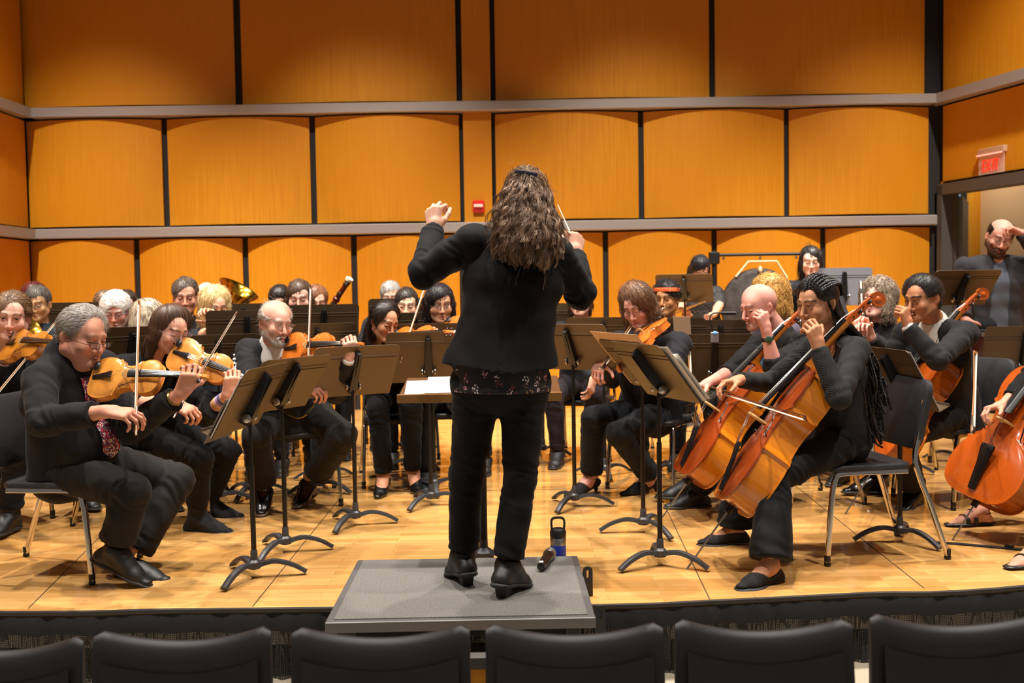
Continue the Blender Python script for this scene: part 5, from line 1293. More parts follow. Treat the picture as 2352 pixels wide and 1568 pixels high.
    h = sum((c[1] for c in p.hand[1][4:8:3]), V3())/2; hb = P(1318, 552, 4.30); tip = P(1281, 470, 4.52); ba = tag(empty('baton', frame(hb, tip-hb, (0, 0, 1))), 'white conducting baton held in the raised right hand of the conductor', 'baton'); BL = (tip-hb).length
    MB().tube([(0, 0, 0), (0, BL, 0)], .0032, 6, scale=[1, .5]).build('shaft', mat('white baton shaft', '#e8dcc8', .5), ba)
    MB().lathe([(.001, -.05), (.009, -.045), (.011, -.03), (.006, -.005), (.004, .01)], 10, Matrix.Rotation(-PI/2, 4, 'X')).build('handle', mat('cork handle', '#b08a58', .7), ba)
def braid_cellist():
    p = Person('young woman with long black braids and a black ribbed sweater playing cello', P(1876, 694, 4.76), (-58, 12, 2), -76, hip=P(1930, 1004, 4.86), neck=P(1918, 776, 4.80), size=1.0, skin='#c08a68', syaw=-70, shw=.155)
    p.arm(-1, P(1880, 800, 4.52), fdir=(-.28, -.05, .95), palm=(-.35, .9, .1), curl=(.5, .62, .66, .6), elbow=P(1926, 912, 4.46), spread=.15)
    p.arm(1, P(1702, 872, 4.86), fdir=(-.95, -.2, -.15), palm=(0, -.3, -.95), curl=(.35, .42, .46, .5), pole=(0, .6, -.5), spread=.2, thumb=(.5, .7, .5))
    na = G(1752, 1338, 0); fa = G(1668, 1248, 0)
    p.leg(-1, na+V3((.035, .0, .075)), toe=(-.85, -.5, 0), knee=P(1778, 1096, 4.50)); p.leg(1, fa+V3((.05, .0, .075)), toe=(-.98, -.05, 0), knee=P(1700, 1085, 5.02))
    p.shoes['kind'] = 'flat'
    p.build_body(dict(w=.97, nose=1.15, lips=1.5, eyes=.12, brow='#1c1410', lipcol='#9a5850', gaze=(0, -.4), neck=.047))
    t = NT('black ribbed knit'); w = t.n('TexWave', wave_type='BANDS', bands_direction='DIAGONAL'); w.inputs['Scale'].default_value = 60; t.l(t.coord(), w.inputs[0]); t.set(Base_Color='#171618', Roughness=.9); t.bump(w.outputs[0], .5, .003); km = t.m
    p.top('sweater', km, g=.010, wr=.003, hem=.03, scoop=.05)
    p.trousers(K_BTR, g=.012, wr=.005, cuff=.092, to=(.93, .93), flare=.006)
    for sd in (1, -1):
        p.shoe(sd, 'flat', K_SUEDE); A = p.A[sd]; tt = p.toe[sd]; lat = tt.cross(V3((0, 0, 1)))
        for k in (1, -1):
            a = A+tt*.085+lat*k*.030-V3((0, 0, .050)); b = A-lat*k*.034+V3((0, 0, .01)); m = (a+b)/2+tt*.018+V3((0, 0, .022)); MB().sweep(spline([a-p.root, m-p.root, b-p.root], 5), [(-.006, -.001), (.006, -.001), (.006, .001), (-.006, .001)]).build('shoe_strap', K_SUEDE, p.o)
    # cornrows and braids
    p.hair('short', '#141010', '#0c0a0a', n=0, thick=-.002, hl=-.004, name='scalp_hair')
    L = p.loc; rg = np.random.default_rng(9); mb = []
    def braid(path, r, turns):
        P0 = np.array([list(q) for q in spline(path, max(7, int(turns*7/(len(path)-1))))]); n = len(P0); out = []

        for ph in (0, 2.1, 4.2):
            t = np.linspace(0, 1, n); tg = np.gradient(P0, axis=0); tg /= np.linalg.norm(tg, axis=1, keepdims=True)+1e-9; u = np.cross(tg, [.3, .5, .8]); u /= np.linalg.norm(u, axis=1, keepdims=True); w_ = np.cross(tg, u)
            out.append(P0+u*(np.cos(ph+turns*2*PI*t)*r*.62)[:, None]+w_*(np.sin(ph+turns*4*PI*t)*r*.42)[:, None])
        return out
    VV, FF, CC, n0 = [], [], [], 0
    def addb(path, r, turns):
        nonlocal n0
        q = np.stack(braid(path, r, turns)); v, f, c = strands(None, q, r*.62, np.tile(L3('#191414'), (3, 1))*np.array([[1], [.8], [1.3]]), .8, 5); VV.append(v); FF.append(f+n0); CC.append(c); n0 += len(v)
    for i in range(13):
        a = -1.35+2.7*i/12; sx = math.sin(a)
        path = [L(.066*sx, .072-.035*abs(sx), .074-.045*abs(sx)), L(.078*sx, .035, .118-.055*sx*sx), L(.080*sx, -.035, .130-.055*sx*sx), L(.066*sx, -.100, .085-.02*sx*sx), L(.05*sx, -.124, .01)]
        addb(path, .0105, 22)
    for i in range(95):
        a = rg.uniform(-1.5, 1.5); sx = math.sin(a); cy = math.cos(a); back = rg.random()
        st = L(.080*sx, -.015-.10*cy*(.5+.5*back), rg.uniform(-.02, .05)); e = p.S[-1].lerp(p.S[1], .5+.5*sx)-p.sf*(.10+.04*rg.random())-V3((0, 0, rg.uniform(.12, .42)))+V3((rg.uniform(-.03, .05), rg.uniform(-.05, .05), 0))
        m1 = L(.090*sx, -.04-.10*cy, -.09); m2 = p.N-p.sf*(.085+.02*rg.random())+p.sr*sx*.11+V3((0, 0, -.03)); 
        addb([st, m1, m2, m2.lerp(e, .5)+V3((rg.normal(0, .012), rg.normal(0, .012), 0)), e, e+V3((rg.normal(0, .02), rg.normal(0, .02), -.06))], rg.uniform(.0055, .0075), 26)
    for k, (dx, dz) in enumerate(((.02, -.20), (.0, -.30))):   # braids falling over the near shoulder
        s0 = L(-.078, .01, .01); addb([s0, L(-.092, -.0, -.08), p.N+p.sr*-.09+p.sf*.06+V3((0, 0, -.02)), P(1950+10*k, 815, 4.60), P(1978+6*k, 880+20*k, 4.58), P(1990, 935+20*k, 4.60)], .0060, 24)
    npmesh('braids', np.concatenate(VV), np.concatenate(FF), M_HAIR, p.o, p.root, np.concatenate(CC))
    b = p.W[1]; e = p.E[1]; band(p, b+(e-b)*.09, b+(e-b)*.12, .033, mat('white hair tie', '#e0d8d0', .7), 'wristband', 'white wristband')
    CAST['braids'] = p
    z = Vector((-.81, 0, .59))*math.cos(-.10)+Vector((0, -1, 0))*math.sin(-.10)
    cello(P(1652, 1146, 4.62), P(1990, 668, 4.72), z, 'glossy red brown cello leaning on the woman with braids', 'a')
    bow(P(1640, 890, 4.93), P(1812, 944, 4.38), (.35, -.2, -.9), 'cello bow held low by the woman with braids', .70)
    chair((P(1960, 1080, 4.86).x, 4.86), -82, 'black musician chair with empty back half under the cellist with braids')
def smallprops(p): pass
def young_violinist():
    p = Person('young woman with long straight brown hair and clear glasses playing violin', P(392, 756, 5.49), (52, 20, 4), 62, hip=P(338, 992, 5.72), neck=P(345, 818, 5.59), size=1.07, skin='#d8a088', syaw=55, shw=.16)
    p.arm(1, P(398, 926, 5.19), fdir=(.75, -.1, -.35), palm=(.1, .4, -.9), curl=(.4, .45, .5, .55), elbow=P(312, 925, 5.37), spread=.2, bare=.8)
    p.arm(-1, P(522, 908, 5.23), fdir=(.35, -.15, .92), palm=(-.5, .8, .25), curl=(.6, .62, .66, .6), elbow=P(470, 955, 5.45), bare=.75)
    p.leg(1, P(452, 1188, 5.52), toe=(.95, -.25, 0), knee=P(458, 1052, 5.38)); p.leg(-1, P(478, 1158, 5.87), toe=(.98, -.1, 0), knee=P(522, 1034, 5.75))
    p.build_body(dict(w=.98, chub=.005, eyes=.0, brow='#4a3426', lipcol='#b86a68', nose=.95))
    p.top('blouse', K_BLK, g=.016, wr=.004, sl=(.25, .55), hem=.05, scoop=.02, flare=.02, sflare=.03)
    mb = SDF(p.N-V3((.15, .15, .12)), p.N+V3((.15, .15, .12)), .006); mb.cap(p.N-V3((0, 0, .03)), p.N+(p.H-p.N)*.10, .07, .062, .02, cut=0); p.part(mb, 'pink_undershirt', cloth('magenta tee', '#a8285e'))
    p.trousers(K_BTR, g=.014, wr=.004, cuff=.058, to=(.78, .78))
    for sd in (1, -1): p.shoe(sd, 'boot', K_SUEDE)
    p.hair('long', '#5a4030', '#352318', n=1500, L=.09, r=.0010, extra=(.17, -.03, .30), seed=4, lift=.001, hl=.012, mess=.07)
    p.glasses('#8a7a86', w=.025, hgt=.021, square=3.2, rim=.0013)
    a, b = p.W[-1], p.E[-1]; d = b-a
    for i, (c, nm) in enumerate((('#2a3a6a', 'bracelet'), ('#8a6aa8', 'bracelet'), ('#c8a8b8', 'bracelet'), ('#b89a50', 'bracelet'))): band(p, a+d*(.12+.07*i), a+d*(.17+.07*i), .034+.001*i, mat('bracelet '+c, c, .5), nm)
    violin(P(393, 806, 5.42), P(628, 892, 5.29), (-.18, -.86, .50), 'amber violin under the chin of the young woman in clear glasses', 'amb')
    bow(P(403, 952, 5.05), P(531, 738, 5.51), (-.3, .85, -.2), 'dark violin bow slanting up from the hand of the young woman in clear glasses', .74)
    chair((P(338, 992, 5.72).x, 5.70), 62, 'black musician chair under the young woman in clear glasses')
def suit(p, m=K_SUIT, tie=None, tiew=(.022, .038), wr=.004, hem=.10, g=.017):
    p.top('dress_shirt', K_WHITE, g=.006, wr=0, sl=(1, 1), cuff=.018, armg=.004, collar=.050)
    if tie: tie_strip(p, tie, t0=.9, t1=.25, w0=tiew[0], w1=tiew[1], off=.003)
    p.top('suit_jacket', m, g=g, wr=wr, hem=hem, flare=.02, vcut=(.42, .085), armg=.014, collar=.0, neck=.012)
    up = V3((0, 0, 1)); F0 = p.F
    for sd in (1, -1):   # lapels
        rg = []
        for u, w in ((0, .018), (.35, .045), (.55, .050), (.75, .034), (1, .006)):
            q = (p.N+p.sr*sd*(.062-.052*u)+up*.012).lerp(p.shc+(p.hip-p.shc)*.45+p.sr*sd*.008, u); e = F0.march(q+p.sf*.02, p.sf, .4)+p.sf*.004
            e2 = F0.march(q+p.sr*sd*w+p.sf*.01, p.sf, .4)+p.sf*.006
            rg.append([tuple(e-p.root), tuple(e2-p.root), tuple(e2+p.sf*.004-p.root), tuple(e+p.sf*.005-p.root)])
        MB().loft(rg).build('lapel', m, p.o)
def bearded_violinist():
    p = Person('bearded grey haired man in glasses and charcoal suit playing violin', P(634, 742, 5.84), (40, 8, 4), 22, hip=P(682, 952, 6.22), neck=P(626, 790, 5.98), size=1.06, skin='#cf9c88', syaw=25, wide=1.08)
    p.S[1] = P(568, 806, 6.02)
    p.arm(1, P(690, 886, 5.52), fdir=(.8, -.1, -.2), palm=(.1, .4, -.9), curl=(.4, .45, .5, .55), elbow=P(578, 892, 5.78), spread=.2)
    p.arm(-1, P(800, 828, 5.50), fdir=(.15, -.1, .95), palm=(-.5, .8, .25), curl=(.62, .64, .66, .6), elbow=P(770, 905, 5.72))
    p.leg(1, P(607, 1130, 6.02), toe=(.12, -.98, -.12), knee=P(588, 1002, 5.80)); p.leg(-1, P(708, 1112, 6.22), toe=(-.18, -.95, -.12), knee=P(790, 1000, 5.86))
    p.build_body(dict(w=.98, nose=1.2, eyes=.15, beard='#b0a8a0', beard_amt=.5, brow='#8a8078', gaze=(.1, -.2), lipcol='#b06a60'))
    suit(p, K_SUIT, mat('dark red silk tie', '#7a2428', .5))
    p.top('vest', K_BLK, g=.010, wr=.002, sl=(None, None), hem=.05, vcut=(.30, .075), neck=.02)
    p.trousers(K_TROU, g=.020, wr=.004, cuff=.082, to=(.80, .74))
    for sd in (1, -1): p.shoe(sd, 'oxford', K_SHOE, mat('tan shoe sole edge', '#5a4632', .6))
    p.hair('fringe', '#8c8078', '#c0b8b0', n=1400, L=.035, r=.0009, comb=(0, -1, -.3), seed=8, thick=-.004)
    p.beard('#c8c0b8', '#8c827a'); p.glasses('#c0a890', w=.022, hgt=.016, metal=.6, rim=.0010, square=2.4)
    pts = [P(645, 938, 5.86), P(662, 952, 5.84), P(686, 960, 5.83), P(708, 948, 5.84), P(727, 920, 5.88)]
    MB().tube([q-p.root for q in spline(pts, 5)], .0028, 6).build('watch_chain', GOLD, p.o)
    violin(P(652, 803, 5.79), P(862, 784, 5.44), (-.05, -.90, .42), 'reddish violin held by the bearded man in the suit', 'org')
    bow(P(709, 892, 5.44), P(716, 643, 5.92), (-.45, .85, -.2), 'violin bow held upright by the bearded man in the suit', .73)
    chair((P(690, 980, 6.3).x, 6.28), 14, 'black musician chair under the bearded man in the suit')
def ponytail_violinist():
    p = Person('young woman with long dark hair in black playing violin, in black heels', P(884, 737, 6.46), (38, 20, 5), 12, hip=P(906, 902, 6.86), neck=P(868, 786, 6.62), size=1.03, skin='#c48c6c', syaw=20, shw=.155)
    p.arm(1, P(922, 826, 6.22), fdir=(.6, -.2, -.3), palm=(0, .4, -.9), curl=.5, elbow=P(858, 838, 6.40)); p.arm(-1, P(985, 800, 6.35), fdir=(.3, -.1, .9), palm=(-.5, .8, .2), curl=.6, elbow=P(958, 848, 6.55))
    p.shoes['kind'] = 'heel'
    p.leg(1, P(882, 1096, 6.50), toe=(-.08, -.98, -.2), knee=P(868, 938, 6.42)); p.leg(-1, P(948, 1086, 6.58), toe=(.3, -.93, -.2), knee=P(944, 936, 6.44))
    p.build_body(dict(w=.95, eyes=0., brow='#241812', lipcol='#a05a50', neck=.047))
    p.top('blouse', K_BLK, g=.010, wr=.003, hem=.05, scoop=.03); p.trousers(K_BTR, g=.014, wr=.004, cuff=.058, to=(.92, .92))
    for sd in (1, -1): p.shoe(sd, 'heel', K_SHOE)
    p.hair('long', '#2a1e1a', '#120c0a', n=1200, L=.08, r=.0010, extra=(.19, -.03, .32), seed=12, wave=.003, comb=(0, -.6, -.8), hl=.004, mess=.12, cut=lambda F: [F.ell(p.loc(x*.082, .0, -.07), (.03, .05, .09), p.R, .01, 's') for x in (1, -1)])
    violin(P(900, 784, 6.37), P(1030, 762, 6.02), (-.2, -.75, .6), 'orange violin under the chin of the young woman with long dark hair', 'org')
    bow(P(922, 826, 6.05), P(980, 650, 6.55), (-.3, .9, -.2), 'pale violin bow rising behind the stand of the young woman with long dark hair', .72, True)
    chair((P(905, 930, 6.9).x, 6.92), 10, 'black musician chair under the young woman with long dark hair')
def viola_player():
    p = Person('viola player with wavy brown hair over the eyes, glasses and black shirt', P(1464, 700, 6.20), (-32, 26, -6), -32, hip=P(1492, 948, 6.58), neck=P(1492, 768, 6.34), size=1.06, skin='#d8a090', syaw=-30, wide=1.12)
    p.arm(-1, P(1436, 838, 5.72), fdir=(-.30, -.15, .9), palm=(-.1, .6, .8), curl=(.6, .64, .66, .6), elbow=P(1516, 886, 5.98)); p.arm(1, P(1384, 826, 5.98), fdir=(-.3, -.5, -.5), palm=(.2, .4, -.9), curl=.5, elbow=P(1404, 868, 6.32))
    p.shoes['kind'] = 'heel'
    p.leg(1, P(1358, 1094, 6.36), toe=(-.75, -.6, -.2), knee=P(1362, 962, 6.24)); p.leg(-1, P(1494, 1094, 6.36), toe=(-.85, -.4, -.2), knee=P(1422, 996, 6.02))
    p.build_body(dict(eyes=0., brow='#5a4030', lipcol='#b86a64', chub=.004))
    p.top('shirt', cloth('washed black shirt', '#222126', noise=.25), g=.016, wr=.005, hem=.07, flare=.02, collar=.035); p.trousers(cloth('navy black trousers', '#1b1c20'), g=.018, wr=.004, cuff=.068, to=(.92, .92))
    for sd in (1, -1): p.shoe(sd, 'heel', K_SUEDE)
    p.hair('bob', '#8a6448', '#4a3020', n=1900, L=.085, r=.0011, seed=14, wave=.004, thick=.010, hl=.014, lift=.006, mess=.16, comb=(-.5, .1, -.8))
    p.glasses('#3a2a24', w=.023, hgt=.019, square=2.)
    violin(P(1503, 742, 6.02), P(1424, 832, 5.52), (-.62, -.30, .72), 'brown viola held by the player with wavy brown hair', 'org', True, 'viola')
    bow(P(1380, 842, 5.78), P(1467, 716, 6.30), (.6, .5, -.5), 'viola bow held by the player with wavy brown hair', .72, True)
    chair((P(1500, 960, 6.62).x, 6.60), -30, 'black musician chair under the viola player with wavy brown hair')
def bald_cellist():
    p = Person('bald man in black shirt, blue tie and dark watch playing cello', P(1742, 704, 5.86), (-68, 14, 0), -72, hip=P(1800, 968, 5.98), neck=P(1796, 772, 5.92), size=1.06, skin='#d4988a', syaw=-65, wide=1.05)
    p.arm(-1, P(1760, 762, 5.60), fdir=(-.25, -.1, .95), palm=(-.5, .75, .1), curl=(.85, .9, .9, .9), elbow=P(1778, 838, 5.62), bare=.85); p.arm(1, P(1632, 876, 5.74), fdir=(-.92, -.15, -.35), palm=(0, -.2, -.95), curl=.5, pole=(0, .6, -.5), spread=.2, bare=.8)
    p.leg(-1, P(1604, 1132, 5.92), toe=(-.96, -.2, 0), knee=P(1655, 1010, 5.62)); p.leg(1, P(1585, 1112, 6.08), toe=(-.98, 0, 0), knee=P(1645, 988, 6.08))
    p.build_body(dict(nose=1.2, eyes=.0, brow='#6a5040', jaw=1.08, neck=.058, lipcol='#b87068', beard='#9a7a6c', beard_amt=.45))
    p.top('shirt', K_SHIRT, g=.014, wr=.004, sl=(.3, .22), collar=.035, hem=.04, cuff=.0); tie_strip(p, mat('steel blue satin tie', '#3f6f96', .35), t1=.2, w0=.022, w1=.04)
    p.trousers(K_BTR, wr=.004, cuff=.07, to=(.86, .86))
    for sd in (1, -1): p.shoe(sd, 'oxford', K_SHOE2)
    a, b = p.W[-1], p.E[-1]; d = (b-a).normalized(); band(p, a+d*.028, a+d*.050, .034, M_BLK, 'wristwatch'); u = V3((-.15, -1, .1)); u = (u-d*u.dot(d)).normalized(); q = a+d*.039+u*.036-p.root
    MB().lathe([(.001, 0), (.019, 0), (.021, .006), (.016, .009), (.001, .0095)], 16, frame(q-u*.004, d, u)).build('watch_face', mat('green watch dial', '#3e5a48', .25), p.o)
    z = Vector((-.80, 0, .60))*math.cos(.06)+Vector((0, -1, 0))*math.sin(.06)
    cello(P(1562, 1086, 5.60), P(1846, 684, 5.72), z, 'amber brown cello held by the bald man with the blue tie', 'a')
    bow(P(1584, 914, 5.62), P(1580, 808, 6.22), (.7, .1, -.7), 'cello bow pointing up behind the hand of the bald man', .70, True)
    chair((P(1815, 1000, 6.02).x, 6.02), -74, 'black musician chair under the bald cellist')
def suit_cellist():
    p = Person('young man with short dark hair in a charcoal suit and black tie playing cello', P(2118, 684, 5.70), (-62, 12, 0), -64, hip=P(2176, 946, 5.96), neck=P(2148, 743, 5.80), size=1.05, skin='#b9805e', syaw=-58, wide=1.06)
    p.arm(-1, P(2086, 752, 5.46), fdir=(-.25, -.05, .95), palm=(-.6, .7, .1), curl=(.85, .88, .9, .9), elbow=P(2152, 826, 5.40)); p.arm(1, P(2006, 900, 5.78), fdir=(-.9, -.1, .1), palm=(0, -.2, -.95), curl=.5, pole=(0, .6, -.5))
    p.leg(-1, P(2100, 1130, 5.88), toe=(-.7, -.7, 0), knee=P(2068, 1004, 5.66)); p.leg(1, P(2010, 1100, 6.20), toe=(-.98, -.1, 0), knee=P(2040, 980, 6.10))
    p.build_body(dict(nose=1.15, eyes=.1, brow='#14100e', brow_amt=.95, lipcol='#96584c', gaze=(0, -.4), open_mouth=1))
    suit(p, K_SUIT, mat('black silk tie', '#141315', .45)); p.trousers(K_TROU, wr=.004, cuff=.072, to=(.88, .86))
    for sd in (1, -1): p.shoe(sd, 'oxford', K_SHOE)
    p.hair('short', '#2c2420', '#100c0a', n=1500, L=.03, r=.0009, seed=15, comb=(0, -.5, .3), hl=.004, lift=.004, mess=.15)
    z = Vector((-.83, 0, .53))*math.cos(.06)+Vector((0, -1, 0))*math.sin(.06)
    cello(P(1990, 1056, 5.70), P(2218, 690, 5.84), z, 'orange cello held by the young man in the charcoal suit', 'b')
    bow(P(1988, 908, 5.72), P(1962, 950, 5.22), (.3, 0, -.9), 'cello bow of the young man in the charcoal suit', .70)
    chair((P(2188, 985, 6.02).x, 6.02), -66, 'black musician chair under the young man in the charcoal suit')
def edge_cellist():
    p = Person('cellist in black sandals at the right edge, only hands and feet in view', P(2480, 680, 5.05), (-70, 15, 0), -72, hip=P(2520, 1010, 5.10), neck=P(2512, 765, 5.08), size=1.0, skin='#cf9880', syaw=-66)
    p.arm(1, P(2286, 950, 5.02), fdir=(-.92, -.1, -.2), palm=(0, -.3, -.95), curl=(.45, .5, .55, .6), pole=(.2, .5, -.6), spread=.2, bare=.4); p.arm(-1, P(2450, 790, 4.78), fdir=(-.2, 0, .95), palm=(-.4, .8, .1), curl=.6, elbow=P(2490, 905, 4.72))
    fa = G(2228, 1205); na = G(2345, 1296); p.shoes['kind'] = 'sandal'
    p.leg(1, fa+V3((.06, 0, .078)), toe=(-.98, -.15, 0), knee=P(2320, 1060, 5.45)); p.leg(-1, na+V3((.08, .0, .078)), toe=(-.9, -.4, 0), knee=P(2400, 1080, 4.72))
    p.build_body(dict(eyes=.1), bare_legs=(1, -1)); p.top('blouse', K_BLK, g=.012, wr=.003, sl=(.75, 1)); p.trousers(K_BTR, wr=.004, cuff=.06, to=(.80, .80))
    p.hair('bob', '#5a4030', '#2a1c14', n=400, L=.06)
    for sd in (1, -1):
        A = p.A[sd]; t = p.toe[sd]; lat = t.cross(V3((0, 0, 1))); so = SDF(A-V3((.3, .3, .12)), A+V3((.3, .3, .05)), .005); b0 = A-V3((0, 0, .066))
        so.cap(b0-t*.045, b0+t*.11, .034, .040, .012, flat=(0, 0, 1), ff=.26); so.cap(b0+t*.11, b0+t*.185, .040, .032, .012, flat=(0, 0, 1), ff=.26); so.cap(b0-t*.04-V3((0, 0, .0)), b0, .030, .026, .01, flat=(0, 0, 1), ff=.5); p.part(so, 'sandal_sole', M_BLK)
        for (y, w, h) in ((.10, .044, .046), (.055, .044, .072)):
            pts = [b0+t*y+lat*w*math.cos(a)*1.0+V3((0, 0, .004+h*math.sin(a))) for a in [PI*i/8 for i in range(9)]]; MB().sweep([q-p.root for q in pts], [(-.012, -.0015), (.012, -.0015), (.012, .0015), (-.012, .0015)], up=(0, 0, 1)).build('sandal_strap', K_SHOE2, p.o)
        pts = [A+(t*math.cos(a)*-.045+lat*math.sin(a)*.040)-V3((0, 0, .012)) for a in [-1.9+3.8*i/10 for i in range(11)]]; MB().sweep([q-p.root for q in pts], [(-.006, -.0015), (.006, -.0015), (.006, .0015), (-.006, .0015)], up=(0, 0, 1)).build('sandal_strap', K_SHOE2, p.o)
    z = Vector((-.80, 0, .56))*math.cos(.42)+Vector((0, -1, 0))*math.sin(.42)
    cello(P(2226, 1140, 5.02), P(2500, 690, 5.06), z, 'orange brown cello cut off by the right edge of the photo', 'b')
    bow(P(2231, 992, 4.92), P(2237, 812, 5.42), (.75, .2, -.6), 'cello bow standing upright at the right edge of the photo', .68, True)
    chair((P(2535, 1060, 5.12).x, 5.12), -74, 'black musician chair at the right edge of the stage')
    st = tag(MB().sweep(spline([G(2140, 1246)+V3((0, 0, .004)), G(2200, 1250)+V3((0, 0, .004)), G(2290, 1258)+V3((0, 0, .004)), G(2420, 1270)+V3((0, 0, .004))], 4), [(-.016, -.002), (.016, -.002), (.016, .002), (-.016, .002)], up=(0, 0, 1)).build('endpin_strap', K_SUEDE), 'flat black endpin strap lying across the floor at the right edge', 'strap')
    MB().lathe([(.010, 0), (.022, .0), (.022, .006), (.010, .006)], 14, Matrix.Translation(G(2318, 1258)+V3((0, 0, .006)))).build('strap_buckle', M_BLK, st)
def left_violinist():
    p = Person('young woman with light brown hair pulled back playing violin at the left edge', P(26, 726, 5.55), (22, 8, 6), 52, hip=P(-10, 990, 5.80), neck=P(4, 790, 5.70), size=1.08, skin='#e0ac98', syaw=45, shw=.165)
    p.arm(1, P(-48, 925, 5.20), fdir=(.5, -.3, -.3), palm=(.2, .4, -.9), curl=.5, elbow=P(-90, 905, 5.45)); p.arm(-1, P(150, 830, 5.42), fdir=(.3, -.1, .9), palm=(-.5, .8, .2), curl=.6, elbow=P(105, 905, 5.55))
    p.leg(1, P(22, 1182, 5.52), toe=(-.05, -1, 0), knee=P(40, 1040, 5.44)); p.leg(-1, P(190, 1130, 6.18), toe=(.7, -.7, 0), knee=P(110, 1000, 5.78))
    p.build_body(dict(chub=.006, eyes=.28, brow='#6a4a38', lipcol='#c47a74', gaze=(.0, -.05), iris='#3a2a20'))
    p.top('blouse', K_BLK, g=.012, wr=.003, scoop=.05, hem=.02); p.trousers(cloth('dark navy skirt cloth', '#161a26'), g=.02, wr=.004, cuff=.06, to=(.86, .86))
    for sd in (1, -1): p.shoe(sd, 'boot', K_SHOE2)
    p.hair('tied', '#8a6a4c', '#4a3424', n=1500, L=.06, r=.0010, seed=21, comb=(0, -.8, -.35), hl=-.002, lift=.004)
    violin(P(14, 792, 5.48), P(168, 786, 5.12), (-.1, -.78, .6), 'brown amber violin held by the young woman at the left edge', 'brn')
    bow(P(-46, 950, 5.02), P(116, 752, 5.42), (-.4, .8, -.3), 'violin bow slanting across the left edge of the photo', .74, True)
    chair((P(-20, 1000, 5.86).x, 5.86), 50, 'black musician chair at the left edge of the stage')
def scratching_man():
    p = Person('bearded man in glasses, grey tee and open dark shirt scratching his head by the doorway', P(2296, 545, 7.70), (-14, 20, 14), -8, hip=P(2278, 742, 7.82), neck=P(2288, 596, 7.76), size=1.10, stand=True, skin='#d49a88', wide=1.2)
    p.arm(-1, P(2348, 536, 7.58), fdir=(-.85, .1, .45), palm=(-.6, .1, -.8), curl=(.5, .55, .6, .6), elbow=P(2392, 590, 7.62)); p.arm(1, P(2215, 730, 7.60), fdir=(.2, -.3, -.9), palm=(.9, 0, 0), curl=.4, elbow=P(2206, 668, 7.75))
    p.build_body(dict(beard='#4a2e22', beard_amt=.85, eyes=0., nose=1.1, brow='#2a1c14', neck=.056, lipcol='#a05a50'))
    p.top('tee', cloth('slate grey tee', '#565b66'), g=.012, wr=.004, sl=(0, 0), hem=.08)
    p.trousers(cloth('dark denim', '#22242a'), wr=.004, cuff=.07)
    for sd in (1, -1): p.shoe(sd, 'oxford', K_SHOE2)
    def openf(F): b = p.hip; F.tap(p.N+p.f*.20+V3((0, 0, .05)), b+p.f*.24-V3((0, 0, .25)), p.r, (.055, .16), (.10, .16), .01, op='s')
    p.top('overshirt', cloth('dark grey overshirt', '#37353a', noise=.25), g=.022, wr=.005, hem=.16, flare=.02, fn=openf, collar=.02, neck=.012)
    p.hair('fringe', '#2c201a', '#120c0a', n=700, L=.03, r=.001, comb=(0, -.6, -.6), thick=-.003, seed=31); p.glasses('#2a2624', w=.022, hgt=.014, metal=.5); p.beard('#5a3a2a', '#3a241a', 700)
front_violinist(); conductor(); braid_cellist(); young_violinist(); bearded_violinist(); ponytail_violinist(); viola_player(); bald_cellist(); suit_cellist(); edge_cellist(); left_violinist(); scratching_man()
# ================================================================ music stands and what lies on them
def ST(foot, c, d, yaw, tilt, label, bd=0, fl=None, **kw):
    f = G(*foot) if fl is None else V3(fl); return stand((f.x, f.y), P(c[0], c[1], d), yaw, tilt, label, bd, **kw)
def SB(c, d, yaw, tilt, label, **kw):
    """a stand whose foot is out of sight: the pole drops from the desk"""
    q = P(c[0], c[1], d); f = fw(yaw)*.0; return stand((q.x+f.x, q.y+f.y), q, yaw, tilt, label, random.randint(0, 110), **kw)
r, D = ST((585, 1326), (580, 914), 4.68, 82, 29, 'black music stand nearest the left front, before the man in the speckled tie', 40)
sheet(D, -.27, -.17, .10, .13, .004, 'white sheet music on the front left music stand', curl=.0, group='sheet music on the stands')
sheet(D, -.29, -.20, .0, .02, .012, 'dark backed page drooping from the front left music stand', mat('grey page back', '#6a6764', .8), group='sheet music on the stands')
r, D = ST((641, 1268), (655, 882), 5.28, 60, 36, 'black music stand behind the front left stand, second from the front', 40)
sheet(D, -.2, -.165, .18, .12, .004, 'sheet music on the second stand of the left front pair', group='sheet music on the stands')
r, D = ST((819, 1206), (812, 852), 5.84, 31, 32, 'black music stand before the bearded man in the suit', 40)
sheet(D, -.285, -.168, -.02, .12, .006, 'buff folder sticking out behind the stand before the bearded man', M_MANILA, cat='folder', name='folder')
r, D = ST((975, 1160), (984, 820), 6.28, 5, 22, 'black music stand before the young woman in black heels', 30)
r, D = ST((1299, 1164), (1312, 797), 6.18, -27, 34, 'black music stand just right of the conductor with brass page clip', 30)
MB().box((.19, -.15, -.066), (.215, -.12, -.058), None, .003).build('page_clip', GOLD, r).matrix_local = Matrix.Translation(-r.location) @ D
r, D = ST((1481, 1222), (1462, 838), 5.48, -70, 40, 'black music stand behind its twin, before the bald cellist', -30)
sheet(D, -.285, -.165, .28, .225, .004, 'large buff folder on the rear of the two right front stands', M_MANILA, cat='folder', name='folder')
r, D = ST((1522, 1298), (1500, 852), 4.84, -70, 38, 'black music stand nearest the right front, before the woman with braids', 0)
sheet(D, -.02, -.165, .285, .15, .004, 'white sheet music fanning off the front right stand', curl=.012, group='sheet music on the stands'); sheet(D, .0, -.16, .30, .10, .010, 'second white page behind the first on the front right stand', curl=.02, group='sheet music on the stands')
r, D = ST((2056, 1243), (2062, 866), 5.22, -84, 28, 'black music stand before the young man in the charcoal suit', -30)
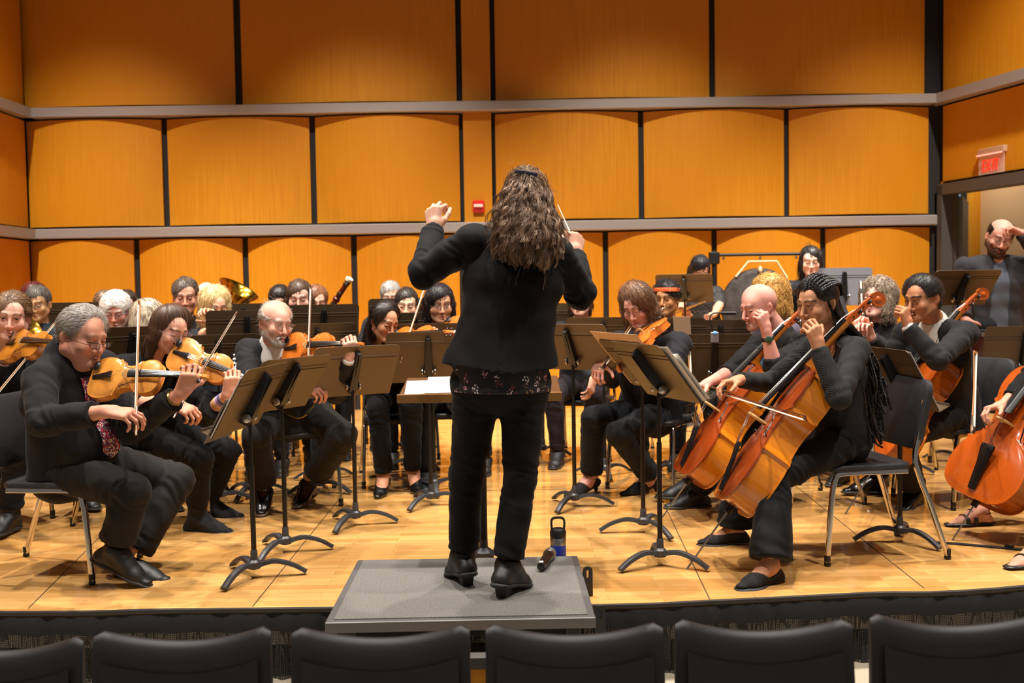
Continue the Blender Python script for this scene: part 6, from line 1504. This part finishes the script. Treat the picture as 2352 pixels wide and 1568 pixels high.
sheet(D, -.1, -.16, .262, .16, .004, 'white page edge on the stand before the young man in the suit', group='sheet music on the stands')
for c, d, y, t, lb in (((300, 810), 5.95, 40, 22, 'black music stand behind the head of the man in the speckled tie'),
    ((500, 826), 6.25, 25, 20, 'black music stand behind the violin of the young woman in clear glasses'),
    ((568, 770), 6.45, 15, 14, 'dark music stand before the blonde flute player'),
    ((742, 753), 6.95, 26, 14, 'tall music stand left of the bassoon, above the bearded man\'s violin'),
    ((728, 798), 6.55, 24, 20, 'low music stand just behind the bearded man\'s violin'),
    ((918, 731), 8.2, 8, 14, 'music stand before the grey haired man at the back'),
    ((954, 768), 7.4, 6, 16, 'music stand before the pale faced woman at the back'),
    ((992, 799), 6.5, 6, 18, 'music stand before the woman with a black bob and glasses'),
    ((165, 742), 7.95, 20, 12, 'music stand right of the man in the slate shirt'),
    ((350, 752), 7.8, 20, 14, 'music stand right of the white haired man'),
    ((560, 745), 7.9, 14, 12, 'music stand below the tuba bell'),
    ((1244, 745), 7.9, -5, 10, 'music stand behind the conductor with a teal folder at its right'),
    ((1386, 781), 6.95, -12, 18, 'wide music stand left of the viola player\'s head'),
    ((1655, 787), 7.0, -8, 16, 'music stand behind the clip microphone'),
    ((1642, 824), 6.4, -8, 18, 'music stand with the clip microphone on top'),
    ((1572, 662), 9.1, -14, 42, 'raised music stand before the percussionist with drumsticks'),
    ((2206, 661), 7.3, 6, 42, 'raised brownish music stand before the man scratching his head'),
    ((2352, 808), 6.35, -4, 12, 'black music stand at the right edge of the photo'),
    ((2062, 801), 6.9, -16, 16, 'music stand behind the raised hand of the man in the suit'),
    ((1826, 713), 7.9, -10, 12, 'music stand behind the bald man\'s cello scroll'),
    ((1540, 782), 7.0, -20, 16, 'music stand behind the viola player\'s shoulder with a buff folder')):
    r, D = SB(c, d, y, t, lb)
    if 'teal' in lb: sheet(D, .262, -.165, .32, .17, -.004, 'teal folder standing at the side of a music stand behind the conductor', mat('teal folder', '#5fa0a8', .6), cat='folder', name='folder')
    if 'buff' in lb: sheet(D, .03, -.20, .15, .18, -.012, 'buff folder at the viola player\'s shoulder', M_MANILA, cat='folder', name='folder')
SB((1938, 658), 9.0, 0, 4, 'music stand right of the standing woman, reflection coloured in pale grey', mdesk=mat('stand back with painted sheen', '#7e828c', .5, .2))  # this desk's reflected light is put into its paler grey colour
# conductor's stand with scores
q = P(1104, 893, 4.66); r = tag(empty('conductor_stand', Matrix.Translation((P(1108, 1100, 4.70).x, 4.70, 0))), 'wide flat brown conductor stand behind the podium with papers on it', 'music stand')
M_CDESK = mat('brown conductor desk', '#5a3c24', .35, .1); lx = q.x-r.location.x; lz = q.z
T = Matrix.Translation((lx, 0, lz)) @ Matrix.Rotation(math.radians(7), 4, 'X')
MB().box((-.372, -.23, -.008), (.372, .23, .008), None, .004).build('desk', M_CDESK, r).matrix_local = T
MB().box((-.372, -.236, -.012), (.372, -.226, .028), None, .003).build('ledge', mat('amber acrylic lip', '#8a6238', .15), r).matrix_local = T
MB().tube([(0, 0, .05), (0, 0, .55)], .02, 12).build('lower_tube', M_TUBE, r); MB().tube([(0, 0, .5), (lx*.2, 0, lz-.02)], .014, 12).build('upper_tube', M_TUBE, r)
MB().box((-.09, -.08, lz-.035), (.09, .08, lz-.012), None, .01).build('desk_bracket', M_STANDB, r)
MB().lathe([(.03, .03), (.05, .04), (.05, .07), (.022, .09), (.02, .13)], 14).build('base_hub', M_BASE, r)
for k in range(3):
    o = LEGS[k].build('leg', M_BASE, r)
W = r.matrix_world.copy(); W.translation = r.location; DT = W @ T
for i, (x0, y0, x1, y1, z, lb) in enumerate(((-.355, -.13, -.14, .17, .008, 'loose white page at the left of the conductor stand'), (-.26, -.205, .02, .14, .009, 'thick white score stack on the conductor stand'), (-.255, -.20, .03, .15, .024, 'open white score on top of the stack on the conductor stand'))):
    tag(MB().box((x0, y0, z), (x1, y1, z+(.001, .014, .004)[i]), Matrix.Rotation((.06, -.02, .03)[i], 4, 'Z')).build('score', M_PAPER, M=DT), lb, 'sheet music', 'scores on the conductor stand')
# ================================================================ the players further back
TOPS = {}
def bg(label, px, py, d, yaw, pitch, hair, face=None, top='#1c1b1d', skin='#d8a48c', byaw=None, size=1.06, glasses=None, roll=0, lod=None, arms=None, seat=True, kind='shirt', topname='shirt', lower='#1a191b', stand_=False, hip=None, **kw):
    by = yaw if byaw is None else byaw
    p = Person(label, P(px, py, d), (yaw, pitch, roll), by, size=size, skin=skin, lod=lod or (2 if d < 7.8 else 3), stand=stand_, hip=hip, group=None, **kw)
    for sd, a in (arms or {}).items(): p.arm(sd, **a)
    p.build_body(face or dict(eyes=.15))
    m = cloth('cloth '+top, top) if isinstance(top, str) else top
    p.top(topname, m, g=.014, wr=.004, collar=.03 if kind in ('shirt', 'jacket') else None, hem=.05, scoop=.04 if kind == 'scoop' else None, sl=kw.get('sl', (1, 1)) if False else ((.0, .0) if kind == 'short' else ((0, 0) if kind == 'bare' else (1., 1.))))
    p.trousers(cloth('cloth '+lower, lower), wr=.003)
    for sd in (1, -1): p.shoe(sd, 'oxford', K_SHOE2)
    if hair: p.hair(*hair[:3], **(hair[3] if len(hair) > 3 else {}))
    if glasses: p.glasses(glasses, w=.023, hgt=.016)
    if seat: chair((p.hip.x-p.f.x*.06, p.hip.y-p.f.y*.06), by, 'black musician chair under the '+' '.join(label.split()[:10]))
    CAST[label] = p; return p
up_ = V3((0, 0, 1))
def play(px, py, d, **k): return dict(wrist=P(px, py, d), **k)
H2 = lambda **k: dict(n=500, L=.04, r=.0014, **k)
bg('man in glasses and slate shirt with short greying hair', 87, 697, 7.6, 6, 10, ('short', '#6a625c', '#3a332e', H2(comb=(0, .3, -.6))), dict(eyes=0, brow='#3a2a20', brow_amt=.9), '#363d46', skin='#dfae80', glasses='#2a2624')
bg('person with dark red hair half hidden at the far left back', 78, 688, 8.7, 0, 5, ('long', '#5a1c1c', '#2e0e10', H2(thick=.018, extra=(.1, -.02, .25))), dict(eyes=.1), '#1c1a1c')
bg('white haired man with blue framed glasses', 266, 714, 7.2, 12, 16, ('short', '#f4f0ec', '#d8d2cc', H2(comb=(0, .5, .2), thick=.012)), dict(eyes=0, brow='#e0d8d0', beard='#e0d0c8', beard_amt=.5), '#2a2c30', skin='#dc9884', glasses='#3a3a66')
bg('brown haired person behind the white haired man', 241, 702, 8.65, 5, 8, ('short', '#7a5c40', '#4a3424', H2()), dict(eyes=.1), '#202022')
bg('dark haired person right behind the white haired man', 290, 700, 9.2, 10, 12, ('short', '#3a2a22', '#1c1410', H2()), dict(eyes=0), '#202022', skin='#d49c8c')
bg('grey blonde haired woman in grey knit jacket turned away', 344, 736, 6.45, 95, 4, ('bob', '#c8b8a0', '#8a7a68', dict(n=700, L=.05, r=.0013, thick=.004)), dict(eyes=.1), K_GREY, skin='#d8a890', topname='knit_jacket', byaw=50)
bg('short haired middle aged man looking down, left of the tuba', 426, 680, 7.4, 16, 10, ('short', '#6a5c50', '#3a302a', H2(hl=-.012, comb=(0, -.4, .1))), dict(eyes=0, brow='#4a3a30', jaw=1.05), '#1d1d20', skin='#dca086')
bg('bald man playing tuba at the back', 474, 684, 8.5, 8, 8, ('fringe', '#b8a090', '#8a7468', dict(n=200, L=.02, thick=-.006)), dict(eyes=0), '#1d1d20', skin='#e0a898')
bf = bg('blonde woman playing flute with bare shoulders', 493, 702, 7.0, 34, 16, ('bob', '#f0d8a0', '#c8a060', dict(n=900, L=.06, r=.0013, thick=.008, wave=.004, hl=.008)), dict(eyes=0, lipcol='#c07068'), '#2c3036', skin='#eab898', kind='bare', arms={1: dict(wrist=P(484, 762, 6.78), fdir=(.3, -.2, .8), palm=(.3, -.8, 0), curl=.6, elbow=P(462, 772, 7.0), bare=1.9), -1: dict(wrist=P(498, 742, 6.8), fdir=(-.5, -.2, .8), palm=(-.3, -.8, 0), curl=.6, elbow=P(525, 775, 6.9), bare=1.9)})
bg('clarinet player with long brown hair, eyes lowered', 687, 683, 7.6, 8, 12, ('long', '#5c4432', '#33241a', H2(extra=(.14, -.02, .28))), dict(eyes=0, brow='#4a3020', lipcol='#a85c54', w=1.04, chub=.004), '#1c1a1c', skin='#e8b4a0')
bg('dark haired player half hidden behind the bearded man', 643, 692, 8.9, 5, 10, ('short', '#241c18', '#120c0a', H2(thick=.01)), dict(eyes=.1), '#1a1a1c')
bg('bassoon player mostly hidden behind a music stand', 726, 694, 8.2, 20, 8, ('short', '#8a5a3c', '#5a3824', H2(thick=.006)), dict(eyes=0), '#1a1a1c')
bg('grey haired man in glasses behind a stand at the centre back', 897, 681, 8.75, 4, 8, ('short', '#a8a49e', '#77726c', H2()), dict(eyes=0, brow='#8a8078'), '#26262a', skin='#d8a08a', glasses='#5a5650')
bg('pale faced woman with dark hair drawn back, eyes lowered', 933, 700, 7.85, 6, 8, ('tied', '#3a302a', '#1c1613', H2(hl=-.006)), dict(eyes=0, brow='#2a201a', lipcol='#b05a54'), '#24262a', skin='#edc0a0', roll=4)
bobw = bg('woman with a black bob and glasses playing viola left of the conductor', 1009, 698, 7.0, 16, 8, ('bob', '#2a2020', '#120c0c', dict(n=1200, L=.06, r=.0013, thick=.006, hl=.0)), dict(eyes=.1, chub=.005, brow='#241a16', lipcol='#a85850', w=1.04), '#1c1b1e', skin='#d09a78', glasses='#4a3a34', byaw=6, arms={1: dict(wrist=P(1010, 800, 6.78), fdir=(.6, -.2, -.3), palm=(0, .4, -.9), curl=.5), -1: dict(wrist=P(1075, 790, 6.78), fdir=(.2, -.1, .9), palm=(-.5, .8, 0), curl=.6)})
violin(P(1016, 752, 6.78), P(1110, 760, 6.48), (-.2, -.7, .65), 'orange viola below the chin of the woman with a black bob', 'org', True, 'viola')
hid = bg('player hidden behind the conductor, black shoes showing between her legs', 1150, 712, 7.5, 0, 10, ('short', '#3a2a20', '#1c1410', H2()), dict(eyes=.1), '#1a1a1c')
kp = bg('player whose chin shows under the conductor right elbow', 1333, 686, 7.7, -14, 4, ('bob', '#4a2c1c', '#2a180e', dict(n=300, L=.05, thick=-.004)), dict(eyes=.2, lipcol='#b86058'), '#26262c', skin='#e2ac94', lower='#2a2228', arms={1: dict(wrist=P(1362, 868, 7.25), fdir=(-.2, -.3, -.9), palm=(-.6, .3, -.3), curl=.35, elbow=P(1330, 830, 7.45)), -1: dict(wrist=P(1410, 800, 7.3), fdir=(-.3, -.3, .7), palm=(-.3, .8, 0), curl=.6)})
hb = bg('young woman with natural hair and an orange patterned headband playing flute', 1531, 686, 7.6, -28, 2, ('afro', '#2a2422', '#141010', dict(n=1400, L=.03, r=.0014, wave=.004, thick=-.006, hl=-.01)), dict(eyes=.25, lips=1.5, nose=1.15, lipcol='#9a5a4a', brow='#1a1210', gaze=(-.2, -.1)), '#30343e', skin='#b07a50', topname='jacket', byaw=-20)
F = SDF(hb.H-V3((.14, .14, .14)), hb.H+V3((.14, .14, .16)), .005); F.tap(hb.loc(0, -.055, .035), hb.loc(0, .055, .062), hb.R[0], (.086, .075), (.070, .045), .01) if False else F.ell(hb.loc(0, -.006, .050), (.098, .114, .108), hb.R, .004)
n_ = (hb.R[2]*.99-hb.R[1]*.05).normalized(); F.plane(hb.loc(0, .0, .080), n_); F.plane(hb.loc(0, .0, .048), -n_); hb.part(F, 'headband', floral('orange patterned headband', '#c8501c', ['#e88a2c', '#a82c1c', '#5a6a3a', '#e8b04c'], 60, .5))
st = bg('standing percussionist in a black sequined dress looking down, holding drumsticks', 1607, 619, 9.6, 6, 34, ('long', '#26222a', '#0e0c10', dict(n=700, L=.08, r=.0016, extra=(.2, -.02, .32), hl=-.0)), dict(eyes=0, brow='#1a1412'), floral('black sequins', '#121113', ['#3a383c', '#8a888c', '#201e22'], 90, .5), skin='#e0aa8c', stand_=True, seat=False, kind='short', topname='dress', byaw=8, lod=2, hip=P(1612, 745, 9.7), arms={1: dict(wrist=P(1562, 706, 9.3), fdir=(.4, -.5, -.3), palm=(.3, -.3, -.8), curl=.8, elbow=P(1568, 690, 9.65), bare=1.6), -1: dict(wrist=P(1640, 722, 9.3), fdir=(-.5, -.5, -.1), palm=(-.3, -.3, -.8), curl=.8, elbow=P(1654, 697, 9.6), bare=1.6)})
wo = bg('standing woman with long straight black hair beside the gong', 1862, 599, 9.05, -12, 10, ('long', '#2a2422', '#100c0c', dict(n=700, L=.09, r=.0016, extra=(.22, .0, .34))), dict(eyes=0, lipcol='#b8605a'), '#2a2a2e', skin='#f0c4ae', stand_=True, seat=False, lod=2, hip=P(1868, 730, 9.1))
cb = bg('woman with golden curls behind the bald cellist', 1768, 680, 6.75, -75, 10, ('bob', '#e8b868', '#a87430', dict(n=1600, L=.06, r=.0014, wave=.007, thick=.012, hl=.0, lift=.008)), dict(eyes=.1), '#5a5260', skin='#e0a890')
fl = bg('flute player with curly grey brown hair and dark jacket', 2016, 686, 6.75, -50, -4, ('bob', '#b8a490', '#76624e', dict(n=2200, L=.06, r=.0013, wave=.006, thick=.012, lift=.008, cut=lambda F: F.ell(P(1992, 690, 6.62), (.075, .10, .13), None, .01, 's'))), dict(eyes=0, lipcol='#d08078'), '#2c2a2e', skin='#f0b8a4', topname='jacket', byaw=-40, lower='#3a3a3a', arms={1: dict(wrist=P(1992, 764, 6.45), fdir=(-.35, -.2, .75), palm=(-.6, -.5, 0), curl=.6, elbow=P(1990, 810, 6.7)), -1: dict(wrist=P(2002, 776, 6.4), fdir=(-.45, -.2, .75), palm=(-.6, -.5, 0), curl=.6, elbow=P(2042, 812, 6.5))})
F = SDF(fl.hip-V3((.4, .6, .5)), fl.hip+V3((.4, .4, .2)), .011)
for sd in (1, -1): F.cap(fl.hip, fl.K[sd]+(fl.K[sd]-fl.hip)*.08, .15, .095, .05, wr=.004); F.cap(fl.K[sd], fl.K[sd]-V3((0, 0, .22)), .095, .11, .05, cut=0)
fl.part(F, 'floral_skirt', floral('black and white floral skirt', '#1a1a1c', ['#d8d4d0', '#b8b4b0', '#e8e4e0'], 22, .55))
# ---- wind instruments and percussion
def tubei(name, label, cat, a, b, r, m, keys=None, km=SILV, extra=None, group=None, prof=None):
    a, b = Vector(a), Vector(b); L = (b-a).length; o = tag(empty(name, frame(a, b-a, (0, -1, .3))), label, cat, group); R = Matrix.Rotation(-PI/2, 4, 'X')
    pr = prof or [(r*.8, 0), (r, .005), (r, L*.32), (r*1.15, L*.325), (r*1.15, L*.345), (r, L*.35), (r, L*.93), (r*1.1, L*.935), (r*1.1, L)]
    MB().lathe(pr, 14, R).build('body_tube', m, o)
    for i in range(keys or 0):
        y = L*(.38+.52*i/max(keys-1, 1)); MB().lathe([(.001, r), (r*.75, r), (r*.8, r+.004), (r*.5, r+.006), (.001, r+.006)], 10, Matrix.Translation((0, y, 0))).build('key', km, o)
    if keys: MB().tube([(r*.9, L*.37, r*.4), (r*.9, L*.92, r*.4)], .002, 6).build('key_rod', km, o)
    if extra: extra(o, L)
    return o
lip = lambda o, L: MB().box((-.014, L*.10, .007), (.014, L*.10+.03, .014), None, .003).build('lip_plate', SILV, o)
tubei('flute', 'silver flute held upright by the blonde woman', 'flute', P(492, 704, 6.86), P(481, 774, 6.62), .0115, SILV, 9, extra=lip)
tubei('flute', 'silver flute held by the player with curly grey brown hair', 'flute', P(1977, 646, 6.52), P(1986, 824, 6.35), .0110, SILV, 10, extra=lip)
tubei('flute', 'pale flute end at the mouth of the young woman with the headband', 'flute', P(1534, 703, 7.44), P(1500, 724, 7.25), .0100, mat('pale gold flute', '#d8b890', .3, .8), 3, extra=lip)
tubei('clarinet', 'black clarinet of the player with long brown hair', 'clarinet', P(680, 700, 7.45), P(662, 760, 7.15), .013, EBONY, 6)
tubei('clarinet', 'black clarinet bell with orange bands behind the young woman\'s violin', 'clarinet', P(534, 870, 6.2), P(540, 812, 6.3), .016, EBONY, 4)
def bassoon(a, b, label):
    L = (Vector(b)-Vector(a)).length; mred = wood('dark red bassoon maple', '#4a1208', '#6e1e10', sc=10)
    def ring(o, L): MB().lathe([(.020, L-.012), (.030, L-.010), (.031, L+.012), (.024, L+.016), (.016, L+.012)], 16, Matrix.Rotation(-PI/2, 4, 'X')).build('bell_ring', mat('ivory bell ring', '#e8dcc0', .4), o)
    tubei('bassoon', label, 'bassoon', a, b, .024, mred, 3, extra=ring, prof=[(.02, 0), (.024, .01), (.024, L*.45), (.03, L*.46), (.03, L*.52), (.023, L*.54), (.021, L*.8), (.027, L-.01), (.026, L)])
bassoon(P(745, 730, 8.0), P(802, 642, 7.9), 'red brown bassoon with ivory ring left of the centre pilaster'); bassoon(P(972, 712, 8.0), P(999, 652, 7.9), 'red brown bassoon behind the conductor left elbow')
# tuba: bell and body
c = P(548, 664, 8.2); ax = V3((.52, -.14, .84)).normalized(); tb = tag(empty('tuba', frame(c, ax, (0, 0, 1))), 'gold brass tuba with its bell raised at the left back', 'tuba')
R = Matrix.Rotation(-PI/2, 4, 'X'); pr = [(.03, -.55), (.045, -.45), (.06, -.35), (.085, -.22), (.115, -.12), (.16, -.04), (.20, .0), (.204, .006), (.19, .0), (.15, -.04), (.105, -.12), (.075, -.22), (.05, -.35), (.02, -.5)]
MB().lathe([(a*.86, z) for a, z in pr], 32, R, caps=False).build('bell', GOLD, tb)
MB().tube(spline([(0, -.54, 0), (0, -.66, 0), (.08, -.72, 0), (.17, -.66, 0), (.18, -.45, 0), (.17, -.28, 0), (.10, -.20, .02), (.10, -.35, .05), (.12, -.5, .05)], 6), .028, 12).build('bow_tubing', GOLD, tb)
for i in range(3): MB().lathe([(.017, -.06), (.017, .05), (.006, .055), (.006, .075), (.013, .078), (.001, .084)], 12, Matrix.Translation((.09+.04*i, -.40, .09))).build('valve', GOLD, tb)
hn = tag(empty('french_horn', frame(P(62, 752, 7.15), (.6, -.3, .5), (0, -1, .2))), 'gold brass horn edge beside the man in the slate shirt', 'horn')
MB().lathe([(.012, -.2), (.025, -.1), (.06, -.03), (.11, 0), (.108, -.004), (.055, -.035), (.02, -.1)], 24, R, caps=False).build('bell', GOLD, hn); MB().tube([(.11*math.cos(t_), -.2+.02*math.sin(t_*.5), .11*math.sin(t_)) for t_ in [2*PI*i/24 for i in range(25)]], .009, 8).build('coil', GOLD, hn)
# gong on its rack
gc = P(1746, 704, 9.9); gk = tag(empty('gong_rack', Matrix.Translation((gc.x, gc.y, 0))), 'black tube rack carrying the gong', 'rack'); topz = P(1746, 584, 9.9).z; xa = P(1640, 590, 9.9).x-gc.x; xb = P(1850, 590, 9.9).x-gc.x
for x in (xa, xb):
    MB().tube([(x, 0, 0), (x, 0, topz+.02)], .026, 12).build('post', M_BLK, gk); MB().tube([(x, -.32, .03), (x, .32, .03)], .02, 10).build('foot_bar', M_BLK, gk)
MB().tube([(xa-.03, 0, topz), (xb+.03, 0, topz)], .017, 10).build('cross_bar', M_BLK, gk); MB().box((xa-.05, -.04, topz-.09), (xa+.05, .04, topz+.03), None, .012).build('clamp', M_BLK, gk)
for x in (-.36, 0, .36): MB().tube([(x, 0, topz-.02), (x, 0, topz-.05)], .012, 8).build('hook', M_STEEL, gk)
gg = tag(empty('gong', Matrix.Translation(gc)), 'large dark round gong hanging behind the bald cellist', 'gong'); t = NT('hammered dark bronze'); n = t.noise(t.coord((1, 1, 1)), 9, 5); t.set(Base_Color=t.ramp(n, [(.3, '#3c3836'), (.7, '#5c5653')]), Roughness=.5, Metallic=.6); t.bump(t.noise(t.coord(), 40, 3), .3, .006)
MB().lathe([(.001, .02), (.13, .02), (.17, .005), (.33, 0), (.375, -.012), (.385, -.05), (.375, -.05), (.365, -.02), (.3, -.012), (.001, -.01)], 48, Matrix.Rotation(PI/2, 4, 'X')).build('disc', t.m, gg)
RP = mat('cream rope', '#e0c8a0', .8); zt = topz-gc.z-.03
MB().tube([(-.24, 0, .30), (-.115, 0, zt-.04), (.165, 0, zt-.04), (.27, 0, .28)], .010, 8).build('rope', RP, gg); MB().ell((.0, -.01, zt-.12), (.02, .02, .035), 10).build('rope_knot', RP, gg)
# drumsticks
for i, (a, b) in enumerate((((1560, 712), (1621, 692)), ((1562, 716), (1612, 694)))):
    a = P(*a, 9.22+.03*i); b = P(*b, 9.05+.05*i); L = (b-a).length; d = tag(empty('drumstick', frame(a, b-a, (0, 0, 1))), ['upper pale drumstick held by the standing percussionist', 'lower pale drumstick held by the standing percussionist'][i], 'drumstick', 'drumsticks'); MB().lathe([(.001, -.1), (.008, -.09), (.008, L-.05), (.004, L-.02), (.007, L-.01), (.001, L)], 10, R).build('shaft', mat('pale hickory', '#d8b078', .5), d)
# bongos
for i, (x, y, rr) in enumerate(((2238, 778, .10), (2282, 780, .11))):
    c = P(x, y-14, 7.0+.05*i); b = tag(empty('bongo', Matrix.Translation(c)), ['smaller dark bongo drum with chrome rim behind the suited cellist', 'larger dark bongo drum right of the smaller one'][i], 'drum', 'bongo drums')
    MB().lathe([(rr*.8, -.17), (rr, -.02), (rr, 0)], 24).build('shell', mat('dark red drum shell', '#3a1410', .25, coat=.5), b); MB().lathe([(rr*1.04, -.02), (rr*1.06, -.005), (rr*1.04, .008), (rr*.98, .008)], 24, caps=False).build('rim', M_CHROME, b); MB().lathe([(.001, .004), (rr*.99, .004)], 24).build('drum_head', mat('cream drum head', '#d8c8a8', .6), b)
    for k in range(5): a = k*2*PI/5+.3; MB().tube([(rr*1.05*math.cos(a), rr*1.05*math.sin(a), 0), (rr*.95*math.cos(a), rr*.95*math.sin(a), -.13)], .005, 6).build('tuning_lug', M_CHROME, b)
c = P(2260, 790, 7.05); bs = tag(empty('drum_stand', Matrix.Translation((c.x, c.y, 0))), 'chrome stand under the bongo drums', 'stand'); MB().tube([(0, 0, .03), (0, 0, c.z-.16)], .014, 10).build('pole', M_CHROME, bs); MB().box((-.2, -.01, c.z-.15), (.2, .01, c.z-.13), None, .004).build('cross_bar', M_CHROME, bs)
for k in range(3): a = k*2*PI/3; MB().tube([(0, 0, .25), (.28*math.cos(a), .28*math.sin(a), .012)], .010, 8).build('leg', M_CHROME, bs)
# ---- small things on the podium and floor
m0 = G(1242, 1314, HP); m1 = G(1274, 1268, HP); mi = tag(empty('microphone', frame(m0+V3((0, 0, .024)), m1-m0, (0, 0, 1))), 'black handheld microphone lying on the podium carpet', 'microphone'); L = .265
MB().lathe([(.001, 0), (.017, .002), (.019, .03), (.0185, .035), (.020, .04), (.023, .16), (.025, .185)], 18, R).build('handle', mat('black microphone body', '#1a1410', .22, spec=.7), mi)
MB().lathe([(.0255, .183), (.028, .188), (.028, .194), (.0255, .199)], 18, R).build('grille_band', M_STEEL, mi); t = NT('steel mesh grille'); v = t.n('TexVoronoi'); v.inputs['Scale'].default_value = 500; t.l(t.coord(), v.inputs['Vector']); t.set(Base_Color='#a8a49e', Metallic=.9, Roughness=.35); t.bump(v.outputs[0], .6, .002)
MB().lathe([(.0255, .197), (.0275, .21), (.0265, .232), (.019, .25), (.001, .257)], 18, R).build('grille', t.m, mi); MB().box((-.009, .004, .012), (.009, .024, .0205), None, .002).build('label_patch', mat('silver label', '#d8d8d8', .3), mi)
b = G(1284, 1319); b.y += .05; bo = tag(empty('water_bottle', Matrix.Translation((b.x, b.y, 0))), 'blue insulated bottle with black carry cap behind the podium', 'bottle')
MB().lathe([(.034, 0), (.037, .004), (.037, .128)], 28).build('blue_body', mat('royal blue powder coat', '#1c3cb0', .4), bo); MB().lathe([(.037, .128), (.037, .158), (.033, .164)], 28).build('steel_collar', M_STEEL, bo); MB().lathe([(.036, .162), (.038, .166), (.038, .188), (.033, .200), (.022, .205), (.001, .206)], 28).build('cap', M_BLK, bo)
MB().sweep(spline([(-.027, 0, .19), (-.030, 0, .235), (-.018, 0, .252), (.018, 0, .252), (.030, 0, .235), (.027, 0, .19)], 5), rrect(-.005, -.008, .005, .008, .003, 2), up=(0, 1, 0)).build('cap_handle', M_BLK, bo)
q = G(880, 1312); k = tag(empty('tied_roll', Matrix.Translation((q.x, q.y, 0))), 'dark red case with white tip lying behind the podium', 'case'); MB().box((0, -.015, .0), (.33, .015, .022), None, .006).build('red_body', mat('dark red case', '#7a2a20', .5), k); MB().ell((-.012, 0, .016), (.014, .014, .014), 10).build('white_tip', mat('ivory plastic', '#d8d2c4', .5), k); MB().box((.06, -.016, .004), (.14, .016, .024), None, .004).build('white_label', M_PAPER, k)
# clip microphone on the stand
q = P(1641, 770, 6.28); cm = tag(empty('clip_microphone', Matrix.Translation(q)), 'small clip microphone on a gooseneck above a music stand', 'microphone'); Q = lambda x, y: P(x, y, 6.28)-q
MB().box((-.025, -.015, -.045), (.025, .015, .02), None, .005).build('clip', mat('silver clip', '#9a9490', .35, .6), cm); MB().ell((.0, -.016, .018), (.014, .006, .010), 10).build('blue_lamp', mat('blue lamp', '#7ab0e8', .3, emit=('#5a9af0', .5)), cm)
MB().tube(spline([Q(1641, 764), Q(1633, 745), Q(1631, 728), Q(1640, 719), Q(1658, 719)], 5), .0045, 8).build('gooseneck', M_BLK, cm); MB().tube([Q(1656, 719), Q(1690, 719)], .012, 12).build('capsule', M_BLK, cm)
# water bottles on the floor behind the bearded man
t = NT('clear plastic'); t.set(Base_Color=(.9, .95, .92, 1), Roughness=.1, Alpha=.45); M_PET = t.m
for i, (x, y) in enumerate(((782, 958), (802, 968))):
    b = G(x, y); o = tag(empty('plastic_bottle', Matrix.Translation(b)), ['clear plastic water bottle on the floor behind the bearded man', 'clear plastic water bottle right of another on the floor at the back'][i], 'bottle', 'clear water bottles on the floor'); MB().lathe([(.031, 0), (.033, .006), (.033, .12), (.029, .125), (.033, .13), (.033, .15), (.012, .185), (.012, .195)], 18).build('bottle_body', M_PET, o); MB().lathe([(.014, .192), (.014, .208), (.001, .209)], 14).build('cap', M_PAPER, o)
for (x, y, a, lb) in ((2252, 930, -72, 'empty black musician chair behind the suited cellist'),):
    d = 7.6 if x < 2000 else 7.15; q = P(x, y, d); chair((q.x, q.y), a, lb)
# ================================================================ light
def spot(x, y, z, e, tx, ty, tz=0., deg=95, blend=.9, r=.12, col=(1, .93, .84)):
    l = bpy.data.lights.new('stage_light', 'SPOT'); l.energy = e; l.spot_size = math.radians(deg); l.spot_blend = blend; l.shadow_soft_size = r; l.color = col
    o = bpy.data.objects.new('stage_light', l); COL.objects.link(o); o.location = (x, y, z)
    o.rotation_euler = (Vector((tx, ty, tz))-Vector((x, y, z))).to_track_quat('-Z', 'Y').to_euler()
    return o
for x in (-4.6, -1.6, 1.6, 4.6):
    spot(x, 7.0, 7.9, 3600, x*.97, 10.6, 0, 48, 1.)
for x in (-4.2, -1.4, 1.4, 4.2):
    spot(x, 5.8, 7.8, 1750, x*.9, 6.6, 0, 80, .8)
for x in (-3.4, 0.2, 3.4):
    spot(x, 2.6, 7.8, 1350, x*.85, 4.6, 0, 80, .8)
w = bpy.data.worlds.new('hall'); SC.world = w; w.use_nodes = True
w.node_tree.nodes['Background'].inputs[0].default_value = (1, .92, .85, 1); w.node_tree.nodes['Background'].inputs[1].default_value = .19
SC.view_settings.view_transform = 'Standard'; SC.view_settings.look = 'None'; SC.view_settings.gamma = 1; SC.view_settings.use_curve_mapping = False
SC.view_settings.exposure = 0.0
make_camera()
